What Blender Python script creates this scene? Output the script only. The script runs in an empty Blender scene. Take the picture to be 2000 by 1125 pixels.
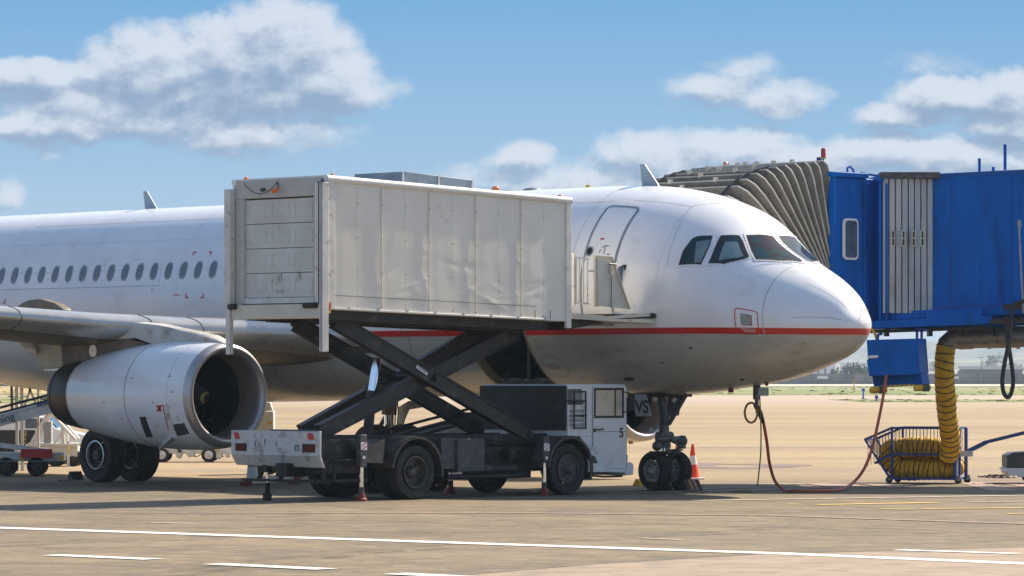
import bpy, bmesh, math, random
from mathutils import Vector, Matrix, Euler
from mathutils.bvhtree import BVHTree
random.seed(7)
R = math.radians
EXPO=1.2; SUNP=3.7; ZEN=.65; SKYP=.13; SKYGAIN=3.4; HAZE=0.00016
C = bpy.context.scene.collection
F, HZ, HC = 7850.0, 735.0, 2.2        # lens in photo pixels, horizon row, eye height

def at(px, py, y):
    return Vector(((px-1000)*y/F, y, HC+(HZ-py)*y/F))
def gnd(px, py, z=0.0):
    y = F*(HC-z)/(py-HZ)
    return Vector(((px-1000)*y/F, y, z))

# ------------------------------------------------------------------ mesh builder
class MB:
    def __init__(s): s.v=[]; s.f=[]; s.m=[]
    def add(s, vs, fs, m=0):
        b=len(s.v); s.v += [tuple(v) for v in vs]
        for f in fs: s.f.append([b+i for i in f]); s.m.append(m)
    def box(s, c, d, m=0, rot=None):
        c=Vector(c); h=Vector(d)/2
        vs=[Vector((x*h.x,y*h.y,z*h.z)) for x in(-1,1) for y in(-1,1) for z in(-1,1)]
        if rot is not None:
            M = rot if isinstance(rot, Matrix) else Euler(rot).to_matrix()
            vs=[M@v for v in vs]
        s.add([c+v for v in vs], [(0,1,3,2),(4,6,7,5),(0,4,5,1),(2,3,7,6),(0,2,6,4),(1,5,7,3)], m); return s
    def bb(s, x0,x1,y0,y1,z0,z1, m=0):
        return s.box(((x0+x1)/2,(y0+y1)/2,(z0+z1)/2),(abs(x1-x0),abs(y1-y0),abs(z1-z0)),m)
    def beam(s, p, q, w, h, m=0, up=(0,0,1)):
        p=Vector(p); q=Vector(q); d=(q-p); L=d.length; d.normalize()
        sd=d.cross(Vector(up))
        if sd.length<1e-4: sd=d.cross(Vector((0,1,0)))
        sd.normalize(); u=sd.cross(d)
        M=Matrix((d,sd,u)).transposed()
        return s.box((p+q)/2,(L,w,h),m,M)
    def tube(s, pts, r, n=10, m=0, closed=False, caps=True):
        pts=[Vector(p) for p in pts]; N=len(pts)
        rs = r if isinstance(r,(list,tuple)) else [r]*N
        T=[]
        for i in range(N):
            a=pts[(i-1)%N] if closed or i>0 else pts[i]
            b=pts[(i+1)%N] if closed or i<N-1 else pts[i]
            T.append((b-a).normalized())
        u=T[0].orthogonal().normalized(); vs=[]
        for i in range(N):
            u=(u-T[i]*u.dot(T[i]))
            u = u.normalized() if u.length>1e-6 else T[i].orthogonal().normalized()
            w=T[i].cross(u)
            for k in range(n):
                a=2*math.pi*k/n; vs.append(pts[i]+(u*math.cos(a)+w*math.sin(a))*rs[i])
        fs=[]
        for i in range(N if closed else N-1):
            j=(i+1)%N
            for k in range(n): fs.append((i*n+k,i*n+(k+1)%n,j*n+(k+1)%n,j*n+k))
        if caps and not closed: fs += [tuple(range(n))[::-1], tuple((N-1)*n+k for k in range(n))]
        s.add(vs,fs,m); return s
    def cyl(s, p, q, r, r2=None, n=20, m=0):
        return s.tube([p,q],[r, r if r2 is None else r2],n,m)
    def lathe(s, o, ax, prof, n=48, m=0, mf=None):
        o=Vector(o); ax=Vector(ax).normalized(); u=ax.orthogonal().normalized(); w=ax.cross(u)
        vs=[]; 
        for d,r in prof:
            for k in range(n):
                a=2*math.pi*k/n; vs.append(o+ax*d+(u*math.cos(a)+w*math.sin(a))*max(r,1e-4))
        b=len(s.v); s.v += [tuple(v) for v in vs]
        for i in range(len(prof)-1):
            for k in range(n):
                s.f.append([b+i*n+k,b+i*n+(k+1)%n,b+(i+1)*n+(k+1)%n,b+(i+1)*n+k]); s.m.append(mf(i) if mf else m)
        return s
    def prism(s, poly, off, m=0):
        poly=[Vector(p) for p in poly]; off=Vector(off); n=len(poly)
        s.add(poly+[p+off for p in poly],[tuple(range(n)),tuple(range(2*n-1,n-1,-1))]+[(i,(i+1)%n,n+(i+1)%n,n+i) for i in range(n)],m)
        return s
    def sheet(s, poly, m=0):
        s.add(poly,[tuple(range(len(poly)))],m); return s
    def ball(s, c, r, n=12, m=0, sz=1.0):
        prof=[(-math.cos(math.pi*i/n)*r*sz, math.sin(math.pi*i/n)*r) for i in range(n+1)]
        return s.lathe(c,(0,0,1),prof,2*n,m)
    def build(s, name, mats, parent=None, ang=35, bev=0, loc=None, fixn=True):
        me=bpy.data.meshes.new(name); me.from_pydata(s.v,[],s.f)
        if not isinstance(mats,(list,tuple)): mats=[mats]
        for mt in mats: me.materials.append(mt)
        for p,mi in zip(me.polygons,s.m): p.material_index=mi
        if fixn:
            bm=bmesh.new(); bm.from_mesh(me)
            bmesh.ops.recalc_face_normals(bm,faces=bm.faces); bm.to_mesh(me); bm.free()
        me.update()
        me.shade_smooth(); me.set_sharp_from_angle(angle=R(ang))
        o=bpy.data.objects.new(name,me); C.objects.link(o)
        if parent: o.parent=parent
        if loc: o.location=loc
        if bev:
            b=o.modifiers.new('bevel','BEVEL'); b.width=bev; b.segments=2; b.limit_method='ANGLE'; b.angle_limit=R(40)
        return o

def thing(name, label, cat, loc=(0,0,0), rz=0.0, group=None):
    o=bpy.data.objects.new(name,None); C.objects.link(o); o.empty_display_size=.3
    o.location=loc; o.rotation_euler=(0,0,rz); o['label']=label; o['category']=cat
    if group: o['group']=group
    return o
def tag(o,label,cat,group=None):
    o['label']=label; o['category']=cat
    if group: o['group']=group
    return o
def struct(o, label=None, kind='structure'):
    o['kind']=kind
    if label: o['label']=label
    return o
def dup(root, loc, rz=None, label=None):
    r=root.copy(); C.objects.link(r); r.location=loc
    if rz is not None: r.rotation_euler=(0,0,rz)
    if label: r['label']=label
    for ch in list(root.children):
        c=ch.copy(); C.objects.link(c); c.parent=r
        for g in list(ch.children):
            d=g.copy(); C.objects.link(d); d.parent=c
    return r

# ------------------------------------------------------------------ materials
def N(nt,t,**k):
    n=nt.nodes.new(t)
    for a,b in k.items(): setattr(n,a,b)
    return n
def mixc(nt,fac,a,b,bt='MIX'):
    n=N(nt,'ShaderNodeMix',data_type='RGBA',blend_type=bt)
    for sock,v in ((n.inputs[0],fac),(n.inputs[6],a),(n.inputs[7],b)):
        if hasattr(v,'is_output'): nt.links.new(v,sock)
        elif isinstance(v,(int,float)): sock.default_value=v
        else: sock.default_value=(*v,1)
    return n.outputs[2]
def mth(nt,op,a,b=None,c=None):
    n=N(nt,'ShaderNodeMath',operation=op)
    for i,v in enumerate((a,b,c)):
        if v is None: continue
        if hasattr(v,'is_output'): nt.links.new(v,n.inputs[i])
        else: n.inputs[i].default_value=v
    return n.outputs[0]
def noise(nt,vec,scale,detail=5,rough=.55):
    n=N(nt,'ShaderNodeTexNoise'); n.inputs['Scale'].default_value=scale
    n.inputs['Detail'].default_value=detail; n.inputs['Roughness'].default_value=rough
    nt.links.new(vec,n.inputs['Vector']); return n.outputs['Fac']
def smooth(nt,x,a,b):
    n=N(nt,'ShaderNodeMapRange',interpolation_type='SMOOTHSTEP'); nt.links.new(x,n.inputs[0])
    n.inputs[1].default_value=a; n.inputs[2].default_value=b; return n.outputs[0]
def mapping(nt,vec,scale=(1,1,1),rot=(0,0,0)):
    n=N(nt,'ShaderNodeMapping'); n.inputs['Scale'].default_value=scale; n.inputs['Rotation'].default_value=rot
    nt.links.new(vec,n.inputs[0]); return n.outputs[0]
def mat(name,col,rough=.5,metal=0.0,var=.1,scale=2.0,bump=0.0,bscale=None,dirt=None,dirtcut=(.5,.72),dscale=None,stretch=(1,1,1),coat=0.0,spec=.5,emis=None,trans=0,alpha=1):
    m=bpy.data.materials.new(name); m.use_nodes=True; nt=m.node_tree
    bs=nt.nodes['Principled BSDF']; tc=N(nt,'ShaderNodeTexCoord').outputs['Object']
    tv=mapping(nt,tc,stretch)
    n1=noise(nt,tv,scale)
    lo=tuple(max(0,c*(1-var)) for c in col); hi=tuple(min(1,c*(1+var)) for c in col)
    c=mixc(nt,smooth(nt,n1,.3,.7),lo,hi)
    if dirt:
        n2=noise(nt,tv,dscale or scale*2.3,7,.65)
        c=mixc(nt,smooth(nt,n2,*dirtcut),c,dirt)
    nt.links.new(c,bs.inputs['Base Color'])
    r=N(nt,'ShaderNodeMapRange'); nt.links.new(n1,r.inputs[0])
    r.inputs[3].default_value=max(.03,rough-.08); r.inputs[4].default_value=min(1,rough+.1)
    nt.links.new(r.outputs[0],bs.inputs['Roughness'])
    bs.inputs['Metallic'].default_value=metal; bs.inputs['Specular IOR Level'].default_value=spec
    if coat: bs.inputs['Coat Weight'].default_value=coat; bs.inputs['Coat Roughness'].default_value=.06
    if trans: bs.inputs['Transmission Weight'].default_value=trans; bs.inputs['IOR'].default_value=1.2
    if emis: bs.inputs['Emission Color'].default_value=(*emis,1); bs.inputs['Emission Strength'].default_value=.6
    if bump:
        b=N(nt,'ShaderNodeBump'); b.inputs['Strength'].default_value=1; b.inputs['Distance'].default_value=bump
        nt.links.new(noise(nt,tv,bscale or scale*3,4),b.inputs['Height']); nt.links.new(b.outputs[0],bs.inputs['Normal'])
    m.diffuse_color=(*col,1)
    return m
M={}
M['white']=mat('white_paint',(.80,.80,.80),.3,var=.03,scale=.8,dirt=(.66,.64,.6),dirtcut=(.6,.9),coat=.3)
M['cowl']=mat('cowl_paint',(.76,.78,.80),.25,var=.04,scale=.9,dirt=(.55,.54,.52),dirtcut=(.58,.85),coat=.4)
M['gse_white']=mat('gse_white_paint',(.66,.63,.57),.45,var=.1,scale=2.5,dirt=(.28,.24,.19),dirtcut=(.55,.75),dscale=6)
M['panel']=mat('box_panel_paint',(.72,.675,.58),.6,var=.05,scale=1.1,dirt=(.50,.46,.38),dirtcut=(.58,.9),dscale=2.2)
M['cream']=mat('cream_paint',(.60,.56,.46),.5,var=.08,scale=2.5,dirt=(.2,.15,.1),dirtcut=(.6,.78),dscale=7)
M['alu']=mat('aluminium',(.62,.62,.60),.38,.7,var=.12,scale=3,dirt=(.3,.28,.25),dirtcut=(.6,.8))
M['polish']=mat('polished_lip',(.44,.42,.41),.40,.75,var=.06,scale=2)
M['slat']=mat('slat_metal',(.56,.54,.50),.28,.7,var=.08,scale=1.5,dirt=(.45,.40,.33),dirtcut=(.55,.85))
M['wing']=mat('wing_grey',(.15,.13,.105),.42,.15,var=.1,scale=1.2,dirt=(.2,.17,.13),dirtcut=(.5,.8),dscale=2)
M['aerial']=mat('aerial_paint',(.33,.40,.47),.4)
M['chrome']=mat('chrome',(.85,.86,.88),.1,1,var=.02)
M['hot']=mat('hot_metal',(.055,.048,.046),.4,.7,var=.3,scale=1.6,dirt=(.12,.09,.08),dirtcut=(.5,.75))
M['pyl_hot']=mat('scorched_metal',(.14,.12,.105),.6,.3,var=.3,scale=2,dirt=(.28,.2,.14),dirtcut=(.56,.72))
M['black']=mat('black_paint',(.014,.013,.012),.5,spec=.35,var=.25,scale=4,dirt=(.10,.085,.07),dirtcut=(.52,.75),dscale=5)
M['blackbox']=mat('dark_box_paint',(.018,.018,.019),.5,spec=.35,var=.2,scale=2,dirt=(.09,.085,.08),dirtcut=(.56,.72),dscale=3,stretch=(1,1,.35))
M['arm']=mat('arm_paint',(.022,.020,.019),.48,spec=.4,var=.2,scale=3,dirt=(.13,.11,.09),dirtcut=(.52,.78),dscale=3)
M['rubber']=mat('tyre_rubber',(.018,.016,.015),.75,var=.25,scale=5,dirt=(.10,.085,.07),dirtcut=(.5,.8),bump=.004,bscale=30)
M['dgrey']=mat('dark_grey',(.055,.054,.053),.5,var=.15,scale=4,dirt=(.16,.14,.12),dirtcut=(.5,.75))
M['grey']=mat('mid_grey_paint',(.30,.31,.31),.45,var=.1,scale=4,dirt=(.15,.13,.12),dirtcut=(.55,.75))
M['rimgrey']=mat('rim_paint',(.36,.36,.35),.4,.2,var=.1,scale=6,dirt=(.14,.12,.11),dirtcut=(.5,.72),dscale=12)
M['rimdark']=mat('truck_rim_paint',(.075,.068,.06),.5,.3,var=.2,scale=8,dirt=(.16,.13,.1),dirtcut=(.5,.75),dscale=12)
M['rimbright']=mat('bright_rim',(.7,.7,.68),.35,.5,var=.1,scale=8)
M['duct']=mat('duct_brown',(.24,.185,.15),.55,.2,var=.15,scale=2)
M['dark']=mat('dark_interior',(.012,.012,.012),.8,var=.3,scale=3)
M['hold']=mat('hold_lining',(.055,.05,.045),.7,var=.3,scale=3,dirt=(.12,.1,.08),dirtcut=(.5,.7))
M['beige']=mat('door_rim_primer',(.35,.31,.20),.6,var=.2,scale=6)
M['red']=mat('red_paint',(.50,.02,.015),.4,var=.1)
M['dred']=mat('dull_red_paint',(.22,.03,.02),.55,var=.25,scale=9)
M['lred']=mat('red_lens',(.10,.008,.006),.4,var=.2,scale=9,spec=.15)
M['beacon']=mat('red_beacon_lens',(.6,.01,.02),.15,var=.1,coat=.6)
M['amber']=mat('amber_lens',(.75,.18,.02),.2,var=.1,coat=.5)
M['blue']=mat('bridge_blue',(.002,.115,.44),.5,spec=.12,var=.12,scale=1.2,dirt=(.004,.062,.24),dirtcut=(.48,.72),dscale=2.2,stretch=(1,1,.22),bump=.004,bscale=1.5)
M['cartblue']=mat('cart_blue',(.02,.06,.26),.4,var=.15,scale=4,dirt=(.02,.03,.08),dirtcut=(.55,.8))
M['shut']=mat('shutter_metal',(.40,.41,.42),.42,.4,var=.1,scale=2,dirt=(.26,.25,.23),dirtcut=(.5,.8),stretch=(1,1,.3))
M['canvas']=mat('hood_fabric',(.20,.178,.145),.75,var=.15,scale=2.5,dirt=(.07,.06,.05),dirtcut=(.5,.8),bump=.05,bscale=3,spec=.2)
M['canvasrib']=mat('hood_edge',(.42,.40,.35),.6,var=.12,scale=4)
M['galv']=mat('galvanised_sheet',(.17,.22,.27),.5,.1,var=.15,scale=3)
M['pipe']=mat('pipe_metal',(.27,.24,.20),.45,.5,var=.15,scale=2,dirt=(.09,.075,.06),dirtcut=(.5,.75))
M['yellow']=mat('yellow_hose',(.68,.38,.012),.6,var=.15,scale=3,dirt=(.3,.17,.02),dirtcut=(.5,.8),bump=.03,bscale=6)
M['yel']=mat('yellow_paint',(.70,.42,.02),.5,var=.12,scale=5,dirt=(.25,.16,.05),dirtcut=(.55,.8))
M['orange']=mat('cone_orange',(.80,.07,.02),.5,var=.08,dirt=(.4,.06,.03),dirtcut=(.55,.8),scale=5)
M['cable']=mat('cable_orange',(.42,.085,.03),.5,var=.1,scale=4)
M['green']=mat('cord_green',(.16,.20,.04),.6,var=.15)
M['gold']=mat('cable_ochre',(.22,.14,.02),.5,var=.15)
M['sign']=mat('white_sticker',(.78,.78,.76),.4,var=.03)
M['textdk']=mat('black_lettering',(.02,.02,.022),.5,var=.05)
M['textblue']=mat('blue_lettering',(.02,.05,.25),.5,var=.05)
M['textred']=mat('red_lettering',(.5,.03,.03),.5,var=.05)
M['textbr']=mat('brown_lettering',(.10,.025,.015),.5,var=.05)
M['seam']=mat('panel_seam',(.36,.37,.40),.6,var=.1)
M['bandgrey']=mat('door_band_grey',(.20,.25,.29),.45,var=.06)
M['glass']=mat('cabin_glass',(.085,.10,.125),.12,var=.25,scale=4,coat=.8)
M['winrim']=mat('window_rim',(.33,.33,.34),.4,.3,var=.05)
M['wood']=mat('chock_wood',(.04,.035,.03),.7,var=.3,scale=8)
M['chockor']=mat('chock_stripe',(.45,.20,.08),.6,var=.15,scale=8)
# cockpit glass: dark, with faint oil-film colours
def cockpit_glass():
    m=mat('cockpit_glass',(.03,.06,.08),.06,var=.3,scale=2); nt=m.node_tree; bs=nt.nodes['Principled BSDF']
    tc=N(nt,'ShaderNodeTexCoord').outputs['Object']
    nz=noise(nt,tc,2.6,3); cr=N(nt,'ShaderNodeValToRGB'); nt.links.new(nz,cr.inputs[0])
    e=cr.color_ramp.elements; e[0].position=.3; e[0].color=(.02,.07,.075,1); e[1].position=.75; e[1].color=(.02,.05,.12,1)
    x=cr.color_ramp.elements.new(.48); x.color=(.045,.03,.05,1); x=cr.color_ramp.elements.new(.56); x.color=(.025,.06,.045,1)
    nt.links.new(cr.outputs[0],bs.inputs['Base Color']); nt.links.remove(bs.inputs['Roughness'].links[0]); bs.inputs['Roughness'].default_value=.02; bs.inputs['Specular IOR Level'].default_value=.12; return m
M['gear']=mat('gear_metal',(.12,.118,.11),.45,.3,var=.2,scale=6,dirt=(.05,.045,.04),dirtcut=(.5,.75),dscale=8)
M['cockpit']=cockpit_glass()
def clear_glass():
    m=bpy.data.materials.new('clear_glass'); m.use_nodes=True; nt=m.node_tree; nt.nodes.clear()
    o=N(nt,'ShaderNodeOutputMaterial'); t=N(nt,'ShaderNodeBsdfTransparent'); t.inputs[0].default_value=(.82,.86,.85,1)
    g=N(nt,'ShaderNodeBsdfGlossy'); g.inputs['Roughness'].default_value=.03
    fr=N(nt,'ShaderNodeFresnel'); fr.inputs[0].default_value=1.45; mx=N(nt,'ShaderNodeMixShader')
    nt.links.new(fr.outputs[0],mx.inputs[0]); nt.links.new(t.outputs[0],mx.inputs[1]); nt.links.new(g.outputs[0],mx.inputs[2]); nt.links.new(mx.outputs[0],o.inputs[0]); return m
M['clear']=clear_glass()
# the livery: white above, grey belly, a red stripe between (by height on the hull)
def livery():
    m=mat('aircraft_livery',(.8,.8,.8),.28,coat=.35); nt=m.node_tree; bs=nt.nodes['Principled BSDF']
    tc=N(nt,'ShaderNodeTexCoord').outputs['Object']; sep=N(nt,'ShaderNodeSeparateXYZ'); nt.links.new(tc,sep.inputs[0])
    z=sep.outputs[2]; x=sep.outputs[0]
    n1=noise(nt,tc,.7,5); n2=noise(nt,mapping(nt,tc,(.6,1,1)),2.4,7,.65)
    top=mixc(nt,smooth(nt,n1,.3,.7),(.74,.75,.78),(.81,.81,.82)); top=mixc(nt,smooth(nt,n2,.54,.82),top,(.60,.58,.55)); top=mixc(nt,mth(nt,'MULTIPLY',smooth(nt,noise(nt,mapping(nt,tc,(1.8,1.8,.35)),2.2,5,.6),.50,.75),.2),top,(.58,.56,.53))
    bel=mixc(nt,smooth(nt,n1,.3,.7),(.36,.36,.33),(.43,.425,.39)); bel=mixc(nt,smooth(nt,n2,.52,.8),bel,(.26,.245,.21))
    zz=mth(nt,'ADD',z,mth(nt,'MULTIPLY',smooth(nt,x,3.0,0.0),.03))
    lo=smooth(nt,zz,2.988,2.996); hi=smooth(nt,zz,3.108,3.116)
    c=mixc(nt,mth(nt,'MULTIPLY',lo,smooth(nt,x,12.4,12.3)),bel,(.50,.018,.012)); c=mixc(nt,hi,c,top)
    nt.links.new(c,bs.inputs['Base Color']); return m
M['livery']=livery()

def wheel(parent,loc,r,w,rimr,rim,axis=(0,1,0),dual=None,dish=.06,holes=8,name='wheel',side=-1,band=None):
    """tyre with a rim sub-part; axis through loc"""
    ax=Vector(axis)
    def tyre(o):
        h=w/2; pr=[(-h*.55,rimr),(-h*.92,rimr+(r-rimr)*.25),(-h,rimr+(r-rimr)*.55),(-h*.9,r*.955),(-h*.66,r*.992)]
        for g in (-.45,-.15,.15,.45):
            pr += [(h*(g-.05),r),(h*(g-.04),r-.012),(h*(g+.04),r-.012),(h*(g+.05),r)]
        pr += [(h*.66,r*.992),(h*.9,r*.955),(h,rimr+(r-rimr)*.55),(h*.92,rimr+(r-rimr)*.25),(h*.55,rimr)]
        b=MB(); b.lathe((0,0,0),ax,pr,56); return b
    o=tyre(0).build(name,M['rubber'],parent,loc=loc,ang=30)
    b=MB(); h=w/2; s=side
    pr=[(s*h*.95,rimr*1.02),(s*h*.98,rimr*.93),(s*h*.7,rimr*.9),(s*(h-dish),rimr*.86),(s*(h-dish),rimr*.42),(s*(h-dish+.03),rimr*.38),(s*(h-dish+.06),rimr*.3),(s*(h-dish+.09),rimr*.22),(s*(h-dish+.10),.001)]
    b.lathe((0,0,0),ax,pr,40,mf=(lambda i: 2 if i<2 else 0) if band else None)
    b.lathe((0,0,0),ax,[(-s*h*.9,rimr*1.01),(-s*h*.6,rimr*.9),(-s*h*.2,rimr*.85),(-s*h*.2,.001)],32)
    u=ax.orthogonal().normalized(); v=ax.cross(u)
    for k in range(holes):
        a=2*math.pi*k/holes; p=(u*math.cos(a)+v*math.sin(a))*rimr*.64+ax*(s*(h-dish))
        b.cyl(p-ax*.01,p+ax*s*.012,rimr*.085,n=10,m=1)
    for k in range(10):
        a=2*math.pi*(k+.5)/10; p=(u*math.cos(a)+v*math.sin(a))*rimr*.36+ax*(s*(h-dish+.03))
        b.cyl(p,p+ax*s*.03,rimr*.035,n=6)
    b.build('rim',[rim,M['dark'],band or rim],o,ang=30)
    return o

def text(body,size,m,parent,loc,rot,name='lettering',depth=.003,sx=1.0,shear=0,bold=0.0):
    cu=bpy.data.curves.new(name,'FONT'); cu.body=body; cu.size=size; cu.align_x='CENTER'; cu.align_y='CENTER'; cu.extrude=depth; cu.shear=shear; cu.offset=bold
    o=bpy.data.objects.new(name,cu); C.objects.link(o)
    dg=bpy.context.evaluated_depsgraph_get(); me=bpy.data.meshes.new_from_object(o.evaluated_get(dg))
    bpy.data.objects.remove(o); me.materials.clear(); me.materials.append(m)
    q=bpy.data.objects.new(name,me); C.objects.link(q); q.parent=parent; q.location=loc; q.rotation_euler=rot; q.scale=(sx,1,1)
    return q
# ------------------------------------------------------------------ camera, sky, sun
sc=bpy.context.scene
cd=bpy.data.cameras.new('camera'); cam=bpy.data.objects.new('camera',cd); C.objects.link(cam); sc.camera=cam
cam.location=(0,0,HC); cam.rotation_euler=(R(90),0,0); cd.sensor_width=36; cd.lens=F/2000*36
cd.shift_y=(HZ-562.5)/2000; cd.clip_start=.5; cd.clip_end=20000
sc.view_settings.view_transform='Standard'; sc.view_settings.look='None'; sc.view_settings.exposure=EXPO; sc.view_settings.gamma=1
sc.render.resolution_x=1024; sc.render.resolution_y=576
SUN_EL=R(41); SX,SY=.745,.667                      # sun stands behind the aircraft, to the right
sd=Vector((SX,SY,0)).normalized()*math.cos(SUN_EL); sd.z=math.sin(SUN_EL)
sl=bpy.data.lights.new('sun','SUN'); sl.energy=SUNP; sl.angle=R(.55); sl.color=(1,.88,.70)
so=bpy.data.objects.new('sun',sl); C.objects.link(so); so.rotation_euler=(-sd).to_track_quat('-Z','Y').to_euler(); so.location=(30,30,60)
w=bpy.data.worlds.new('World'); sc.world=w; w.use_nodes=True; nt=w.node_tree; nt.nodes.clear()
out=N(nt,'ShaderNodeOutputWorld'); bg=N(nt,'ShaderNodeBackground'); nt.links.new(bg.outputs[0],out.inputs[0])
sky=N(nt,'ShaderNodeTexSky',sky_type='NISHITA'); sky.sun_disc=False; sky.sun_elevation=SUN_EL
sky.sun_rotation=math.atan2(SX,SY); sky.dust_density=1.2
bg.inputs[1].default_value=SKYP
tc=N(nt,'ShaderNodeTexCoord').outputs['Generated']
sep=N(nt,'ShaderNodeSeparateXYZ'); nt.links.new(tc,sep.inputs[0])
# clear-air colour low over the horizon (elevation ramp), passing into the sky model higher up
el=sep.outputs[2]
cr=N(nt,'ShaderNodeValToRGB'); nt.links.new(mth(nt,'MULTIPLY',el,1/.12),cr.inputs[0])
def s2l(c): return tuple((x/255/12.92 if x<10 else ((x/255+.055)/1.055)**2.4) for x in c)
E_=cr.color_ramp.elements
def col(c,g=1.0):
    return (*[x*g for x in s2l(c)],1)
E_[0].position=0; E_[0].color=col((206,217,228)); E_[1].position=1; E_[1].color=col((84,150,212))
for p,c_ in ((.10,(198,214,229)),(.25,(168,196,222)),(.5,(140,185,222)),(.78,(106,167,217))):
    x=E_.new(p); x.color=col(c_)
k=SKYGAIN
low=N(nt,'ShaderNodeVectorMath',operation='SCALE'); nt.links.new(cr.outputs[0],low.inputs[0]); low.inputs[3].default_value=k
# clouds, in a plane far ahead (x/y, z/y of the view direction)
yy=mth(nt,'MAXIMUM',sep.outputs[1],.02)
cu_=mth(nt,'MULTIPLY_ADD',mth(nt,'DIVIDE',sep.outputs[0],yy),78.5,10.0)
cv_=mth(nt,'MULTIPLY_ADD',mth(nt,'DIVIDE',sep.outputs[2],yy),-78.5,7.35)
cmb=N(nt,'ShaderNodeCombineXYZ'); nt.links.new(cu_,cmb.inputs[0]); nt.links.new(cv_,cmb.inputs[1])
g=bpy.data.node_groups.new('cloud_density','ShaderNodeTree')
g.interface.new_socket('P',in_out='INPUT',socket_type='NodeSocketVector')
g.interface.new_socket('D',in_out='OUTPUT',socket_type='NodeSocketFloat')
gi=N(g,'NodeGroupInput'); go=N(g,'NodeGroupOutput')
def vop(t,op,a,b=None,s=None):
    n=N(t,'ShaderNodeVectorMath',operation=op)
    for i,v in ((0,a),(1,b)):
        if v is None: continue
        if hasattr(v,'is_output'): t.links.new(v,n.inputs[i])
        else: n.inputs[i].default_value=v
    if s is not None: n.inputs[3].default_value=s
    return n
def nzv(t,vec,scale,det):
    n=N(t,'ShaderNodeTexNoise'); n.inputs['Scale'].default_value=scale; n.inputs['Detail'].default_value=det; n.inputs['Roughness'].default_value=.64
    t.links.new(vec,n.inputs['Vector']); return n
P_=gi.outputs[0]
d1=nzv(g,P_,1.1,3).outputs['Color']
dv=vop(g,'SCALE',vop(g,'SUBTRACT',d1,(.5,.5,.5)).outputs[0],s=.62).outputs[0]
Q=vop(g,'MULTIPLY',vop(g,'ADD',P_,dv).outputs[0],(1,1,0)).outputs[0]
blobs=[(5.5,1.0,1.45,1.15,1.1),(6.3,1.6,1.3,.75,1.05),(4.5,1.3,1.6,1.1,1.1),(3.1,1.4,1.6,.95,1.05),(4.6,1.8,3.2,.6,1),(2.0,1.45,.8,.4,.8),(.6,1.5,1.3,.42,.9),
 (1.7,2.0,2.0,.6,.75),(.8,2.5,1.7,.38,.95),(3.2,2.35,1.9,.5,.75),(4.8,2.65,1.5,.45,.62),(6.1,2.5,.9,.4,.4),(.15,3.75,.4,.35,.45),(1.1,3.0,.4,.2,.35),
 (14.0,1.74,1.1,.42,.55),(15.15,1.95,1.15,.40,.5),(14.5,1.45,.8,.45,.42),(18.6,1.95,1.3,.5,1),(19.9,1.95,1.2,.6,1),(17.6,2.3,1.1,.3,.85),(20.0,2.5,1.3,.45,.9),
 (12.6,2.95,1.1,.48,.85),(14.4,2.95,1.6,.5,.85),(15.9,3.2,1.2,.4,.8),(17.2,2.95,1.1,.42,.8),(18.8,3.1,1.8,.45,.85),(10.2,3.1,.8,.32,.7),(13.5,3.55,5.0,.55,.7),(18.2,1.3,.8,.25,.22)]
acc=None
for (bx,by,rx,ry,wt) in blobs:
    lv=vop(g,'MULTIPLY',vop(g,'SUBTRACT',Q,(bx,by,0)).outputs[0],(.92/rx,.92/ry,0)).outputs[0]; l=vop(g,'DOT_PRODUCT',lv,lv).outputs['Value']
    v=mth(g,'MULTIPLY_ADD',l,-wt,wt)
    if acc is None: acc=v
    else:
        n=N(g,'ShaderNodeMath',operation='SMOOTH_MAX'); g.links.new(acc,n.inputs[0]); g.links.new(v,n.inputs[1]); n.inputs[2].default_value=.18; acc=n.outputs[0]
f1=nzv(g,mapping(g,P_,(1,1.5,1)),1.3,7).outputs['Fac']; 
dd=mth(g,'ADD',acc,mth(g,'MULTIPLY',mth(g,'SUBTRACT',f1,.5),1.05))
g.links.new(dd,go.inputs[0])
def dens(vec):
    n=N(nt,'ShaderNodeGroup'); n.node_tree=g; nt.links.new(vec,n.inputs[0]); return n.outputs[0]
D0=dens(cmb.outputs[0]); D1=dens(vop(nt,'ADD',cmb.outputs[0],(.14,-.30,0)).outputs[0])
alpha=smooth(nt,D0,-.10,.58)
front=smooth(nt,sep.outputs[1],.2,.5)
alpha=mth(nt,'MULTIPLY',mth(nt,'MULTIPLY',alpha,.84),front)
lit=smooth(nt,mth(nt,'SUBTRACT',mth(nt,'MULTIPLY',D0,.80),D1),-.46,.22)
cc=mixc(nt,lit,s2l((136,157,189)),s2l((226,231,239)))
ccs=N(nt,'ShaderNodeVectorMath',operation='SCALE'); nt.links.new(cc,ccs.inputs[0]); ccs.inputs[3].default_value=k
lowc=mixc(nt,alpha,low.outputs[0],ccs.outputs[0])
hi=smooth(nt,el,.10,.30)
zs=N(nt,'ShaderNodeVectorMath',operation='SCALE'); nt.links.new(sky.outputs[0],zs.inputs[0]); zs.inputs[3].default_value=ZEN
fin=mixc(nt,hi,lowc,zs.outputs[0])
nt.links.new(fin,bg.inputs[0])

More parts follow.
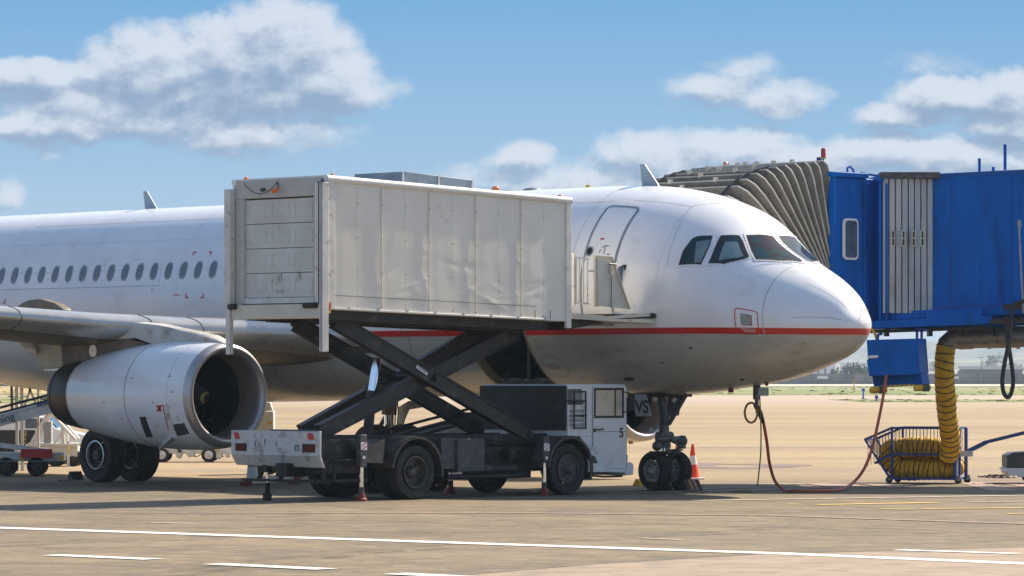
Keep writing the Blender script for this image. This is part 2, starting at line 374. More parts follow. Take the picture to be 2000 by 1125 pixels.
# ------------------------------------------------------------------ ground
def ground_mat():
    m=bpy.data.materials.new('apron_surface'); m.use_nodes=True; nt=m.node_tree; bs=nt.nodes['Principled BSDF']
    tc=N(nt,'ShaderNodeTexCoord').outputs['Object']; sp=N(nt,'ShaderNodeSeparateXYZ'); nt.links.new(tc,sp.inputs[0])
    nb=noise(nt,mapping(nt,tc,(.25,.25,1)),1.0,6); nm=noise(nt,mapping(nt,tc,(.6,.8,1),(0,0,.5)),1.0,6,.6); nf=noise(nt,tc,22,4,.7); nx=noise(nt,mapping(nt,tc,(.8,.9,1),(0,0,-.2)),2.1,5,.6); ny=noise(nt,mapping(nt,tc,(.5,.35,1),(0,0,.3)),.6,4,.5)
    near=mixc(nt,smooth(nt,nb,.3,.7),(.170,.130,.082),(.235,.182,.114))
    near=mixc(nt,mth(nt,'MULTIPLY',smooth(nt,nm,.47,.60),.62),near,(.115,.098,.072))
    near=mixc(nt,mth(nt,'MULTIPLY',smooth(nt,nx,.50,.64),.5),near,(.31,.245,.155)); near=mixc(nt,mth(nt,'MULTIPLY',smooth(nt,ny,.5,.62),.35),near,(.13,.108,.078))
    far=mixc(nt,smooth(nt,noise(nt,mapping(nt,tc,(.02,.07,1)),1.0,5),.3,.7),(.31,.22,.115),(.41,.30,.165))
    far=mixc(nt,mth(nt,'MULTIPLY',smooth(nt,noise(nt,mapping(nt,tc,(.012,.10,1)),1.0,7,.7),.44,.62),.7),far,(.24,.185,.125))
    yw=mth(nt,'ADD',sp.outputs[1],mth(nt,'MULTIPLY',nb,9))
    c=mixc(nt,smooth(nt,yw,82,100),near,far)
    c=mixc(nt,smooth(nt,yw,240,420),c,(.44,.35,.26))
    # slab joints far and near
    br=N(nt,'ShaderNodeTexBrick'); nt.links.new(mapping(nt,tc,(1,1,1),(0,0,.55)),br.inputs[0])
    for k_,v in (('Scale',1.0),('Mortar Size',.022),('Brick Width',7.5),('Row Height',7.5),('Mortar Smooth',.3)): br.inputs[k_].default_value=v
    br.offset=0
    c=mixc(nt,mth(nt,'MULTIPLY',br.outputs['Fac'],.55),c,(.07,.06,.05))
    sp2=smooth(nt,noise(nt,tc,.55,3,.5),.66,.74)
    c=mixc(nt,mth(nt,'MULTIPLY',sp2,.35),c,(.10,.09,.08))
    n5=noise(nt,tc,3.6,4,.65); n6=noise(nt,tc,8.5,3,.6)
    c=mixc(nt,mth(nt,'MULTIPLY',smooth(nt,n5,.52,.62),.34),c,(.105,.085,.062)); c=mixc(nt,mth(nt,'MULTIPLY',smooth(nt,n6,.55,.66),.34),c,(.36,.29,.20))
    c=mixc(nt,mth(nt,'MULTIPLY',smooth(nt,nf,.5,.8),.3),c,(.10,.085,.07))
    nt.links.new(c,bs.inputs['Base Color']); bs.inputs['Roughness'].default_value=.8; bs.inputs['Specular IOR Level'].default_value=.3
    b=N(nt,'ShaderNodeBump'); b.inputs['Distance'].default_value=.012; nt.links.new(nf,b.inputs['Height']); nt.links.new(b.outputs[0],bs.inputs['Normal'])
    return m
g_=MB(); g_.sheet([(-3300,-80,0),(3300,-80,0),(3300,6300,0),(-3300,6300,0)])
struct(g_.build('ground',ground_mat(),fixn=False),'wide brown concrete apron with dark streaks')
# paler slab in the near right corner
slabm=mat('pale_slab',(.31,.235,.165),.8,var=.10,scale=.7,dirt=(.23,.178,.125),dirtcut=(.46,.62),dscale=1.5,bump=.01,bscale=20)
pts=[gnd(880,1126,.004),gnd(1180,1101,.004),gnd(1480,1083,.004),gnd(1750,1075.5,.004),gnd(2000,1069,.004),gnd(2700,1052,.004)]
b=MB(); b.sheet(pts+[(40,10,.004),(-30,10,.004),(-12,30,.004)]); struct(b.build('apron_slab',slabm,fixn=False),'paler pinkish concrete slab in the near right corner')
b=MB()
for p,q in zip(pts[:-1],pts[1:]):
    n_=8
    for i in range(n_):
        a=p.lerp(q,i/n_); c_=p.lerp(q,(i+1)/n_); w_=.04+.05*random.random(); b.sheet([(a.x,a.y-.02,.008),(c_.x,c_.y-.02,.008),(c_.x,c_.y+w_,.008),(a.x,a.y+w_,.008)])
struct(b.build('joint',mat('tar_joint',(.06,.045,.04),.8,var=.3,scale=6),fixn=False),'dark crumbled joint between the two apron surfaces')
def paint_mat(name,col,wear=.5):
    m=mat(name,col,.7,var=.06,scale=3,dirt=(.24,.19,.14),dirtcut=(wear,wear+.12),dscale=5); return m
pw=paint_mat('marking_white',(.80,.76,.70),.60); pk=paint_mat('marking_pink',(.42,.28,.22),.46); py_=paint_mat('marking_yellow',(.62,.44,.10),.52); pf=paint_mat('marking_faded',(.52,.45,.36),.5)
marks={'w':[],'p':[],'y':[],'f':[]}
def mark(kind,x0,y0,x1,y1,w,n=1):
    z=.012
    a=gnd(x0,y0,z); b_=gnd(x1,y1,z)
    d=(b_-a).normalized(); s=Vector((-d.y,d.x,0))*w/2
    marks[kind].append([a-s,b_-s,b_+s,a+s])
mark('w',-120,1026.2,2100,1107.8,.33) if False else None
mark('w',-150,1025,1540,1080.5,.46); mark('w',1500,1079.2,2150,1106,.42)
mark('w',100,1083,300,1091.5,.34); mark('w',418,1100.5,638,1111,.36); mark('w',770,1119.5,960,1129,.36)
mark('w',1752,1073.5,1988,1081,.25); mark('f',790,1075.3,808,1076,.14); mark('f',278,1019.5,380,1022,.15); mark('f',1250,1050,1330,1053.5,.16)
mark('p',150,1000,1000,1000.8,.28); mark('p',1000,1001,1500,1006,.26); mark('p',1500,1006,2050,1024,.24)
mark('p',1100,1018,1160,1018.5,.1)
mark('w',428,938.2,620,940.3,.20); mark('f',425,929,600,930,.16); mark('f',0,965,120,963,.12)
mark('f',1100,960.5,1480,951.5,.22); mark('f',1190,963,1700,950.2,.22); mark('f',1360,977,2050,966,.34); mark('y',1595,985,1830,981,.34); mark('y',1800,993,2050,990.5,.30); mark('y',1380,976,1445,974.5,.14)
mark('f',1890,980,2050,978,.2); mark('y',1965,1003,2050,1001.5,.2); mark('y',1540,984.5,1560,984,.2); mark('y',1720,993.6,1790,994.3,.18)
mark('p',1610,943.5,1660,950,.9); mark('p',1690,943,1760,952,.5); mark('p',1895,941,1960,958,.55); mark('p',1960,941,2040,953,.5); mark('f',1340,946,1700,943.5,.3)
mark('f',1330,872.5,1700,872,.6); mark('f',1350,839,1480,840,.5); mark('f',525,815,660,816.5,.9)
for k_,m_,nm,lb in (('w',pw,'painted_line','white painted lines and dashes on the apron'),('p',pk,'painted_line','faint pink painted lines on the apron'),('y',py_,'painted_line','worn yellow painted lines on the apron'),('f',pf,'painted_line','faded pale painted lines on the apron')):
    b=MB()
    for i_,q in enumerate(marks[k_]):
        zz_=.008+.0008*((i_%6))+{'w':0,'p':.0002,'y':.0004,'f':.0006}[k_]
        b.sheet([(p.x,p.y,zz_) for p in q])
    struct(b.build(nm,m_,fixn=False),lb)
b=MB(); rt=random.Random(5)
for (x0,y0,x1,y1,bow) in ((-50,1062,900,1040,.6),(-50,1068,880,1046,.6),(300,1120,1500,1034,1.2),(330,1127,1520,1038,1.2),(900,1012,2050,1046,.8),(920,1016,2050,1052,.8),(-50,1010,1200,1024,.3),(1300,890,2050,905,3),(1310,893,2050,909,3),(560,905,1100,880,2),(1250,1000,2060,994,.2),(100,985,700,1003,.2)):
    a_=gnd(x0,y0,.006); c_=gnd(x1,y1,.006); d_=(c_-a_); n_=Vector((-d_.y,d_.x,0)).normalized(); k_=24; w_=rt.uniform(.10,.17)
    q_=[a_+d_*(i/k_)+n_*bow*math.sin(math.pi*i/k_) for i in range(k_+1)]
    for i in range(k_):
        z_=.0062+.0004*len(b.f)%.003; b.sheet([(q_[i]-n_*w_).to_tuple(),(q_[i+1]-n_*w_).to_tuple(),(q_[i+1]+n_*w_).to_tuple(),(q_[i]+n_*w_).to_tuple()])
def tyre_mark_mat():
    m=bpy.data.materials.new('tyre_mark'); m.use_nodes=True; nt=m.node_tree; bs=nt.nodes['Principled BSDF']; bs.inputs['Base Color'].default_value=(.05,.042,.035,1); bs.inputs['Roughness'].default_value=.8
    tc=N(nt,'ShaderNodeTexCoord').outputs['Object']; nt.links.new(mth(nt,'MULTIPLY',smooth(nt,noise(nt,tc,1.3,5,.7),.38,.75),.42),bs.inputs['Alpha']); return m
struct(b.build('tyre_marks',tyre_mark_mat(),fixn=False),'faint dark tyre marks curving over the apron')
# dark stain ring behind the nose gear
stm=mat('oil_stain',(.17,.115,.09),.7,var=.2,scale=1.0,dirt=(.36,.28,.2),dirtcut=(.52,.66),dscale=.8)
b=MB(); c0=gnd(1440,909.5,.007); 
pr=[]
for i in range(40):
    a=2*math.pi*i/40; pr.append(a)
for i in range(40):
    a,b2=pr[i],pr[(i+1)%40]
    def pp(a_,k): 
        wv=1+.16*math.sin(3*a_+1)+.10*math.sin(7*a_)
        return (c0.x+math.cos(a_)*1.55*k*wv, c0.y+math.sin(a_)*2.9*k*wv,.007)
    b.sheet([pp(a,.42),pp(b2,.42),pp(b2,1),pp(a,1)])
struct(b.build('oil_stain',stm,fixn=False),'dark ring-shaped stain on the apron behind the nose wheels')

# ------------------------------------------------------------------ grass, fence, hills
gm=mat('grass_green',(.17,.20,.045),.9,var=.35,scale=.05,dirt=(.36,.28,.11),dirtcut=(.50,.64),dscale=.03)
gd=mat('grass_dry',(.42,.30,.11),.9,var=.25,scale=.03,dirt=(.20,.19,.06),dirtcut=(.55,.7),dscale=.05)
def grass(y0,y1,x0,x1,h,n,m,label,z=.02):
    b=MB(); b.sheet([(x0,y0,z),(x1,y0,z),(x1,y1,z),(x0,y1,z)])
    for i in range(n):
        x=random.uniform(x0,x1); y=y0+(y1-y0)*random.random()**1.5; hh=h*random.uniform(.2,1)*(1 if random.random()>.04 else 2.0); wd=random.uniform(.4,1.6)
        for k in range(2):
            a=random.random()*3.14; dx,dy=math.cos(a)*wd/2,math.sin(a)*wd/2
            b.add([(x-dx,y-dy,0),(x+dx,y+dy,0),(x+dx*.5,y+dy*.5,hh),(x-dx*.4,y-dy*.4,hh*.8)],[(0,1,2,3)])
    o=b.build('grass',m,fixn=False); o['kind']='stuff'; o['label']=label; return o
grass(345,383,30,175,.1,700,gm,'thin strip of green grass along the taxiway')
grass(470,880,-130,230,.14,1800,gm,'green and dry grass field before the perimeter fence')
grass(330,430,-150,-36,.25,400,gm,'scrubby grass verge at the far left')
grass(500,1300,-330,-30,.3,500,gd,'dry yellow grass field at the far left',z=.05)
mound=MB()
nx_,ny_=40,8
for j in range(ny_):
    for i in range(nx_):
        x=-420+i*10; y=1320+j*50; mound.v.append((x,y,2.5+1.5*math.sin(x*.05)+j*1.2 if j>0 else .1)) 
for j in range(ny_-1):
    for i in range(nx_-1): mound.f.append([j*nx_+i,j*nx_+i+1,(j+1)*nx_+i+1,(j+1)*nx_+i]); mound.m.append(0)
struct(mound.build('hill',gd,fixn=False),'low dry yellow rise beyond the field')
# pale strips between the grass
b=MB(); b.sheet([(-250,640,.045),(330,700,.045),(330,720,.045),(-250,662,.045)]); struct(b.build('path',mat('pale_track',(.60,.52,.42),.9,var=.08,scale=.1),fixn=False),'pale track crossing the grass')
b=MB(); b.sheet([(-250,890,.05),(330,890,.05),(330,1090,.05),(-250,1090,.05)]); struct(b.build('road',mat('perimeter_road',(.58,.50,.40),.9,var=.08,scale=.1),fixn=False),'pale perimeter road in front of the fence')
fn=thing('perimeter_fence','long dark mesh fence with pale posts beyond the grass field','fence',(0,1100,0))
b=MB(); b.bb(-60,260,-.04,.04,.05,2.9); b.build('mesh_panel',mat('fence_mesh',(.17,.155,.145),.9,var=.3,scale=.15,dirt=(.27,.23,.19),dirtcut=(.5,.62),dscale=.12),fn)
for i in range(46):
    b=MB(); b.bb(-.07,.07,-.12,-.02,0,3.15); 
    if i==0: p0=b.build('post',M['grey'],fn,loc=(-40,0,0)); continue
    q=p0.copy(); C.objects.link(q); q.parent=fn; q.location=(-40+i*5.6+random.uniform(-.3,.3),-.1,0)
for (x,s_) in ((85,1.6),(121,1.4),(236,1.2)):
    b=MB(); b.bb(-s_*.9,s_*.9,-.25,-.14,1.5,1.5+s_*.5); b.build('sign_board',M['sign'],fn,loc=(x,0,0))
fn2=thing('perimeter_fence','grey mesh fence seen under the aircraft between truck lift arms','fence',(-30,900,0))
b=MB(); b.bb(-60,60,-.04,.04,.05,1.6); b.build('mesh_panel',mat('fence_mesh_pale',(.34,.33,.31),.9,var=.2,scale=.2),fn2)
for i in range(14):
    b=MB(); b.bb(-.07,.07,-.12,-.02,0,1.8); b.build('post',M['grey'],fn2,loc=(-58+i*9,0,0))
# hills and far town
def ridge(name,y,base,amp,seed,m,x0=-900,x1=1500,label=None,depth=250):
    rnd=random.Random(seed); ph=[rnd.uniform(0,6.28) for _ in range(6)]
    b=MB(); n=160; rows=4
    for j in range(rows):
        for i in range(n):
            x=x0+(x1-x0)*i/(n-1); hh=base+sum(amp/(k+1)*math.sin((x/(420/(k+1)**1.3))+ph[k]) for k in range(6))
            f=(0,.75,1,.2)[j]; b.v.append((x,y+depth*j/rows,max(.2,hh)*f+(0 if j else -.3)))
    for j in range(rows-1):
        for i in range(n-1): b.f.append([j*n+i,j*n+i+1,(j+1)*n+i+1,(j+1)*n+i]); b.m.append(0)
    struct(b.build(name,m,fixn=False),label)
hm=mat('hill_scrub',(.16,.17,.13),.95,var=.3,scale=.012,dirt=(.34,.29,.22),dirtcut=(.45,.62),dscale=.02,stretch=(1,1,3))
hm2=mat('plain_fields',(.42,.38,.30),.95,var=.2,scale=.01,dirt=(.16,.18,.12),dirtcut=(.5,.6),dscale=.012)
ridge('hill',2400,6,1.6,3,hm2,label='low pale fields rising behind the fence',depth=700)
ridge('hill',3800,22,4,5,hm,label='middle line of hazy hills')
ridge('hill',5600,48,13,8,hm,label='farthest blue line of hills')
def far_box(name,x,y,sx,h,m,label,cat,roof=None):
    t=thing(name,label,cat,(x,y,0))
    b=MB(); b.bb(-sx/2,sx/2,0,sx*.5,0,h); b.build('wall',m,t)
    b=MB(); b.prism([(-sx/2-.3,-.4,h),(sx/2+.3,-.4,h),(sx/2+.3,sx*.25,h*1.25),(-sx/2-.3,sx*.25,h*1.25)],(0,0,.25)); b.build('roof',roof or M['dgrey'],t)
    for k in range(max(2,int(sx/4))):
        b=MB(); b.bb(-.6,.6,-.06,-.02,h*.35,h*.75); b.build('window',M['dark'],t,loc=(-sx/2+sx*(k+.5)/max(2,int(sx/4)),0,0))
    return t
far_box('low_building',1.0*(1937-1000)/F*1300,1300,20,4.2,mat('shed_wall',(.13,.13,.15),.8,var=.1),'long dark shed standing behind the fence, left of the hanging hose loop','building')
far_box('low_building',(1700-1000)/F*2300,2300,32,9.5,mat('hall_wall',(.7,.7,.68),.8,var=.05),'pale hall on the plain just under the right tip of the aircraft nose','building',M['grey'])
far_box('low_building',(1605-1000)/F*2350,2350,16,9,mat('hall_wall_grey',(.55,.55,.56),.8,var=.05),'small grey building on the plain right behind the round tree','building',M['grey'])
def lamp_post(x,y,h,label):
    t=thing('lamp_post',label,'lamp post',(x,y,0),group='lamp posts behind the fence'); b=MB(); b.cyl((0,0,0),(0,0,h),.14,.08,8); b.build('pole',M['dgrey'],t); b=MB(); b.bb(-.9,.9,-.15,.15,h,h+.2); b.build('lamp_head',M['grey'],t)
lamp_post((1916-1000)/F*1250,1250,8.0,'thin lamp post behind the fence left of the hanging hose loop')
leafm=mat('far_foliage',(.055,.085,.035),.9,var=.4,scale=.6)
def tree(px,y,h,wd,label,seed):
    rnd=random.Random(seed); x=(px-1000)/F*y
    t=thing('tree',label,'tree',(x,y,0))
    b=MB(); b.tube([(0,0,0),(.1,0,h*.3),(0,0,h*.55)],[h*.05,h*.035,h*.02],8)
    for k in range(5):
        a=rnd.uniform(0,6.28); b.tube([(0,0,h*.28),(math.cos(a)*wd*.25,math.sin(a)*wd*.25,h*.6)],[h*.025,h*.01],6)
    b.build('trunk',mat('bark',(.08,.06,.045),.9),t)
    b=MB()
    cl=[(rnd.gauss(0,wd*.28),rnd.gauss(0,wd*.28),h*rnd.uniform(.4,.9),wd*rnd.uniform(.12,.26)) for _ in range(14)]
    for i in range(900):
        cx,cy,cz,cr_=cl[rnd.randrange(len(cl))]; v=Vector((rnd.gauss(0,1),rnd.gauss(0,1),rnd.gauss(0,.8))).normalized()*cr_*rnd.random()**.4
        p=Vector((cx,cy,cz))+v; s_=wd*.035; q=Euler((rnd.random()*6,rnd.random()*6,0)).to_matrix()
        b.add([p+q@Vector(c_) for c_ in ((-s_,0,0),(0,-s_*.7,0),(s_,0,0),(0,s_*.7,0))],[(0,1,2,3)])
    b.build('crown',leafm,t,fixn=False)
tree(1655,1180,5.2,9,'round dark tree behind the fence under the tip of the aircraft nose',3)
tree(1692,1400,5.0,4,'small bush-like tree at the left edge of the hanging blue cabinet',4)
tree(1822,2600,13,8,'tall pale tree in the haze right beside the yellow duct',9)
tree(1935,2500,16,13,'pair of hazy treetops, the larger clump left of the hanging hose loop',5)
tree(1962,2550,15,6,'slim hazy treetop partly covered by the hanging hose loop',6)
tree(1990,2500,11,8,'hazy treetop at the right edge right of the hanging hose loop',7)
def stake(px,py,col_,label,h=.9):
    p=gnd(px,py); t=MB(); t.cyl((0,0,0),(0,0,h),.09,.07,8); t.box((0,0,h),(.3,.12,.25)); t.box((0,0,.03),(.4,.4,.06)); o=t.build('marker_post',col_,loc=p,bev=.01); tag(o,label,'marker post')
mb=mat('marker_blue',(.02,.08,.5),.5); 
stake(1686,779,mb,'small blue taxiway marker left of the thin grass strip')
stake(1703,768,mb,'small blue taxiway marker standing before the grass field',.7)
stake(1712,784,mb,'small blue taxiway marker on the thin grass strip',.4)
stake(1668,762,M['yel'],'yellow marker box standing in the grass under the aircraft nose',1.2)
stake(1868,785,M['yel'],'yellow marker lamp on the ground just right of the yellow duct',.5)

# air: even haze round everything
if HAZE>0:
    b=MB(); b.bb(-3400,3400,-100,6400,-1,84); hz=b.build('haze',None or M['dark'],fixn=True); hz['kind']='stuff'; hz['label']='pale haze in the distance'
    vm=bpy.data.materials.new('haze_air'); vm.use_nodes=True; vt=vm.node_tree; vt.nodes.clear(); o_=N(vt,'ShaderNodeOutputMaterial'); pv=N(vt,'ShaderNodeVolumePrincipled')
    pv.inputs['Color'].default_value=(.70,.86,1,1); pv.inputs['Density'].default_value=HAZE; pv.inputs['Anisotropy'].default_value=0.0
    vt.links.new(pv.outputs[0],o_.inputs['Volume']); hz.data.materials.clear(); hz.data.materials.append(vm); hz.display_type='WIRE'
# ================================================================== AIRCRAFT
AO=Vector((6.436,73.886,0)); AR=R(133.1)
jet=thing('passenger_jet','white twin-engine passenger jet with a red stripe along its hull, parked at the bridge','airplane',AO,AR)
AM=Matrix.Translation(AO)@Matrix.Rotation(AR,4,'Z'); AI=AM.inverted()
def apl(px,py,lat):                       # photo point on the plane y=lat of the aircraft -> (s,h)
    o=AI@Vector((0,0,HC)); d=(AI.to_3x3()@Vector(((px-1000)/F,1,(HZ-py)/F)))
    t=(lat-o.y)/d.y; p=o+d*t; return p.x,p.z
def A(px,py,lat): s,h=apl(px,py,lat); return Vector((s,lat,h))
S_=[0,.03,.1,.3,.6,1.0,1.5,2.0,2.4,2.8,3.3,4.0,5.0,6.0,7.0,10,25.5,28,31,34,36.5,37.5]
T_=[3.15,3.265,3.380,3.640,3.900,4.145,4.385,4.665,5.03,5.33,5.53,5.713,5.86,5.91,5.92,5.92,5.92,5.92,5.90,5.84,5.70,5.5]
B_=[3.15,2.991,2.861,2.68,2.53,2.39,2.24,2.125,2.06,2.01,1.95,1.88,1.83,1.79,1.78,1.78,1.92,2.3,3.1,4.0,4.75,5.05]
W_=[0,.204,.370,.56,.835,1.09,1.33,1.53,1.645,1.73,1.805,1.883,1.941,1.965,1.975,1.975,1.975,1.9,1.6,1.1,.55,.25]
Z_=[3.15,3.15,3.16,3.18,3.2,3.25,3.32,3.4,3.46,3.52,3.6,3.7,3.8,3.84,3.85,3.85,3.87,4.1,4.5,4.95,5.25,5.3]
K_=[math.sqrt(x) for x in S_]
def pchip(xs,ys):
    n=len(xs); h=[xs[i+1]-xs[i] for i in range(n-1)]; d=[(ys[i+1]-ys[i])/h[i] for i in range(n-1)]; m=[0]*n; m[0]=d[0]; m[-1]=d[-1]
    for i in range(1,n-1):
        if d[i-1]*d[i]>0: w1=2*h[i]+h[i-1]; w2=h[i]+2*h[i-1]; m[i]=(w1+w2)/(w1/d[i-1]+w2/d[i])
    def f(x):
        x=min(max(x,xs[0]),xs[-1]); i=0
        while i<n-2 and x>xs[i+1]: i+=1
        t=(x-xs[i])/h[i]; t2=t*t; t3=t2*t
        return (2*t3-3*t2+1)*ys[i]+(t3-2*t2+t)*h[i]*m[i]+(-2*t3+3*t2)*ys[i+1]+(t3-t2)*h[i]*m[i+1]
    return f
fT,fB,fW,fZ=[pchip(K_,q) for q in (T_,B_,W_,Z_)]
def fus(s,a):                              # a: 0 crown, +90 starboard, 180 keel (degrees)
    q=math.sqrt(max(s,0)); z=fZ(q); ca=math.cos(R(a)); 
    return Vector((s, fW(q)*math.sin(R(a)), z+((fT(q)-z) if ca>0 else (z-fB(q)))*ca))
def fus_inv(p):
    q=math.sqrt(max(p.x,0)); z=fZ(q); w=max(fW(q),1e-4); dz=p.z-z; hz=max((fT(q)-z) if dz>0 else (z-fB(q)),1e-4)
    return p.x, math.degrees(math.atan2(p.y/w,dz/hz))
def nrm(surf,u,a,e=.02,ea=1.0):
    n=(surf(u+e,a)-surf(max(u-e,0),a)).cross(surf(u,a+ea)-surf(u,a-ea)); return n.normalized()
ss=[0,.008,.02,.04]; x=.07
while x<1.6: ss.append(x); x+=.05+.02*x
while x<7.0: ss.append(x); x+=.14
ss=[q for q in ss if q<7.02]+[7.1]+[7.1+(8.87-7.1)*i/8 for i in range(1,9)]
x=9.2
while x<37.4: ss.append(x); x+=.45
ss.append(37.5)
aa=[i*3.0 for i in range(120)]            # includes 96 and 150
CS0,CS1,CA0,CA1=7.1,8.87,96,156
def mk_fus(s0,s1,name,mats,parent,cut=True):
    b=MB(); L=[s for s in ss if s0-1e-6<=s<=s1+1e-6]
    for s in (s0,s1):
        if all(abs(s-q)>1e-4 for q in L): L.append(s)
    L.sort(); n=len(aa)
    for s in L:
        for a in aa: b.v.append(tuple(fus(s,a)))
    for i in range(len(L)-1):
        for k in range(n):
            if cut and L[i]>=CS0-1e-4 and L[i+1]<=CS1+1e-4 and CA0-1e-4<=aa[k]<CA1-1e-4: continue
            b.f.append([i*n+k,i*n+(k+1)%n,(i+1)*n+(k+1)%n,(i+1)*n+k]); b.m.append(0)
    if s1>=37.4: b.f.append([(len(L)-1)*n+k for k in range(n)]); b.m.append(0)
    return b
# strips and patches lying on a curved surface
def ribbon(b,surf,path,w,off,m=0,closed=False,step=.12,ascale=None):
    pts=[]
    P=[surf(*q) for q in path]
    n=len(path); rng_=n if closed else n-1; UV=[]
    for i in range(rng_):
        j=(i+1)%n; L=(P[j]-P[i]).length; k=max(1,int(L/step))
        for t in range(k): UV.append((path[i][0]+(path[j][0]-path[i][0])*t/k, path[i][1]+(path[j][1]-path[i][1])*t/k))
    if not closed: UV.append(path[-1])
    X=[surf(*q) for q in UV]; Nn=[nrm(surf,*q) for q in UV]; n=len(X); base=len(b.v)
    c0=sum(X,Vector())/n
    for i in range(n):
        t=(X[(i+1)%n]-X[(i-1)%n]) if closed else (X[min(i+1,n-1)]-X[max(i-1,0)])
        nn=Nn[i]
        if nn.dot(outdir(surf,UV[i],X[i]))<0: nn=-nn
        sd=t.normalized().cross(nn); b.v += [tuple(X[i]+nn*off-sd*w/2),tuple(X[i]+nn*off+sd*w/2)]
    for i in range(n if closed else n-1):
        j=(i+1)%n; b.f.append([base+2*i,base+2*i+1,base+2*j+1,base+2*j]); b.m.append(m)
def outdir(surf,uv,X):
    c=(surf(uv[0],uv[1])+surf(uv[0],uv[1]+180))/2; return X-c
def patch(surf,poly,off,thick=.012,cu=.25,ca=6.0,m=0,b=None):
    """solid panel following surf, outline poly in (u,a)"""
    bm=bmesh.new(); vs=[bm.verts.new((u,a,0)) for u,a in poly]; bm.faces.new(vs)
    u0,u1=min(p[0] for p in poly),max(p[0] for p in poly); a0,a1=min(p[1] for p in poly),max(p[1] for p in poly)
    for lo,hi,st,no in ((u0,u1,cu,(1,0,0)),(a0,a1,ca,(0,1,0))):
        k=1
        while lo+k*st<hi:
            c=(lo+k*st,0,0) if no[0] else (0,lo+k*st,0)
            bmesh.ops.bisect_plane(bm,geom=bm.verts[:]+bm.edges[:]+bm.faces[:],plane_co=c,plane_no=no); k+=1
    bm.verts.ensure_lookup_table(); bm.verts.index_update()
    b=b or MB(); base=len(b.v); nv=len(bm.verts); outer=[];inner=[]
    for v in bm.verts:
        u,a=v.co.x,v.co.y; X=surf(u,a); nn=nrm(surf,u,a)
        if nn.dot(outdir(surf,(u,a),X))<0: nn=-nn
        outer.append(X+nn*off); inner.append(X+nn*(off-thick))
    b.v += [tuple(v) for v in outer+inner]
    for f in bm.faces:
        ids=[v.index for v in f.verts]; b.f.append([base+i for i in ids]); b.m.append(m); b.f.append([base+nv+i for i in ids[::-1]]); b.m.append(m)
    for e in bm.edges:
        if len(e.link_faces)==1:
            i,j=e.verts[0].index,e.verts[1].index; b.f.append([base+i,base+j,base+nv+j,base+nv+i]); b.m.append(m)
    bm.free(); return b
def rrect(u0,u1,a0,a1,ru,ra,n=5):
    out=[]
    for (cu_,ca_,s0) in ((u1-ru,a1-ra,0),(u0+ru,a1-ra,90),(u0+ru,a0+ra,180),(u1-ru,a0+ra,270)):
        for i in range(n+1):
            t=R(s0+90*i/n); out.append((cu_+ru*math.cos(t),ca_+ra*math.sin(t)))
    return out
fb=mk_fus(0,37.5,'',None,None)
_tree=BVHTree.FromPolygons([Vector(v) for v in mk_fus(0,37.5,'',None,None,cut=False).v],mk_fus(0,37.5,'',None,None,cut=False).f)
def hit(px,py,tree=None):
    o=AI@Vector((0,0,HC)); d=(AI.to_3x3()@Vector(((px-1000)/F,1,(HZ-py)/F))).normalized()
    r=(tree or _tree).ray_cast(o,d); return r[0]
def fh(px,py):
    p=hit(px,py); k=0
    while p is None and k<30: k+=1; px+=(1100-px)/400; py+=(620-py)/70; p=hit(px,py)
    if p is None: raise RuntimeError('no hull at %s %s'%(px,py))
    return fus_inv(p)
# hull: radome separate at the curved joint
RAD=1.32
hull=mk_fus(RAD,37.5,'',None,None)
# seams (drawn as thin recess lines in the same mesh)
sm_=dict(w=.014,off=.003,m=1)
ribbon(hull,fus,[(RAD+.012,a) for a in range(0,360,6)],.016,.003,1,closed=True)
for s in (3.55,9.6,14.6,17.8,21.0,24.2): ribbon(hull,fus,[(s,a) for a in range(-88,89,8)],.009,.0022,3)
for a_ in (52,-52,72,-72,118,-118): ribbon(hull,fus,[(9.0,a_),(24.2,a_)],.008,.0022,3)
for s in (5.75,11.9): ribbon(hull,fus,[(s,a) for a in range(-100,97,8)],.010,.0025,1)
ribbon(hull,fus,[(5.8,34),(24,34)],.010,.0025,1); ribbon(hull,fus,[(6,-34),(24,-34)],.010,.0025,1)
ribbon(hull,fus,[fh(2,566),fh(200,561),fh(310,558)],.012,.003,1); ribbon(hull,fus,[fh(310,558),fh(313,535),fh(318,510)],.010,.003,1)
ribbon(hull,fus,[fh(1420,398),fh(1350,404),fh(1250,392),fh(1165,394)],.010,.003,1)
ribbon(hull,fus,[fh(1350,404),fh(1328,440),fh(1312,480),fh(1302,520)],.008,.003,1)
ribbon(hull,fus,[fh(1530,662),fh(1400,668),fh(1250,676),fh(1130,676)],.010,.003,1)
ribbon(hull,fus,[fh(700,678),fh(720,716),fh(745,748),fh(770,768)],.012,.003,2); ribbon(hull,fus,[fh(775,632),fh(800,662),fh(806,700)],.014,.003,2); ribbon(hull,fus,[fh(606,716),fh(684,717)],.014,.003,2)
M['faint']=mat('faint_seam',(.55,.56,.58),.5,var=.1)
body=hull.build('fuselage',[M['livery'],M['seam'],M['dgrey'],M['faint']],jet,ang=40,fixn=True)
rb=mk_fus(0,RAD,'',None,None)
for q in ([fh(1575,553),fh(1652,600)],[fh(1550,620),fh(1655,628)],[fh(1562,690),fh(1640,665)],[fh(1628,536),fh(1672,566),fh(1690,606)]): ribbon(rb,fus,q,.010,.003,1)
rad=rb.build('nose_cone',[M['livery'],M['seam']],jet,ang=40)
bprobe=patch(fus,rrect(*[*(lambda a,b:(min(a[0],b[0]),max(a[0],b[0]),min(a[1],b[1]),max(a[1],b[1])))(fh(1557,673),fh(1574,669))],.02,.4),.008); bprobe.build('inspection_plate',M['beige'],rad)
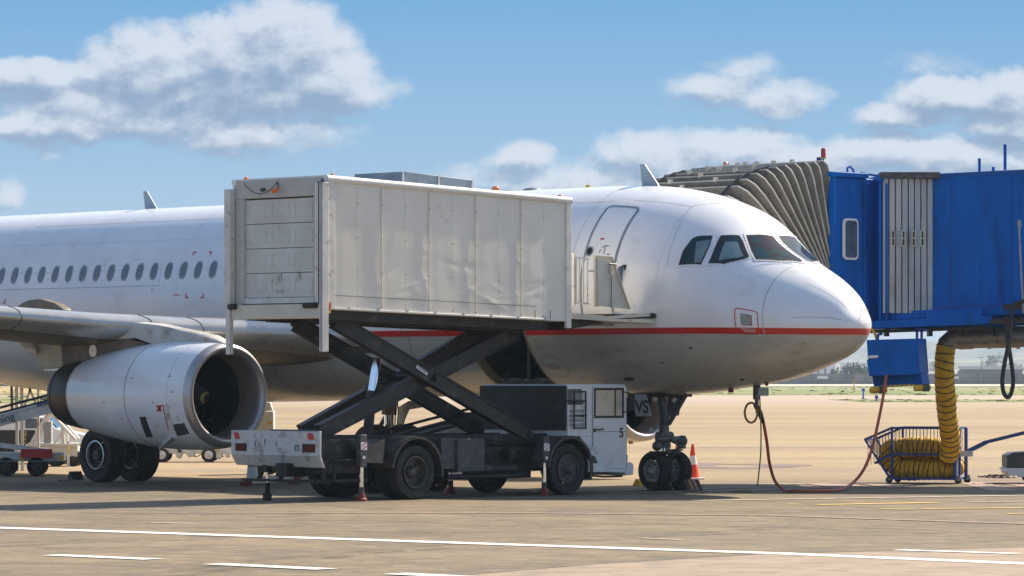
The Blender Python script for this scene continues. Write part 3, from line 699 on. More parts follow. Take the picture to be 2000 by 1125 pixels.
# rod at the nose tip
p=A(1694,590,.0)
b=MB(); t=fus(.14,-20); b.cyl(t,t+Vector((-.17,.0,.0)),.010,.006,8); b.build('static_rod',M['yel'],rad)
# belly fairing
def fair(s,a):
    t=max(0,min(1,(s-11.4)/(26.5-11.4))); e=math.sin(math.pi*min(1,max(0,t)))**.42 if 0<t<1 else 0
    ca=math.cos(R(a)); sa=math.sin(R(a)); ex=2/2.5
    w=1.72+.42*e; bz=1.92-.28*e+ (.25 if s>22 else 0)*((s-22)/4.5 if s>22 else 0); zc=3.02
    return Vector((s,w*math.copysign(abs(sa)**ex,sa),zc-(zc-bz)*abs(ca)**ex if ca<0 else zc+.1*ca))
b=MB(); L=[11.42+(26.4-11.42)*i/60 for i in range(61)]; AA=[90+180*i/40 for i in range(41)]
for s in L:
    for a in AA: b.v.append(tuple(fair(s,a)))
for i in range(60):
    for k in range(40): b.f.append([i*41+k,i*41+k+1,(i+1)*41+k+1,(i+1)*41+k]); b.m.append(0)
b.f.append(list(range(41))); b.m.append(0); b.f.append(list(range(60*41,61*41))); b.m.append(0)
for y_ in (12.9,14.6): 
    ribbon(b,fair,[(y_,a) for a in range(100,180,8)],.012,.004,1)
M['belly']=mat('belly_paint',(.36,.365,.355),.35,var=.08,scale=1,dirt=(.26,.24,.18),dirtcut=(.52,.8),coat=.2)
b.build('belly_fairing',[M['belly'],M['dgrey']],jet,ang=50)
# cargo hold behind the open hatch
M['hatchrim']=mat('hatch_rim_primer',(.20,.17,.10),.6,var=.2,scale=6)
b=MB(); n=14; inn=lambda s,a,k: Vector((s,0,3.4))+(fus(s,a)-Vector((s,0,3.4)))*k
hb=MB()
ang=[CA0+(CA1-CA0)*i/n for i in range(n+1)]
for s_a,s_b in ((CS0,CS0+.06),(CS1-.06,CS1)):
    for i in range(n):
        q=[fus(s_a,ang[i]),fus(s_b,ang[i]),fus(s_b,ang[i+1]),fus(s_a,ang[i+1])]; q2=[inn(s_a,ang[i],.9),inn(s_b,ang[i],.9),inn(s_b,ang[i+1],.9),inn(s_a,ang[i+1],.9)]
        hb.add([v*1 for v in q]+q2,[(0,1,2,3),(4,5,6,7),(0,1,5,4),(1,2,6,5),(2,3,7,6),(3,0,4,7)],0)
for i in (0,n-1):
    q=[fus(CS0+.06,ang[i]),fus(CS1-.06,ang[i]),fus(CS1-.06,ang[i+1]),fus(CS0+.06,ang[i+1])]; q2=[inn(CS0+.06,ang[i],.9),inn(CS1-.06,ang[i],.9),inn(CS1-.06,ang[i+1],.9),inn(CS0+.06,ang[i+1],.9)]
    hb.add(q+q2,[(0,1,2,3),(4,5,6,7),(0,1,5,4),(1,2,6,5),(2,3,7,6),(3,0,4,7)],0)
frame=hb.build('hatch_frame',M['hatchrim'],jet)
b=MB()
for (y0,y1,z0,z1,x0,x1) in ((-.9,.95,2.05,2.12,6.2,9.9),(-1.4,1.8,3.66,3.7,6.2,9.9),(-1.45,-1.4,2.6,3.7,6.2,9.9)): b.bb(x0,x1,y0,y1,z0,z1)
b.prism([(6.2,-.9,2.08),(6.2,-1.42,2.6),(9.9,-1.42,2.6),(9.9,-.9,2.08)],(0,-.03,.03))
for x_ in (6.15,9.9): b.prism([(x_,-.9,2.08),(x_,.95,2.08),(x_,1.5,2.7),(x_,1.78,3.3),(x_,1.8,3.7),(x_,-1.42,3.7),(x_,-1.42,2.6)],(.05,0,0))
for k in range(4): b.cyl((7.3+.45*k,.6,2.14),(7.3+.45*k,.9,2.14),.04,n=8)
for k in range(7): b.bb(6.3+.55*k,6.34+.55*k,-1.36,-1.30,2.6,3.66)
b.bb(7.9,7.98,.9,.94,2.1,3.6); b.build('cargo_hold',M['hold'],jet)
# cargo door swung up over the hatch
hg=fus(8,CA0); b=MB()
for i in range(n):
    def sw(s,a):
        p=fus(s,a); d=Vector((0,p.y-hg.y,p.z-hg.z)); th=R(112); return Vector((s,hg.y+.02+d.y*math.cos(th)-d.z*math.sin(th),hg.z+.08+d.y*math.sin(th)+d.z*math.cos(th)))
    q=[sw(CS0,ang[i]),sw(CS1,ang[i]),sw(CS1,ang[i+1]),sw(CS0,ang[i+1])]; off=Vector((0,0,.09)); b.add(q+[v+off for v in q],[(0,1,2,3),(4,5,6,7),(0,1,5,4),(1,2,6,5),(2,3,7,6),(3,0,4,7)],0)
b.build('cargo_door',M['belly'],jet)
# cabin windows
xs=[2,27,53,80,106,133,160,188,215,243,271,300,328,357,386,416,446]
s_first=fh(2,541)[0]; s_last=fh(446,524)[0]; pitch=(s_first-s_last)/16; aw=fh(215,532)[1]
wp=None
def win_at(s,side):
    u=rrect(s-.125,s+.125,aw-5.6,aw+5.6,.11,4.2); v=rrect(s-.098,s+.098,aw-4.6,aw+4.6,.085,3.5)
    if side<0: u=[(q[0],-q[1]) for q in u]; v=[(q[0],-q[1]) for q in v]
    return u,v
u,v=win_at(s_last,1)
for side in (1,-1):
    u,v=win_at(s_last,side)
    o=patch(fus,u,.004,.02,cu=.09,ca=3).build('cabin_window',M['winrim'],jet); g2=patch(fus,v,.008,.02,cu=.09,ca=3).build('pane',M['glass'],o)
    for k in range(-17,36):
        if k==0: continue
        s=s_last+k*pitch
        if side<0 and not 0<=k<=16: continue
        c=o.copy(); C.objects.link(c); c.parent=jet; c.location=(k*pitch,0,0); d=g2.copy(); C.objects.link(d); d.parent=c
# red corner marks of the emergency cut-in areas, and small placards
b=MB()
def mk_l(x,y,dx1,dy1,dx2,dy2):
    ribbon(b,fus,[fh(x+dx1,y+dy1),fh(x,y)],.030,.006); ribbon(b,fus,[fh(x,y),fh(x+dx2,y+dy2)],.030,.006)
mk_l(379,493,5,0,-3,6); mk_l(413.5,492.5,-5,0,-3,6); mk_l(363,581,0,-8,5,0); mk_l(397,581,0,-8,-5,0); mk_l(10,592,0,-8,-4,0)
b.build('red_corner_mark',M['red'],jet)
# forward service door (starboard), with grey outline band
d0=[(1145,494),(1150,470),(1160,432),(1172,408),(1178,404),(1238,403),(1246,405),(1240,418),(1222,450),(1210,480),(1200,508)]
q=[fh(*p) for p in d0]
DS1,DS0=fh(1145,490)[0],fh(1206,492)[0]; DA0=fh(1205,403.5)[1]; DA1=108.0
dd_=rrect(DS0,DS1,DA0,DA1,.10,3.0)
b=patch(fus,dd_,.006,.03,cu=.2,ca=4)
door=b.build('cabin_door',M['white'],jet,ang=50)
b=MB(); ribbon(b,fus,dd_,.055,.010,closed=True); b.build('door_outline',M['bandgrey'],door)
pa=fh(1152,491); b=patch(fus,rrect(pa[0]-.10,pa[0]+.10,pa[1]-2.9,pa[1]+2.9,.098,2.8),.012,.02,cu=.08,ca=2); o=b.build('porthole',M['bandgrey'],door)
b=patch(fus,rrect(pa[0]-.07,pa[0]+.07,pa[1]-2.0,pa[1]+2.0,.068,1.9),.016,.02,cu=.08,ca=2); b.build('pane',M['dark'],o)
pa=fh(1177,467); b=patch(fus,rrect(pa[0]-.05,pa[0]+.05,pa[1]-.45,pa[1]+.45,.01,.1),.012,.02); b.build('placard',M['textred'],door)
b=MB(); 
for q in ([(1176,484),(1184,480),(1190,481)],[(1171,494),(1174,487)],[(1186,497),(1192,497)],[(1183,482),(1180,496)]): ribbon(b,fus,[fh(*p) for p in q],.016,.014)
b.build('door_handle',M['dgrey'],door)
b=MB(); ribbon(b,fus,[fh(1161,394),fh(1200,392),fh(1258,398)],.045,.02); b.build('rain_gutter',M['white'],jet)
# port boarding door under the hood (mirrored)
b=patch(fus,[(q[0],-q[1]) for q in dd_],.006,.03,cu=.2,ca=4); d2=b.build('cabin_door',M['white'],jet,ang=50)
b=MB(); ribbon(b,fus,[(q[0],-q[1]) for q in dd_],.055,.010,closed=True); b.build('door_outline',M['bandgrey'],d2)
# cockpit windows: outlines read on the hull, mirrored to the other side
cw=[[(1327,517),(1331,503),(1336,489),(1344,478),(1353,467),(1362,463),(1391,462),(1386,480),(1377,500),(1369,516)],
    [(1385,514),(1392,498),(1400,478),(1408,462),(1443,461.5),(1450,472),(1462,501),(1459,504),(1440,509),(1415,515)],
    [(1459,461),(1470,460.5),(1537,466),(1545,470),(1557,487),(1569,509),(1563,512),(1520,509),(1478,506)]]
M['see_through_patch']=mat('painted_see_through_light',(.16,.23,.25),.12,var=.2,scale=3)  # paler colour for light showing through from the opposite windows
def mir(p): return [(q[0],-q[1]) for q in p]
def grow(poly,k):
    c=(sum(p[0] for p in poly)/len(poly),sum(p[1] for p in poly)/len(poly)); return [(c[0]+(p[0]-c[0])*k,c[1]+(p[1]-c[1])*k) for p in poly]
for side in (1,-1):
    for pol in cw:
        uv=[fh(*p) for p in pol]
        uv=[(u_,max(a_,math.degrees(math.asin(min(1,.075/max(.16,fW(math.sqrt(u_)))))))) for u_,a_ in uv]
        if side<0: uv=mir(uv)
        out_=grow(uv,1.13); 
        o=patch(fus,out_,.010,.03,cu=.12,ca=3).build('cockpit_window',M['white'],jet,ang=40)
        patch(fus,grow(uv,1.045),.013,.03,cu=.12,ca=3).build('seal',M['dgrey'],o,ang=40)
        patch(fus,uv,.017,.03,cu=.12,ca=3).build('pane',M['cockpit'],o,ang=40)
        k_=cw.index(pol)
        if k_<2:
            iv=[[(1357,514),(1361,474),(1388,470),(1384,482),(1376,498),(1369,513)],[(1404,510),(1416,474),(1440,474),(1452,501),(1440,505)]][k_]; iuv=[fh(*p) for p in iv]; iuv=iuv if side>0 else mir(iuv); patch(fus,iuv,.020,.006,cu=.12,ca=3).build('painted_light_patch',M['see_through_patch'],o,ang=40)  # patch on the pane, painted as light seen through the cockpit
        bb_=MB()
        for i in range(len(out_)):
            a_,c_=out_[i],out_[(i+1)%len(out_)]; L=(fus(*a_)-fus(*c_)).length
            for k in range(int(L/.075)):
                t=k/max(1,int(L/.075)); p=fus(a_[0]+(c_[0]-a_[0])*t,a_[1]+(c_[1]-a_[1])*t); bb_.box(p,(.016,.016,.016))
        bb_.build('rivet',M['grey'],o)['kind']='stuff'
b=MB(); 
ribbon(b,fus,[fh(1480,508),fh(1530,512),fh(1550,512)],.02,.035); ribbon(b,fus,[fh(1500,508.5),fh(1556,514)],.014,.05); b.build('wiper',M['textdk'],jet)
# static port plate framed in red, placards and small vents
b=MB(); cs,ca=fh(1458,628.5)
pr=[fh(1436,605),fh(1480,605),fh(1482,651),fh(1438,651)]
us=(fh(1436,628)[0],fh(1480,628)[0]); as_=(fh(1458,605)[1],fh(1458,652)[1])
ribbon(b,fus,rrect(min(us),max(us),min(as_),max(as_),.09,2.2),.018,.006,closed=True); b.build('red_frame_mark',M['textred'],jet)
us=(fh(1448,625)[0],fh(1467,625)[0]); as_=(fh(1457,614)[1],fh(1457,635)[1])
o=patch(fus,rrect(min(us)-.012,max(us)+.012,min(as_)-.3,max(as_)+.3,.03,.8),.006,.02).build('static_plate',M['textred'],jet); patch(fus,rrect(min(us),max(us),min(as_),max(as_),.02,.5),.011,.02).build('plate_face',M['grey'],o)
us=(fh(1448,646)[0],fh(1476,646)[0]); as_=(fh(1460,641)[1],fh(1460,649)[1])
b=MB()
for k in range(3): 
    a_=min(as_)+(max(as_)-min(as_))*(k+.5)/3; ribbon(b,fus,[(min(us),a_),(max(us)-.03*k,a_)],.012,.006)
b.build('placard',mat('pale_placard',(.62,.45,.44),.5),jet)
us=(fh(1056,697)[0],fh(1112,697)[0]); 
b=MB(); hp=[fh(1053,696),fh(1060,694),fh(1082,694.5),fh(1090,700),fh(1112,730),fh(1110,735),fh(1078,734)]; ribbon(b,fus,hp,.012,.006,closed=True); b.build('red_frame_mark',M['textred'],jet)
c=fh(1082,716); patch(fus,rrect(c[0]-.17,c[0]+.17,c[1]-2.6,c[1]+2.6,.16,2.5),.006,.02,cu=.1,ca=2).build('access_panel',mat('panel_brownish',(.30,.26,.23),.5),jet)
for (x,y,du,da,mm,nm) in ((1229,740,.13,1.5,'dark','drain_inlet'),(1349,679,.05,.5,'dgrey','probe'),(1450,741,.04,1.0,'dark','probe'),(1292,708,.07,.4,'dgrey','probe'),(1136,737,.06,.35,'seam','vent'),(345,576,.12,.25,'textred','vent'),(297,566,.02,.3,'dgrey','vent')):
    try: c=fh(x,y)
    except RuntimeError: continue
    patch(fus,rrect(c[0]-du,c[0]+du,c[1]-da,c[1]+da,du*.8,da*.8),.012,.03,cu=.1,ca=2).build(nm,M[mm],jet)
b=MB(); t=fus(3.1,172); b.box(t+Vector((0,0,-.05)),(.12,.03,.09)); t=fus(2.3,176); b.ball(t+Vector((0,0,-.02)),.04,6); b.build('drain_mast',M['dred'],jet,bev=.005)
# crown aerials
def blade(px,py0,ptop,label=None,h=.42,pxb=None):
    s,hh=apl(px,py0,0); s0=s; b=MB()
    b.prism([(s0-.22,-.018,5.88),(s0+.24,-.018,5.88),(s0+.30,-.012,5.92+h),(s0+.17,-.012,5.92+h)],(0,.03,0)); b.build('antenna',M['aerial'],jet,bev=.006)
blade(297,412,380,h=.40); blade(1272,363,323,h=.40)
b=MB(); s,hh=apl(1148,366,0); b.prism([(s-.07,-.015,5.9),(s+.09,-.015,5.9),(s+.02,-.01,5.97),(s-.06,-.01,5.97)],(0,.03,0)); b.build('antenna',M['yel'],jet)
b=MB(); s,hh=apl(1040,370,0); b.ball((s,0,5.9),.2,8,sz=.4); b.build('dome_antenna',M['galv'],jet)
# ------------------------------------------------ wings and tail
def airfoil(n=22,t=.12):
    P=[]
    for i in range(n+1):                      # upper TE->LE
        x=.5*(1+math.cos(math.pi*i/n)); y=5*t*(.2969*math.sqrt(x)-.126*x-.3516*x*x+.2843*x**3-.1015*x**4); P.append((x,y*1.05))
    for i in range(1,n):
        x=.5*(1-math.cos(math.pi*i/n)); y=5*t*(.2969*math.sqrt(x)-.126*x-.3516*x*x+.2843*x**3-.1015*x**4); P.append((x,-y*.95-.03*math.sin(math.pi*x)*0))
    return P
def wing(sections,side,names,mats,vertical=False,le=.13):
    n=22; rows=[]
    for (lat,sle,h,ch,t,inc) in sections:
        r=[]
        for x,y in airfoil(n,t):
            ci,si=math.cos(R(inc)),math.sin(R(inc)); X=x*ch; Y=y*ch
            dx=X*ci+Y*si; dz=-X*si+Y*ci
            r.append(Vector((sle+dx,side*lat,h+dz)) if not vertical else Vector((sle+X,Y,h)))
        rows.append(r)
    af=airfoil(n,.12); K=len(rows[0]); a=MB(); l=MB()
    for i in range(len(rows)-1):
        sub=6
        for k in range(K):
            j=(k+1)%K; tgt = l if (af[k][0]+af[j][0])/2<le else a
            for s in range(sub):
                A0=[rows[i][q].lerp(rows[i+1][q],s/sub) for q in (k,j)]; A1=[rows[i][q].lerp(rows[i+1][q],(s+1)/sub) for q in (k,j)]
                tgt.add([A0[0],A0[1],A1[1],A1[0]],[(0,1,2,3)])
    a.sheet(rows[-1]); a.sheet(rows[0])
    def weld(b,nm,mt):
        o=b.build(nm,mt,jet,ang=50,fixn=False); bm=bmesh.new(); bm.from_mesh(o.data); bmesh.ops.remove_doubles(bm,verts=bm.verts,dist=1e-4); bmesh.ops.recalc_face_normals(bm,faces=bm.faces); bm.to_mesh(o.data); bm.free(); o.data.shade_smooth(); o.data.set_sharp_from_angle(angle=R(50)); return o
    o=weld(a,names[0],mats[0]); o2=weld(l,names[1],mats[1]); return o,o2,rows
LE=lambda lat: 12.1+.52*(lat-1.98)
sec=[(1.2,11.4,2.96,6.9,.155,3.4),(1.98,12.0,3.0,6.3,.15,3.2),(3.2,LE(3.2),3.06,5.2,.146,3.2),(4.6,LE(4.6),3.12,4.45,.15,3.6),(6.4,LE(6.4),3.24,3.9,.155,3.8),(8.2,LE(8.2),3.40,3.5,.155,3.6),(10,LE(10),3.60,3.0,.14,2.5),(14,LE(14),4.0,2.1,.11,0),(16.9,LE(16.9),4.4,1.5,.105,-.5)]
for sd in (1,-1):
    wo,ls,rows=wing(sec,sd,('wing','slat'),(M['wing'],M['slat']))
    b=MB()
    for lat in (4.65,5.55,7.9,12):
        z=[q for q in sec if q[0]<=lat][-1]; z2=sec[sec.index(z)+1]; t=(lat-z[0])/(z2[0]-z[0]); L_=[a_+(c_-a_)*t for a_,c_ in zip(z,z2)]
        P=[(x,y) for x,y in airfoil(22,L_[4]) if x<.15]; pts=[Vector((L_[1]+x*L_[3]*math.cos(R(L_[5]))+y*L_[3]*math.sin(R(L_[5])),sd*lat,L_[2]-x*L_[3]*math.sin(R(L_[5]))+y*L_[3])) for x,y in P]
        b.tube(pts,.011,5)
    b.build('slat_joint',M['textdk'],ls)
    # flap track fairings
    for (lat,L_,z0) in ((3.6,2.6,2.8),(8.8,2.2,3.1),(12.2,1.8,3.5)):
        b=MB(); s0=LE(lat)+{3.6:2.7,8.8:1.5,12.2:1.2}[lat]
        b.lathe((s0,sd*lat,z0-.1),(1,0,-.06),[(0,.01),(L_*.12,.10),(L_*.3,.17),(L_*.6,.18),(L_*.85,.10),(L_,.01)],16); o=b.build('flap_track_fairing',M['cowl'],wo)
    # winglet
    b=MB(); b.prism([(19.7,sd*16.88,4.1),(21.4,sd*16.88,4.0),(21.5,sd*16.95,5.3),(20.9,sd*16.95,5.3)],(0,.03,0)); b.build('winglet',M['white'],wo)
# overwing hump seen over the leading edge (inboard spoiler fairing)
pts=[A(x,y,4.2) for x,y in ((32,600),(42,591),(56,585.5),(75,583.5),(88,587),(105,592),(122,604))]
b=MB(); b.prism([p for p in pts]+[Vector((pts[-1].x,4.2,3.3)),Vector((pts[0].x,4.2,3.3))],(0,-.25,0)); b.build('wing_top_fairing',mat('brown_fairing',(.17,.14,.09),.5,var=.2,scale=4),jet,bev=.03)
wing([(0,31.0,4.9,3.6,.10,0),(6.2,34.6,5.3,1.5,.09,0)],1,('tailplane','tailplane_edge'),(M['white'],M['slat']))
wing([(0,31.0,4.9,3.6,.10,0),(6.2,34.6,5.3,1.5,.09,0)],-1,('tailplane','tailplane_edge'),(M['white'],M['slat']))
wing([(0,29.5,5.6,5.6,.10,0),(0,31.3,7.6,4.6,.10,0),(0,34.6,11.7,2.1,.10,0)],1,('tail_fin','tail_fin_edge'),(M['white'],M['slat']),vertical=True)
# ------------------------------------------------ engines
def engine(side):
    lat=5.75*side; s0=11.33; h0=1.83
    ax=Vector((1,0,0)); O=(s0,lat,h0)
    root=MB()
    cowl=[(.16,1.028),(.35,1.052),(.7,1.072),(1.2,1.078),(1.7,1.066),(2.2,1.035),(2.8,.975),(3.4,.895),(3.9,.812),(4.3,.735)]
    fc=pchip([c_[0] for c_ in cowl],[c_[1] for c_ in cowl])
    ds=[.16+(4.3-.16)*i/44 for i in range(45)]
    # slightly drooped centreline towards the back is not needed; cowl body
    root.lathe(O,ax,[(d,fc(d)) for d in ds]+[(4.3,.70),(4.0,.68)],72)
    nac=root.build('engine_nacelle',M['cowl'],jet,ang=40)
    def surf(d,a): return Vector((s0+d,lat+fc(d)*math.sin(R(a)),h0+fc(d)*math.cos(R(a))))
    b=MB(); b.lathe(O,ax,[(.16,1.028),(.08,1.012),(.03,.985),(.0,.945),(-.005,.915),(.02,.875),(.07,.845),(.14,.825),(.22,.81)],72); b.build('intake_lip',M['polish'],nac,ang=60)
    b=MB(); b.lathe(O,ax,[(.22,.81),(.45,.80),(.62,.802),(.62,.812),(.66,.812),(.66,.80),(.95,.82),(1.5,.84)],64,mf=lambda i:0 if i<5 else 1); b.build('intake_duct',[M['duct'],M['dark']],nac)
    b=MB(); b.lathe((s0+1.5,lat,h0),ax,[(0,.84),(0.0,.01)],48); 
    for k in range(22):
        a0=2*math.pi*k/22; P=[]
        for r_,tw,cw_ in ((.24,.9,.09),(.4,.65,.11),(.6,.42,.13),(.81,.28,.145)):
            for s_ in (-1,1):
                a=a0+s_*cw_*math.cos(tw*.0+0)/max(r_,.2)*.75; P.append(Vector((s0+1.05+s_*cw_*(1-tw*.4)+.05,lat+r_*math.sin(a),h0+r_*math.cos(a))))
        b.add(P,[(0,1,3,2),(2,3,5,4),(4,5,7,6)],1)
    b.build('fan',[M['dark'],mat('fan_blade',(.028,.024,.022),.35,.6,var=.15,scale=5)],nac,fixn=False)
    b=MB(); b.lathe((s0+.62,lat,h0),ax,[(0,.005),(.05,.06),(.14,.12),(.28,.19),(.45,.25),(.52,.26)],32,m=0)
    for t in range(26):                     # painted spiral on the spinner
        a=t*.17; r0=.035+.15*(t/26)**1.0; a2=a+.17; r1=.035+.15*((t+1)/26)
        def sp(r_,a_,w_): 
            rr=r_+w_; d=pchip([.005,.06,.12,.19,.25],[0,.05,.14,.28,.45])(rr); return Vector((s0+.612+d,lat+rr*math.sin(a_),h0+rr*math.cos(a_)))
        wv=.022*math.sin(math.pi*min(1,(t+1)/26)); wv2=.022*math.sin(math.pi*min(1,(t+2)/27))
        b.add([sp(r0,a,-wv),sp(r0,a,wv),sp(r1,a2,wv2),sp(r1,a2,-wv2)],[(0,1,2,3)],1)
    b.build('spinner',[M['dgrey'],mat('spinner_yellow',(.75,.55,.18),.4)],nac,fixn=False)
    b=MB(); b.lathe(O,ax,[(4.28,.722),(4.6,.70),(4.9,.655),(5.12,.60),(5.1,.585),(4.6,.62),(4.2,.64)],64); b.lathe(O,ax,[(4.3,.5),(4.9,.34),(5.3,.02)],32)
    b.lathe(O,ax,[(4.98,.648),(5.0,.645),(5.0,.632),(4.98,.632)],64); b.build('exhaust_nozzle',M['hot'],nac,ang=40)
    # cowl joints and markings
    b=MB()
    ribbon(b,surf,[(1.98,a) for a in range(0,360,10)],.018,.004,closed=True); ribbon(b,surf,[(.62,a) for a in range(0,360,10)],.007,.003,closed=True)
    ribbon(b,surf,[(.62,172),(1.98,172),(4.28,172)],.014,.004); ribbon(b,surf,[(4.26,a) for a in range(0,360,10)],.012,.004,closed=True)
    b.build('cowl_joint',M['dgrey'],nac)
    if side>0:
        tr=BVHTree.FromPolygons([Vector(v) for v in root.v],root.f)
        def eh(px,py):
            p=hit(px,py,tr); d=p.x-s0; return d, math.degrees(math.atan2(p.y-lat,p.z-h0))
        b=MB(); 
        def pq(pts,off=.006): patch(surf,[eh(*p) for p in pts],off,.012,cu=.1,ca=4,b=b)
        pq([(273,814),(285,814),(291,834),(299,853),(287,854),(279,835)]); b.build('black_vent',M['textdk'],nac)
        b=MB(); pq([(338,829),(360,826),(366,839),(370,847),(347,851)]); b.build('chin_vent',M['dgrey'],nac)
        b=MB(); ribbon(b,surf,[eh(318.5,790),eh(321,805),eh(325,822),eh(329.5,838)],.028,.006); b.build('red_line',M['textred'],nac)
        b=MB(); pq([(304,792),(317,791),(314,797),(317,804),(305,803),(309,797)]); c_=[eh(*p) for p in ((323,794),(327,791),(331,795),(329.5,801),(325,801))]; ribbon(b,surf,c_,.012,.006,closed=True); b.build('warning_symbol',M['textred'],nac)
        b=MB(); pq([(310,795.5),(314,795),(313.5,800),(310.5,800)],.012); b.build('warning_symbol',M['textdk'],nac)
        b=MB()
        for k in range(6): ribbon(b,surf,[eh(324.5,807+k*2.4),eh(333-(k%2)*2,807+k*2.4)],.010,.005)
        for (x,y) in ((258,739),(332,735),(299,787),(337,766),(203,786),(238,818),(361,763)): ribbon(b,surf,[eh(x-3,y),eh(x+3,y)],.010,.005); ribbon(b,surf,[eh(x,y-3),eh(x+.5,y-1)],.012,.005)
        ribbon(b,surf,rrect(*[*(lambda p,q:(min(p[0],q[0]),max(p[0],q[0]),min(p[1],q[1]),max(p[1],q[1])))(eh(303,830),eh(325,853))],.05,2),.007,.004,closed=True)
        ribbon(b,surf,rrect(*[*(lambda p,q:(min(p[0],q[0]),max(p[0],q[0]),min(p[1],q[1]),max(p[1],q[1])))(eh(344,812),eh(352,822))],.03,1.5),.006,.004,closed=True)
        b.build('small_placard',M['dgrey'],nac)
        # strake and little drain mast below
        b=MB(); p0=surf(*eh(345,858)); p1=surf(*eh(322,872)); b.prism([p0,p1,p1+Vector((.02,.13,-.06)),p0+Vector((-.05,.16,.04))],(.0,.015,.02)); b.build('cowl_fin',M['white'],nac,bev=.004)
    # pylon
    hw=.22
    up=[(430,671),(416,661),(400,654),(360,645),(310,632.5),(265,628.5),(215,632),(160,641),(110,648),(60,650),(20,652)]
    lo=[(430,671),(400,670),(370,668),(345,668),(305,676),(252,660),(227,664),(190,668),(120,674),(75,668),(20,665)]
    def PP(p,l=5.95): s_,h_=apl(p[0],p[1],l); return s_,h_
    u=[PP(p) for p in up]; l=[PP(p) for p in lo]; n=len(u); b=MB()
    for i in range(n):
        k=min(1,.35+i*.28); w_=hw*k; zt,zb=u[i][1],min(l[i][1],u[i][1]-.02)
        st=u[i][0]
        # rounded section: 8 points
        for (dy,fz) in ((-1,0),(-1,.7),(-.75,.93),(0,1),(.75,.93),(1,.7),(1,0),(0,-.02)): b.v.append((st,lat+w_*dy,zb+(zt-zb)*fz))
    for i in range(n-1):
        for k in range(8): b.f.append([i*8+k,i*8+(k+1)%8,(i+1)*8+(k+1)%8,(i+1)*8+k]); b.m.append(0)
    b.f.append(list(range(8))); b.m.append(0)
    pyl=b.build('pylon',M['pylon'],jet,ang=45)
    b=MB()
    hotp=[(348,669),(305,677),(252,661),(227,664),(190,668),(121,675),(124,718),(165,722),(200,712),(262,702),(306,688)]
    q=[PP(p,5.93) for p in hotp]; b.prism([(s_,lat-.18,h_) for s_,h_ in q],(0,.36,0)); ho=b.build('pylon_hot_panel',M['pyl_hot'],pyl)
    c_=PP((182.4,685),5.93); b=MB(); b.cyl((c_[0],lat+side*.17,c_[1]),(c_[0],lat+side*.195,c_[1]),.125,n=28); b.cyl((c_[0],lat+side*.19,c_[1]),(c_[0],lat+side*.198,c_[1]),.012,n=8,m=1); b.build('round_cover',[M['alu'],M['textdk']],ho)
    b=MB(); q=[PP(p,5.93) for p in [(45,667),(75,666),(121,675),(124,717),(89,722),(77,714),(66,698),(52,683),(40,672)]]; b.prism([(s_,lat-.2,h_) for s_,h_ in q],(0,.4,0)); b.build('pylon_aft_fairing',M['wing_beige'],pyl,bev=.02)
    b=MB(); q=[PP(p,5.93) for p in [(88,722),(150,716),(135,724),(92,724)]]; b.prism([(s_,lat-.24,h_) for s_,h_ in q],(0,.48,0)); b.build('pylon_shelf',M['alu'],pyl)
    t=PP((44,676),6.2); e=PP((60,690),6.2); b=MB(); b.tube([(t[0],lat+.3*side,t[1]),(t[0]-.12,lat+.3*side,t[1]-.06),(e[0],lat+.3*side,e[1])],[.02,.12,.015],14); b.build('fairing_tip',M['white'],pyl)
M['pylon']=mat('pylon_paint',(.50,.48,.43),.42,var=.12,scale=2,dirt=(.27,.22,.16),dirtcut=(.5,.72),dscale=2.2)
M['wing_beige']=mat('aft_fairing_beige',(.46,.43,.34),.5,var=.1,scale=3,dirt=(.25,.2,.12),dirtcut=(.56,.8))
engine(1); engine(-1)
# ------------------------------------------------ landing gear
M['rimmain']=mat('main_rim_paint',(.05,.045,.042),.5,.3,var=.3,scale=8)
def main_gear(side):
    lat=3.75*side; s0=17.42
    g=MB(); g.cyl((s0-.1,lat,2.9),(s0,lat,1.35),.17,n=18); g.cyl((s0,lat,1.4),(s0+.02,lat,.56),.11,n=18,m=1); g.cyl((s0,lat-.62,.56),(s0,lat+.62,.56),.09,n=16)
    g.tube([(s0+.12,lat,1.3),(s0+.42,lat,.95),(s0+.12,lat,.62)],.05,8); g.tube([(s0,lat,1.9),(s0,lat-side*1.3,2.55)],.07,10)
    for k in range(5): g.tube([(s0-.14,lat+.05*k-.1,1.9),(s0-.2+.03*k,lat+.06*k-.1,1.4),(s0-.12,lat+.05*k-.1,.8)],.014,6,m=2)
    gear=g.build('main_landing_gear',[M['gear'],M['chrome'],M['textdk']],jet)
    for k in (-1,1): wheel(gear,(s0,lat+k*.445,.565),.575,.42,.30,M['rimmain'],holes=9,name='wheel',side=side,dish=.12,band=M['rimbright'])
    b=MB(); b.prism([A(x,y,lat+side*.35) for x,y in ((800,783),(826,783),(842,793),(800,800),(792,818),(788,832),(779,829),(780,795))] if side<0 else [(s0-.4,lat+.35,2.9),(s0+.3,lat+.35,2.9),(s0+.25,lat+.35,1.5),(s0-.2,lat+.35,1.3)],(0,.03,0)); b.build('gear_door',M['belly'],gear)
main_gear(1); main_gear(-1)
s0=5.11
g=MB(); g.cyl((s0+.12,0,2.0),(s0,0,1.0),.095,n=16); g.cyl((s0+.01,0,1.12),(s0,0,.82),.125,n=18); g.cyl((s0,0,.9),(s0-.02,0,.38),.07,n=14,m=1); g.cyl((s0-.02,-.34,.38),(s0-.02,.34,.38),.06,n=12)
g.cyl((s0,-.18,1.05),(s0,.18,1.05),.085,n=12); g.tube([(s0-.10,-.02,1.28),(s0-.62,-.02,1.92)],.045,8); g.tube([(s0-.1,.09,1.3),(s0-.6,.09,1.95)],.02,6); g.tube([(s0-.1,0,1.0),(s0-.42,0,.86),(s0-.1,0,.55)],.04,8)
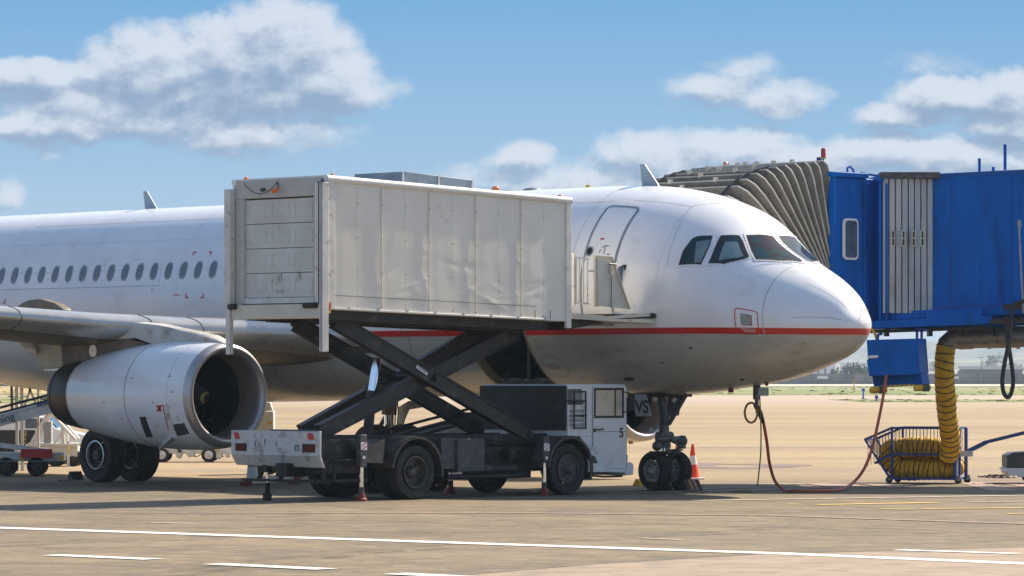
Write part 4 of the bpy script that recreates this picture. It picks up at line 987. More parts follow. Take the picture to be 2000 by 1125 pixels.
g.cyl((s0-.12,-.33,.99),(s0-.12,.33,.99),.055,n=12); g.ball((s0-.12,-.36,.95),.11,8); g.ball((s0-.08,.28,.86),.10,8); g.cyl((s0-.12,-.37,1.05),(s0-.12,-.37,.8),.07,n=10)
g.box((s0-.02,.02,.74),(.5,.34,.03)); g.prism([(s0-.3,-.2,.77),(s0-.3,.24,.77),(s0,.1,.66),(s0,-.1,.66)],(0,0,.03))
for k in range(6): g.tube([(s0+.1,.1-.04*k,1.9),(s0-.06+.02*k,.12-.05*k,1.45),(s0-.02,.1-.04*k,1.1),(s0-.1,.06-.02*k,.8)],.012,6,m=2)
ng=g.build('nose_landing_gear',[M['gear'],M['chrome'],M['textdk']],jet,ang=40)
for lat in (.27,-.27): wheel(ng,(s0-.02,lat,.378),.378,.235,.215,M['rimgrey'],holes=10,side=1,dish=.05)
for (x,y,l,r_) in ((1280,779,.18,.06),(1317,781,-.16,.06),(1273,840,.14,.055)):
    p=A(x,y,l); b=MB(); b.lathe(p,(-1,.25,0),[(-.09,.02),(-.05,r_*.8),(0,r_),(.01,r_)],18); o=b.build('landing_light',M['grey'],ng); b=MB(); b.lathe(p,(-1,.25,0),[(.0,r_*.93),(.015,r_*.7),(.02,.002)],18); b.build('lens',mat('lamp_lens',(.7,.72,.7),.1,var=.1,coat=1),o)
dl=.62
P=[A(x,y,dl) for x,y in ((1237,770),(1263,770),(1273,813),(1244,813))]
b=MB(); b.prism(P,(0,.025,0)); gd_=b.build('gear_door',mat('gear_door_face',(.42,.44,.45),.5,var=.06),jet,bev=.006)
cx=sum(P,Vector())/4
tx=text('VS',.34,M['textdk'],gd_,(cx.x-.02,dl+.028,cx.z-.04),(R(90),0,R(180)),'lettering',.002,bold=.008)
P=[A(x,y,-.45) for x,y in ((1308,769),(1334,772),(1326,812),(1302,812))]; b=MB(); b.prism(P,(0,.025,0)); b.build('gear_door',M['dgrey'],jet,bev=.006)
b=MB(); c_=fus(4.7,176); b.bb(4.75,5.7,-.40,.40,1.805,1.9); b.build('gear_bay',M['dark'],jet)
# ================================================================== CATERING TRUCK
TO=Vector((-2.55,72.5,0)); TR=R(45)
truck=thing('catering_truck','dirty white box catering truck raised on black scissor arms with cab number 5','truck',TO,TR)
TM=Matrix.Translation(TO)@Matrix.Rotation(TR,4,'Z'); TI=TM.inverted()
def tpl(px,py,yl):
    o=TI@Vector((0,0,HC)); d=(TI.to_3x3()@Vector(((px-1000)/F,1,(HZ-py)/F))); t=(yl-o.y)/d.y; p=o+d*t; return p.x,p.z
def tpx(px,py,xl):                          # on the plane x=xl (rear face)
    o=TI@Vector((0,0,HC)); d=(TI.to_3x3()@Vector(((px-1000)/F,1,(HZ-py)/F))); t=(xl-o.x)/d.x; p=o+d*t; return p.y,p.z
def T(px,py,yl): x,z=tpl(px,py,yl); return Vector((x,yl,z))
def TX(px,py,xl): y,z=tpx(px,py,xl); return Vector((xl,y,z))
# box: tilted slightly nose-down
BX0,BX1=-2.18,3.90; BW=1.25
zt0,zt1,zb0,zb1=5.70,5.50,3.37,3.21
def zt(x): return zt0+(zt1-zt0)*(x-BX0)/(BX1-BX0)
def zb(x): return zb0+(zb1-zb0)*(x-BX0)/(BX1-BX0)
def slab(b,x0,x1,y0,y1,dz0,dz1,top=True,m=0):
    f=zt if top else zb
    vs=[(x,y,f(x)+d) for x in (x0,x1) for y in (y0,y1) for d in (dz0,dz1)]
    b.add(vs,[(0,1,3,2),(4,6,7,5),(0,4,5,1),(2,3,7,6),(0,2,6,4),(1,5,7,3)],m)
def wallq(b,x0,x1,y0,y1,m=0,d0=0,d1=0):
    vs=[(x,y,z) for x in (x0,x1) for y in (y0,y1) for z in (zb(x)+d0,zt(x)+d1)]
    b.add(vs,[(0,1,3,2),(4,6,7,5),(0,4,5,1),(2,3,7,6),(0,2,6,4),(1,5,7,3)],m)
b=MB()
# side walls as finely divided, slightly dented sheets
CR=[(random.uniform(-2,3.8),random.choice((random.uniform(4.9,5.45),random.uniform(3.5,3.9),random.uniform(4.0,5.3))),random.uniform(.12,.5),random.uniform(.03,.08),random.uniform(-.5,.5),random.choice((-1,1))*random.uniform(.002,.0055)) for _ in range(34)]
def dent(x,z,s):
    import mathutils
    v=mathutils.noise.noise(Vector((x*1.1,z*1.3,s)))*.006+max(0,mathutils.noise.noise(Vector((x*1.6+3,z*1.2,s+4)))-.1)*.010+(max(0,mathutils.noise.noise(Vector((x*3+3,z*2.6,s+8)))-.25)*.014 if z>4.6 else 0)
    for (cx_,cz_,lx_,lz_,sl_,am_) in CR:
        dx_=(x-cx_)/lx_
        if abs(dx_)<2: dz_=(z-cz_-sl_*(x-cx_))/lz_; v+=am_*math.exp(-dx_*dx_-dz_*dz_) if abs(dz_)<3 else 0
    e=min(1,(x-BX0)/.25,(BX1-x)/.25); return v*max(0,e)
nx_,nz_=170,80
for sgn in (-1,1):
    base=len(b.v)
    for i in range(nx_+1):
        x=BX0+.14+(BX1-BX0-.26)*i/nx_
        for k in range(nz_+1):
            z=zb(x)+.03+(zt(x)-.10-zb(x)-.03)*k/nz_; rib=0
            b.v.append((x,sgn*(BW-.02+dent(x,z,sgn*3)),z))
    for i in range(nx_):
        for k in range(nz_):
            q=base+i*(nz_+1)+k; b.f.append([q,q+1,q+nz_+2,q+nz_+1]); b.m.append(0)
wallq(b,BX1-.06,BX1-.02,-BW+.05,BW-.05); slab(b,BX0+.05,BX1-.02,-BW+.06,BW-.06,.0,.05,False)
box=b.build('cargo_box',M['panel'],truck,ang=60,fixn=True)
b=MB()
for sgn in (-1,1):
    for i in range(1,10):
        x=BX0+.14+(BX1-BX0-.26)*i/10.0-.02
        if i%2==0: wallq(b,x-.006,x+.006,sgn*BW-.012 if sgn>0 else -BW-.002,sgn*BW+.002 if sgn>0 else -BW+.012,0,.05,-.10)
        for k in range(34):
            z=zb(x)+.08+k*.067; b.box((x+(.0),sgn*(BW+.005),z),(.016,.012,.016),1 if k%9 else 2)
    for i in range(8):
        x=BX0+.5+i*.7; b.box((x,sgn*(BW+.01),zb(x)+.03),(.03,.03,.06),1)
    vs=[(x,sgn*(BW+.004),zb(x)+.245+d) for x in (BX0+.14,BX1-.9) for d in (0,.008)]; b.add([vs[0],vs[1],vs[3],vs[2]],[(0,1,2,3)],2)
    for (x0_,z0_) in ((2.95,.10),(3.35,.10),): b.box((x0_,sgn*(BW+.005),zb(x0_)+z0_),(.008,.01,.16),2)
b.build('rivet_strip',[M['panel'],M['alu'],M['dgrey']],box)['kind']='stuff'
b=MB()
wallq(b,BX0,BX0+.15,-BW-.012,-BW+.05); wallq(b,BX1-.13,BX1,-BW-.012,-BW+.05,0,-.12,0); wallq(b,BX0,BX0+.15,BW-.05,BW+.012); wallq(b,BX1-.13,BX1,BW-.05,BW+.012,0,-.12,0)
for sgn in (-1,1): slab(b,BX0+.15,BX1-.13,sgn*BW-.012,sgn*BW+.016,-.0,.035,False)
b.build('corner_post',M['gse_white'],box,bev=.006)
b=MB()
for sgn in (-1,1):
    b.tube([(BX0-.02,sgn*(BW-.03),zt0-.05),(BX1+.02,sgn*(BW-.03),zt1-.05)],.065,14)
slab(b,BX0,BX1,-BW+.02,BW-.02,-.04,.012); b.tube([(BX1,-BW+.03,zt1-.05),(BX1,BW-.03,zt1-.05)],.06,12)
b.build('roof',mat('roof_paint',(.72,.70,.65),.35,var=.06,scale=2,dirt=(.4,.36,.3),dirtcut=(.6,.85)),box)
# galvanised hood on the roof
b=MB(); p0=T(790,355,-.25); x0=p0.x; zr=zt(x0)
b.prism([(x0-.05,-.25,zr),(x0+1.72,-.25,zr-.05),(x0+1.72,-.25,zr+.20),(x0+.02,-.25,zr+.30)],(0,1.35,0)); 
o=b.build('roof_vent',M['galv'],box,bev=.006)
b=MB(); b.bb(x0+.84,x0+.88,-.262,-.25,zr,zr+.26); b.bb(x0-.055,x0-.02,-.262,-.25,zr,zr+.3); b.bb(x0+1.69,x0+1.73,-.262,-.25,zr-.05,zr+.2); b.build('edge_strip',M['alu'],o)
for (px,py,yl) in ((649,341,-1.1),(968,369,-1.1),(1094,380,-1.1),(480,349,1.0)):
    x_,z_=tpl(px,py,yl); x_=max(BX0+.08,min(BX1-.1,x_)); big=px==968
    b=MB(); r_=.075 if big else .04; b.lathe((x_,yl,zt(x_)+.012),(0,0,1),[(0,r_*1.15),(.02,r_*1.15),(.02,r_),(r_*.8,r_*.95),(r_*1.15,r_*.6),(r_*1.25,.002)],14); b.build('marker_lamp',M['amber'],box)
# rear end: frame, roller door, sill, guide rails
XR=BX0
b=MB()
yl0,yr0=BW-.005,-BW+.005
b.bb(XR-.015,XR+.10,-BW+.16,BW-.0,zt0-.34,zt0-.02)                      # header
b.bb(XR-.02,XR+.08,BW-.30,BW-.24,zb0+.12,zt0-.34); b.bb(XR-.02,XR+.08,-BW+.30,-BW+.36,zb0+.12,zt0-.34)
b.bb(XR-.005,XR+.06,BW-.24,BW-.05,zb0,zt0-.34)
b.build('rear_frame',mat('rear_frame_paint',(.50,.475,.43),.5,var=.08,scale=3,dirt=(.25,.22,.19),dirtcut=(.58,.78),dscale=6),box,bev=.008)
b=MB()
dw0,dw1=-BW+.36,BW-.30; zd0,zd1=zb0+.22,zt0-.36; nP=4
for i in range(nP):
    za=zd0+(zd1-zd0)*i/nP+.006; zc_=zd0+(zd1-zd0)*(i+1)/nP-.006
    b.bb(XR+.03,XR+.06,dw0,dw1,za,zc_)
    for k in range(3):
        ya=dw0+(dw1-dw0)*(k+.12)/3; yb=dw0+(dw1-dw0)*(k+.88)/3; z1=za+.09; z2=zc_-.09
        for (a0,a1,c0,c1) in ((ya,yb,z1,z1+.02),(ya,yb,z2-.02,z2),(ya,ya+.02,z1+.02,z2-.02),(yb-.02,yb,z1+.02,z2-.02)): b.bb(XR+.022,XR+.03,a0,a1,c0,c1)
b.bb(XR+.06,XR+.07,dw0,dw1,zd0,zd1,1)
dr=b.build('roller_door',[mat('door_panel_paint',(.60,.585,.54),.5,var=.07,scale=2,dirt=(.33,.28,.22),dirtcut=(.6,.82),dscale=3.5,bump=.01),M['textdk']],box,ang=20)
b=MB(); b.tube([(XR+.02,-.05,zd0+.13),(XR-.02,-.05,zd0+.11),(XR-.02,.12,zd0+.11),(XR+.02,.12,zd0+.13)],.012,8); b.build('door_handle',M['alu'],dr)
b=MB()
for (y_,z_,l_) in ((-.02,.30,.14),(.03,.27,.12),(.07,.31,.10),(-.48,.35,.12),(-.52,.30,.15),(-.44,.28,.08),(.1,.24,.05)): b.add([(XR+.0195,y_,zd0+z_),(XR+.0195,y_+.012,zd0+z_),(XR+.0195,y_+.03,zd0+z_+l_),(XR+.0195,y_+.02,zd0+z_+l_)],[(0,1,2,3)])
b.build('scuff_mark',M['dgrey'],dr,fixn=False)
b=MB(); 
for i in range(40):
    for k in range(2): b.box((XR-.005,-BW+.38+i*.046,zb0+.15+k*.035),(.01,.025,.008),rot=(R(35 if (i+k)%2 else -35),0,0))
b.bb(XR-.003,XR+.03,-BW+.36,BW-.30,zb0+.12,zb0+.215); b.build('tread_plate',M['alu'],box)
sill=MB(); sill.bb(XR-.10,XR+.02,-BW+.12,BW-.05,zb0-.16,zb0+.10); so_=sill.build('rear_sill',M['cream'],box,bev=.015)
for (y0,y1) in ((BW-.22,BW-.0),(-BW+.14,-BW+.50)):
    b=MB(); b.bb(XR-.17,XR-.09,y0,y1,zb0+.02,zb0+.12); b.build('rubber_buffer',M['rubber'],so_,bev=.03)
# left guide post (hangs below the box)
for nm,(ya,yb) in (('guide_rail',(BW-.06,BW+.10)),):
    b=MB(); b.bb(XR-.14,XR-.02,ya,yb,zb0+.12,zt0-.16); b.bb(XR-.12,XR-.03,ya+.03,yb-.02,zb0-.78,zb0+.12); b.bb(XR-.025,XR-.015,yb-.04,yb+.03,zb0-.78,zt0-.2,1); b.build(nm,[M['rail'] if 'rail' in M else M['gse_white'],M['textdk']],box,bev=.006)
b=MB(); b.bb(XR-.10,XR-.0,-BW+.14,-BW+.24,zb0+.1,zt0-.12,0); b.bb(XR-.11,XR-.02,-BW+.06,-BW+.14,zb0+.1,zt0-.10,1); b.bb(XR-.16,XR-.02,-BW-.04,-BW+.05,zb0-.74,zt0-.12,0); b.bb(XR-.165,XR-.155,-BW-.005,-BW+.012,zb0-.74,zt0-.12,1)
b.build('guide_rail',[M['gse_white'],M['textdk']],box,bev=.005)
b=MB(); b.cyl((XR-.08,-.02,zt0-.19),(XR-.17,.0,zt0-.24),.04,.05,14); o=b.build('rear_lamp',M['amber'],box); b=MB(); b.tube([(XR-.02,.05,zt0-.08),(XR-.05,.0,zt0-.16)],.012,6); b.ball((XR-.14,.30,zt0-.2),.055,8,sz=.7); b.build('lamp_bracket',M['dgrey'],o)
b=MB(); b.tube([(XR-.02,.95-.9*t,zt0-.06-.45*t*(1-t)*1.8) for t in [i/14 for i in range(15)]],.006,5); b.build('loose_wire',M['textdk'],box)
b=MB(); q=[T(x,y,-BW-.016) for x,y in ((638,590),(646,589),(646,612),(638,612))]; b.prism(q,(0,-.004,0)); o=b.build('hazard_plate',M['yel'],box); b=MB(); q=[T(x,y,-BW-.022) for x,y in ((638,600),(646,590),(646,603),(638,612))]; b.prism(q,(0,-.003,0)); b.build('red_stripe',M['red'],o)
# frame below the box
b=MB()
for sgn in (-1,1):
    vs=[(x,y,z) for x in (BX0+.1,BX1-.35) for y in (sgn*.95-.05,sgn*.95+.05) for z in (zb(x)-.17,zb(x)-.005)]; b.add(vs,[(0,1,3,2),(4,6,7,5),(0,4,5,1),(2,3,7,6),(0,2,6,4),(1,5,7,3)])
    vs=[(x,y,z) for x in (BX0+.2,BX1-.8) for y in (sgn*.55-.06,sgn*.55+.06) for z in (zb(x)-.20,zb(x)-.005)]; b.add(vs,[(0,1,3,2),(4,6,7,5),(0,4,5,1),(2,3,7,6),(0,2,6,4),(1,5,7,3)])
for x in (BX0+.15,-.5,1,2.2,BX1-.4): b.bb(x-.05,x+.05,-.95,.95,zb(x)-.15,zb(x)-.01)
b.build('lift_frame',M['arm'],truck)
# platform in front of the box, reaching the fuselage
XF=BX1
b=MB()
tipn=T(1275,617,-1.70); 
P=[(XF,-1.12),(XF+.9,-1.15),(tipn.x-.25,-1.66),(tipn.x,-1.75),(tipn.x+.0,-1.55),(tipn.x-.2,1.0),(XF,1.1)]
zp=3.34
vs=[(x,y,zp-.10*((x-XF)/1.7)) for x,y in P]; b.prism(vs,(0,0,-.05))
b.beam((XF,-1.14,zp-.02),(XF+.95,-1.17,zp-.05),.05,.10); b.beam((XF+.95,-1.17,zp-.05),(tipn.x-.08,-1.70,tipn.z+.02),.05,.055)
b.add([(XF,-1.10,zp-.06),(XF,1.0,zp-.06),(XF+1.2,-1.0,zp-.14),(XF+1.2,1.0,zp-.14),(XF,-1.10,zp-.28),(XF,1.0,zp-.28)],[(0,2,3,1),(4,5,3,2),(0,4,2),(1,3,5),(0,1,5,4)],1)
pl=b.build('front_platform',[M['cream'],M['arm']],truck)
b=MB(); b.tube([(tipn.x-.06,-1.78,tipn.z),(tipn.x+.02,-1.5,tipn.z-.0),(tipn.x-.15,.9,tipn.z)],.05,10); b.build('rubber_edge',M['rubber'],pl)
b=MB(); q=[T(x,y,-1.2) for x,y in ((1193,609.5),(1240,614),(1240,617),(1193,612.5))]; b.prism(q,(0,-.01,0)); b.build('plate_edge',M['sign'],pl)
b=MB()
for px in (1120.5,): b.beam(T(px,597,-1.14),T(px,494,-1.14),.035,.05)
xa=T(1124,590,-1.16); 
for py in (503,591): b.beam(T(1123,py,-1.16),T(1149,py+2,-1.16),.03,.035)
for px in (1125,1131.5,1139,1147): b.beam(T(px,503,-1.16),T(px,592,-1.16),.03,.022)
b.build('railing',M['gse_white'],pl)
b=MB()
for px,dy in ((1162,1.3),(1166,1.3)):
    b.beam(T(px,599,-dy),T(px,499,-dy),.03,.05)
b.tube([T(1149,529,-1.25),T(1165,529,-1.3)],.02,6); b.build('railing',M['cream'],pl)
b=MB(); b.prism([T(x,y,-1.34) for x,y in ((1167,500),(1195,502),(1206,524),(1230,604),(1168,597))],(0,.035,0)); b.beam(T(1167,500,-1.36),T(1195,502,-1.36),.03,.02); b.beam(T(1195,502,-1.36),T(1230,604,-1.36),.03,.02)
b.cyl(T(1193,516,-1.37),T(1193,535,-1.37),.018,n=8); b.tube([T(1190,515,-1.38),T(1205,517,-1.38)],.016,6,m=1); b.tube([T(1194,537,-1.37),T(1194,602,-1.37)],.008,6,m=1); b.build('side_shield',[M['cream'],M['dgrey']],pl)
b=MB(); b.prism([T(x,y,-.95) for x,y in ((1207,523),(1218,517),(1228,592),(1217,590))],(0,.02,0)); b.build('side_shield',M['galv'],pl)
b=MB(); b.tube([T(1221,517,-.98),T(1224,545,-1),T(1229,592,-1)],.034,10); b.build('rubber_edge',M['rubber'],pl)
b=MB(); b.bb(XF-.03,XF+.02,-1.0,.9,zp,zp+1.9); b.build('front_door',M['gse_white'],box)
# ------------------------------------------------ scissor arms
def arm(p,q,yl,w=.27,name='scissor_arm'):
    a=T(*p,yl); c=T(*q,yl); d=(c-a).normalized(); b=MB(); b.beam(a,c,.12,w)
    n_=Vector((0,0,1)); u=Vector((-d.z,0,d.x))
    for s in (-1,1): b.beam(a+u*s*w*.46,c+u*s*w*.46,.16,.035)
    for e in (a,c,(a+c)/2): b.cyl(e+Vector((0,-.10,0)),e+Vector((0,.10,0)),.055,n=14)
    return b.build(name,M['arm'],truck,bev=.005)
arm((652,626),(1030,848),-.66); ar2=arm((622,845),(1004,650),-.50)
ar=arm((578,632),(935,840),.50); arm((588,845),(935,652),.66)
b=MB()
a0=T(845,738,-.66); b.cyl(a0+Vector((0,-.14,0)),a0+Vector((0,1.4,0)),.06,n=16)
for (p,yl) in (((735,700),0),((800,773),0)):
    c=T(*p,-.5); 
b.cyl(T(1004,650,-.6),T(1004,650,-.6)+Vector((0,1.25,0)),.05,n=12); b.cyl(T(622,845,-.6),T(622,845,-.6)+Vector((0,1.25,0)),.05,n=12)
c=T(744,683,-.6); b.beam(c,c+Vector((0,1.2,0)),.2,.13); c=T(968,811,-.6); b.beam(c,c+Vector((0,1.2,0)),.10,.10); c=T(800,756,-.5); b.beam(c,c+Vector((0,1.1,0)),.12,.1)
b.build('cross_tube',M['arm'],truck)
for yl in (-.18,.22):
    lo_,mid,hi_=T(716,868,yl),T(727,764,yl),T(737,700,yl)
    b=MB(); b.cyl(lo_,mid,.092,n=18); b.cyl(mid+(lo_-mid).normalized()*.1,mid,.1,n=18); o=b.build('lift_cylinder',M['arm'],truck); b=MB(); b.cyl(mid,hi_,.085 if yl<0 else .06,n=20); b.build('piston_rod',M['chrome'],o)
b=MB(); q=[T(x,y,-.745) for x,y in ((815,713),(836,728),(834,733),(813,718.5))]; b.prism(q,(0,.004,0)); st=b.build('maker_plate',M['sign'],ar2)
b=MB()
for k in range(7):
    x=816.5+k*2.4; y=716.8+k*1.72; q=[T(x,y-1.2,-.75),T(x+1.5,y-.2,-.75),T(x+1.3,y+2.2,-.75),T(x-.3,y+1.2,-.75)]; b.prism(q,(0,-.003,0))
b.build('lettering',M['textblue'],st)
# ------------------------------------------------ chassis
b=MB()
for y in (-.42,.42): b.bb(-2.1,5.3,y-.04,y+.04,.72,.95)
for x in (-2.0,-1.0,.9,2.0,3.0,4.6): b.bb(x-.05,x+.05,-.38,.38,.76,.92)
b.cyl((0,-1.0,.5),(0,1.0,.5),.09,n=14); b.ball((0,0,.5),.22,8); b.cyl((3.95,-.95,.5),(3.95,.95,.5),.06,n=12)
b.cyl((.2,0,.52),(2.6,0,.7),.05,n=10)
for y in (-.5,.5): 
    for k in range(4): b.bb(-.75+.06*k,.75-.06*k,y-.04,y+.04,.60+.02*k,.617+.02*k)
ch=b.build('chassis_frame',M['black'],truck)
b=MB()
zA=T(650,851,-.6).z
for y in (-.62,.62): b.bb(-2.05,T(1062,850,-.6).x,y-.07,y+.07,.96,1.14)
for x in (-1.95,-1.1,.2,1.4,2.6): b.bb(x-.05,x+.05,-.62,.62,.98,1.12)
b.tube([(-2,-.72,1.05),(2.0,-.72,1.06),(2.8,-.72,1.0)],.02,6); b.tube([(-2,-.71,1.0),(1.2,-.75,1.0)],.014,6)
b.build('sub_frame',M['black'],ch)
def pbox(name,x0,x1,ytop,ybot,yl,depth,m,parent=None,bev=.015):
    a=T(x0,ytop,yl); c=T(x1,ybot,yl); b=MB(); b.bb(a.x,c.x,yl,yl+depth,c.z,a.z); return b.build(name,m,parent or truck,bev=bev)
def arcbox(): pass
pbox('side_box',862,893,856,916,-1.02,.45,M['dgrey']); bx2=pbox('side_box',894,947,857,921,-1.07,.5,M['grey2'] if 'grey2' in M else M['dgrey'])
pbox('side_box',838,861,856,905,-.9,.4,M['black'])
b=MB(); c=T(1000,886,-1.0); b.cyl(c,c+Vector((0,.4,0)),.10,n=18); b.cyl(c+Vector((0,-.02,0)),c,.06,n=14); c=T(975,886,-.8); b.bb(c.x-.5,c.x+.7,-.8,-.3,.55,.9); b.cyl((1.9,-.9,.5),(2.75,-.9,.5),.1,n=14); b.cyl((1.0,-.92,.38),(2.9,-.92,.38),.05,n=10)
for k in range(9): b.tube([(1.6+.15*k,-.7,.95),(1.7+.17*k,-.86,.7+.03*(k%3)),(1.75+.15*k,-.7,.5)],.016,6)
b.bb(2.5,3.3,-.8,.2,.33,.85); b.bb(.9,3.2,-.5,.5,.5,.75); b.build('engine_block',M['black'],ch)
# rear end plate, lamps and hazard corners
XP=-2.31
b=MB(); P=[TX(x,y,XP) for x,y in ((455,845),(622,846),(622,912.5),(459,909),(455,893))]
b.bb(XP,XP+.05,-1.17,1.17,.80,1.24); b.add([(XP,-1.17,.80),(XP,1.17,.80),(XP+.10,1.14,.62),(XP+.10,-1.17,.60),(XP+.05,-1.17,.80),(XP+.05,1.17,.80),(XP+.13,1.14,.62),(XP+.13,-1.17,.60)],[(0,1,2,3),(4,7,6,5),(0,3,7,4),(1,5,6,2),(3,2,6,7)])
pm=mat('rear_plate_paint',(.60,.58,.55),.45,.1,var=.15,scale=4,dirt=(.27,.24,.22),dirtcut=(.46,.68),dscale=4,bump=.01)
rp=b.build('rear_bumper_plate',pm,truck,bev=.008)
def rq(x0,x1,y0,y1,m,name,off=.012,th=.02):
    a=TX(x0,y0,XP-off); c=TX(x1,y1,XP-off); b=MB(); b.bb(XP-off,XP-off+th,a.y,c.y,c.z,a.z); return b.build(name,m,rp)
for (x0,x1,y0,y1) in ((461,480,867,880),(591.5,614,868.5,883)):
    o=rq(x0-1.5,x1+1,y0-1.5,y1+1,M['textdk'],'lamp_housing',.006); q=rq(x0,x1,y0,y1,M['lred'],'tail_lamp',.013)
rq(575,583,869,881,M['textdk'],'lamp_housing',.006); rq(577,582,870.5,880,M['grey'],'number_lamp',.013)
for (x0,x1,y0,y1) in ((457,472,844.5,857),(600,618,846,859)):
    o=rq(x0,x1,y0,y1,M['yel_dirty'] if 'yel_dirty' in M else M['cream'],'hazard_plate',.006)
    pts_=((x0,y0),(x0+(x1-x0)*.55,y0),(x0+(x1-x0)*.8,y1),(x0+2,y1)) ; b=MB(); b.prism([TX(x,y,XP-.011) for x,y in pts_],(-.003,0,0)); b.build('red_stripe',M['red'],o)
b=MB()
for (x,y,l) in ((498,862,10),(539,862,10),(517,857,12)): q=[TX(x,y,XP-.004),TX(x+1.2,y,XP-.004),TX(x+.6,y+l,XP-.004),TX(x-.6,y+l,XP-.004)]; b.prism(q,(-.003,0,0))
b.build('scuff_mark',M['textdk'],rp)
# tow bar frame, rear guard with its jacks
b=MB(); b.beam(T(495,933,1.0) if False else (XP+.1,.95,.36),(XP+.1,-.95,.36),.06,.05); b.beam((XP+.1,.0,.36),(XP+.5,.0,.75),.06,.05); b.beam((XP+.1,-.95,.36),(-1.0,-.98,.36),.05,.06); b.beam((XP+.3,.6,.62),(XP+.15,.6,.36),.06,.06)
b.tube([(XP+.25,-1.0,.36),(XP+.28,-1.0,.70),(XP+.45,-1.0,.80)],.03,8); b.tube([(-1.85,-1.06,.36),(-1.85,-1.06,.72),(-1.35,-1.06,.72),(-1.1,-1.06,.66),(-1.1,-1.06,.36),(-1.85,-1.06,.36)],.028,8)
b.build('rear_guard',M['black'],truck)
pbox('side_box',628,700,858,925,-.95,.5,M['black']); pbox('side_box',560,625,905,930,-.4,.3,M['black'])
def jack(px,pyt,pyb,yl,white,zt_=None):
    top=T(px,pyt,yl); x=top.x; zb_=max(.0,0.0); b=MB(); zt2=top.z; zmid=.60
    b.bb(x-.075,x+.075,yl-.06,yl+.06,zmid,zt2); o=b.build('support_jack',M['dgrey'],truck,bev=.006)
    b=MB(); b.cyl((x,yl,zmid),(x,yl,.17),.038,n=14); b.cyl((x,yl,.25),(x,yl,.1),.05,n=12,m=1); b.build('jack_leg',[M['chrome'],M['dgrey']],o)
    b=MB(); b.lathe((x,yl,0.0),(0,0,1),[(0,.10),(.04,.10),(.06,.07),(.13,.065),(.14,.03)],16); b.build('jack_foot',M['dred'],o)
    if white:
        b=MB(); b.bb(x-.072,x+.072,yl-.068,yl-.061,zt2-.27,zt2-.13); h=b.build('hazard_plate',M['sign'],o); b=MB()
        for k in range(2): b.prism([(x-.072,yl-.07,zt2-.27+.07*k),(x-.04,yl-.07,zt2-.27+.07*k),(x+.072,yl-.07,zt2-.20+.07*k),(x+.04,yl-.07,zt2-.20+.07*k)],(0,-.003,0),0)
        b.build('red_stripe',M['red'],h); b=MB(); b.cyl((x,yl-.061,zt2-.40),(x,yl-.07,zt2-.40),.03,n=12); b.build('reflector',M['sign'],o)
jack(706,849,0,-1.16,True); jack(1063,852,0,-1.12,True); jack(880,900,0,1.0,False)
c=TX(522,905,XP+.15); b=MB(); b.bb(c.x-.06,c.x+.06,c.y-.06,c.y+.06,.5,.75); o=b.build('support_jack',M['black'],truck); b=MB(); b.cyl((c.x,c.y,.5),(c.x,c.y,.3),.035,n=12,m=1); b.cyl((c.x,c.y,.32),(c.x,c.y,.1),.045,n=12); b.build('jack_leg',[M['black'],M['chrome']],o); b=MB(); b.bb(c.x-.06,c.x+.06,c.y-.06,c.y+.06,0,.13); b.build('jack_foot',M['black'],o,bev=.01)
# wheels
wheel(truck,(0,-1.05,.49),.49,.28,.285,M['rimdark'],side=-1,dish=.16,holes=5); wheel(truck,(0,-.72,.49),.49,.28,.285,M['rimdark'],side=-1,dish=.1,holes=5)
wheel(truck,(0,1.05,.49),.49,.28,.285,M['rimdark'],side=1,dish=.16); wheel(truck,(0,.72,.49),.49,.28,.285,M['rimdark'],side=1,dish=.1)
wheel(truck,(3.95,-1.0,.48),.48,.28,.275,M['rimdark'],side=-1,dish=.03); wheel(truck,(3.95,1.0,.48),.48,.28,.275,M['rimdark'],side=1,dish=.03)
def guard(cx,yl,r,a0,a1,w,name='mudguard',z0=.5,sl=0):
    b=MB(); n=20
    for i in range(n+1):
        a=R(a0+(a1-a0)*i/n); d=Vector((math.cos(a),0,math.sin(a)))
        for rr in (r,r-.025):
            for y in (yl,yl+w): b.v.append((cx+d.x*rr,y,z0+d.z*rr))
    for i in range(n):
        q=i*4; e=q+4
        for (p1,p2) in ((0,1),(1,3),(3,2),(2,0)): b.f.append([q+p1,q+p2,e+p2,e+p1]); b.m.append(0)
    b.f += [[0,1,3,2],[n*4,n*4+2,n*4+3,n*4+1]]; b.m += [0,0]
    for i in range(n):                      # turned-down lip on the outer side
        a,c=R(a0+(a1-a0)*i/n),R(a0+(a1-a0)*(i+1)/n); ys=yl if yl<0 else yl+w
        q=[(cx+math.cos(a)*r,ys,z0+math.sin(a)*r),(cx+math.cos(c)*r,ys,z0+math.sin(c)*r),(cx+math.cos(c)*(r-.05),ys,z0+math.sin(c)*(r-.05)),(cx+math.cos(a)*(r-.05),ys,z0+math.sin(a)*(r-.05))]
        b.prism(q,(0,.012 if yl<0 else -.012,0))
    return b.build(name,M['guard'],truck)
M['guard']=mat('mudguard_plastic',(.05,.045,.04),.38,var=.2,scale=3,dirt=(.16,.13,.10),dirtcut=(.48,.75),dscale=4)
guard(0,-1.24,.64,-8,172,.72); guard(0,.52,.64,-8,172,.72); guard(3.95,-1.2,.60,-22,178,.5); guard(3.95,.7,.60,-22,178,.5)
b=MB(); P=[T(x,y,-1.18) for x,y in ((716,903),(716,870),(735,868),(752,858),(748,905))]; b.prism(P,(0,.6,0)); b.build('mud_flap',M['guard'],truck)
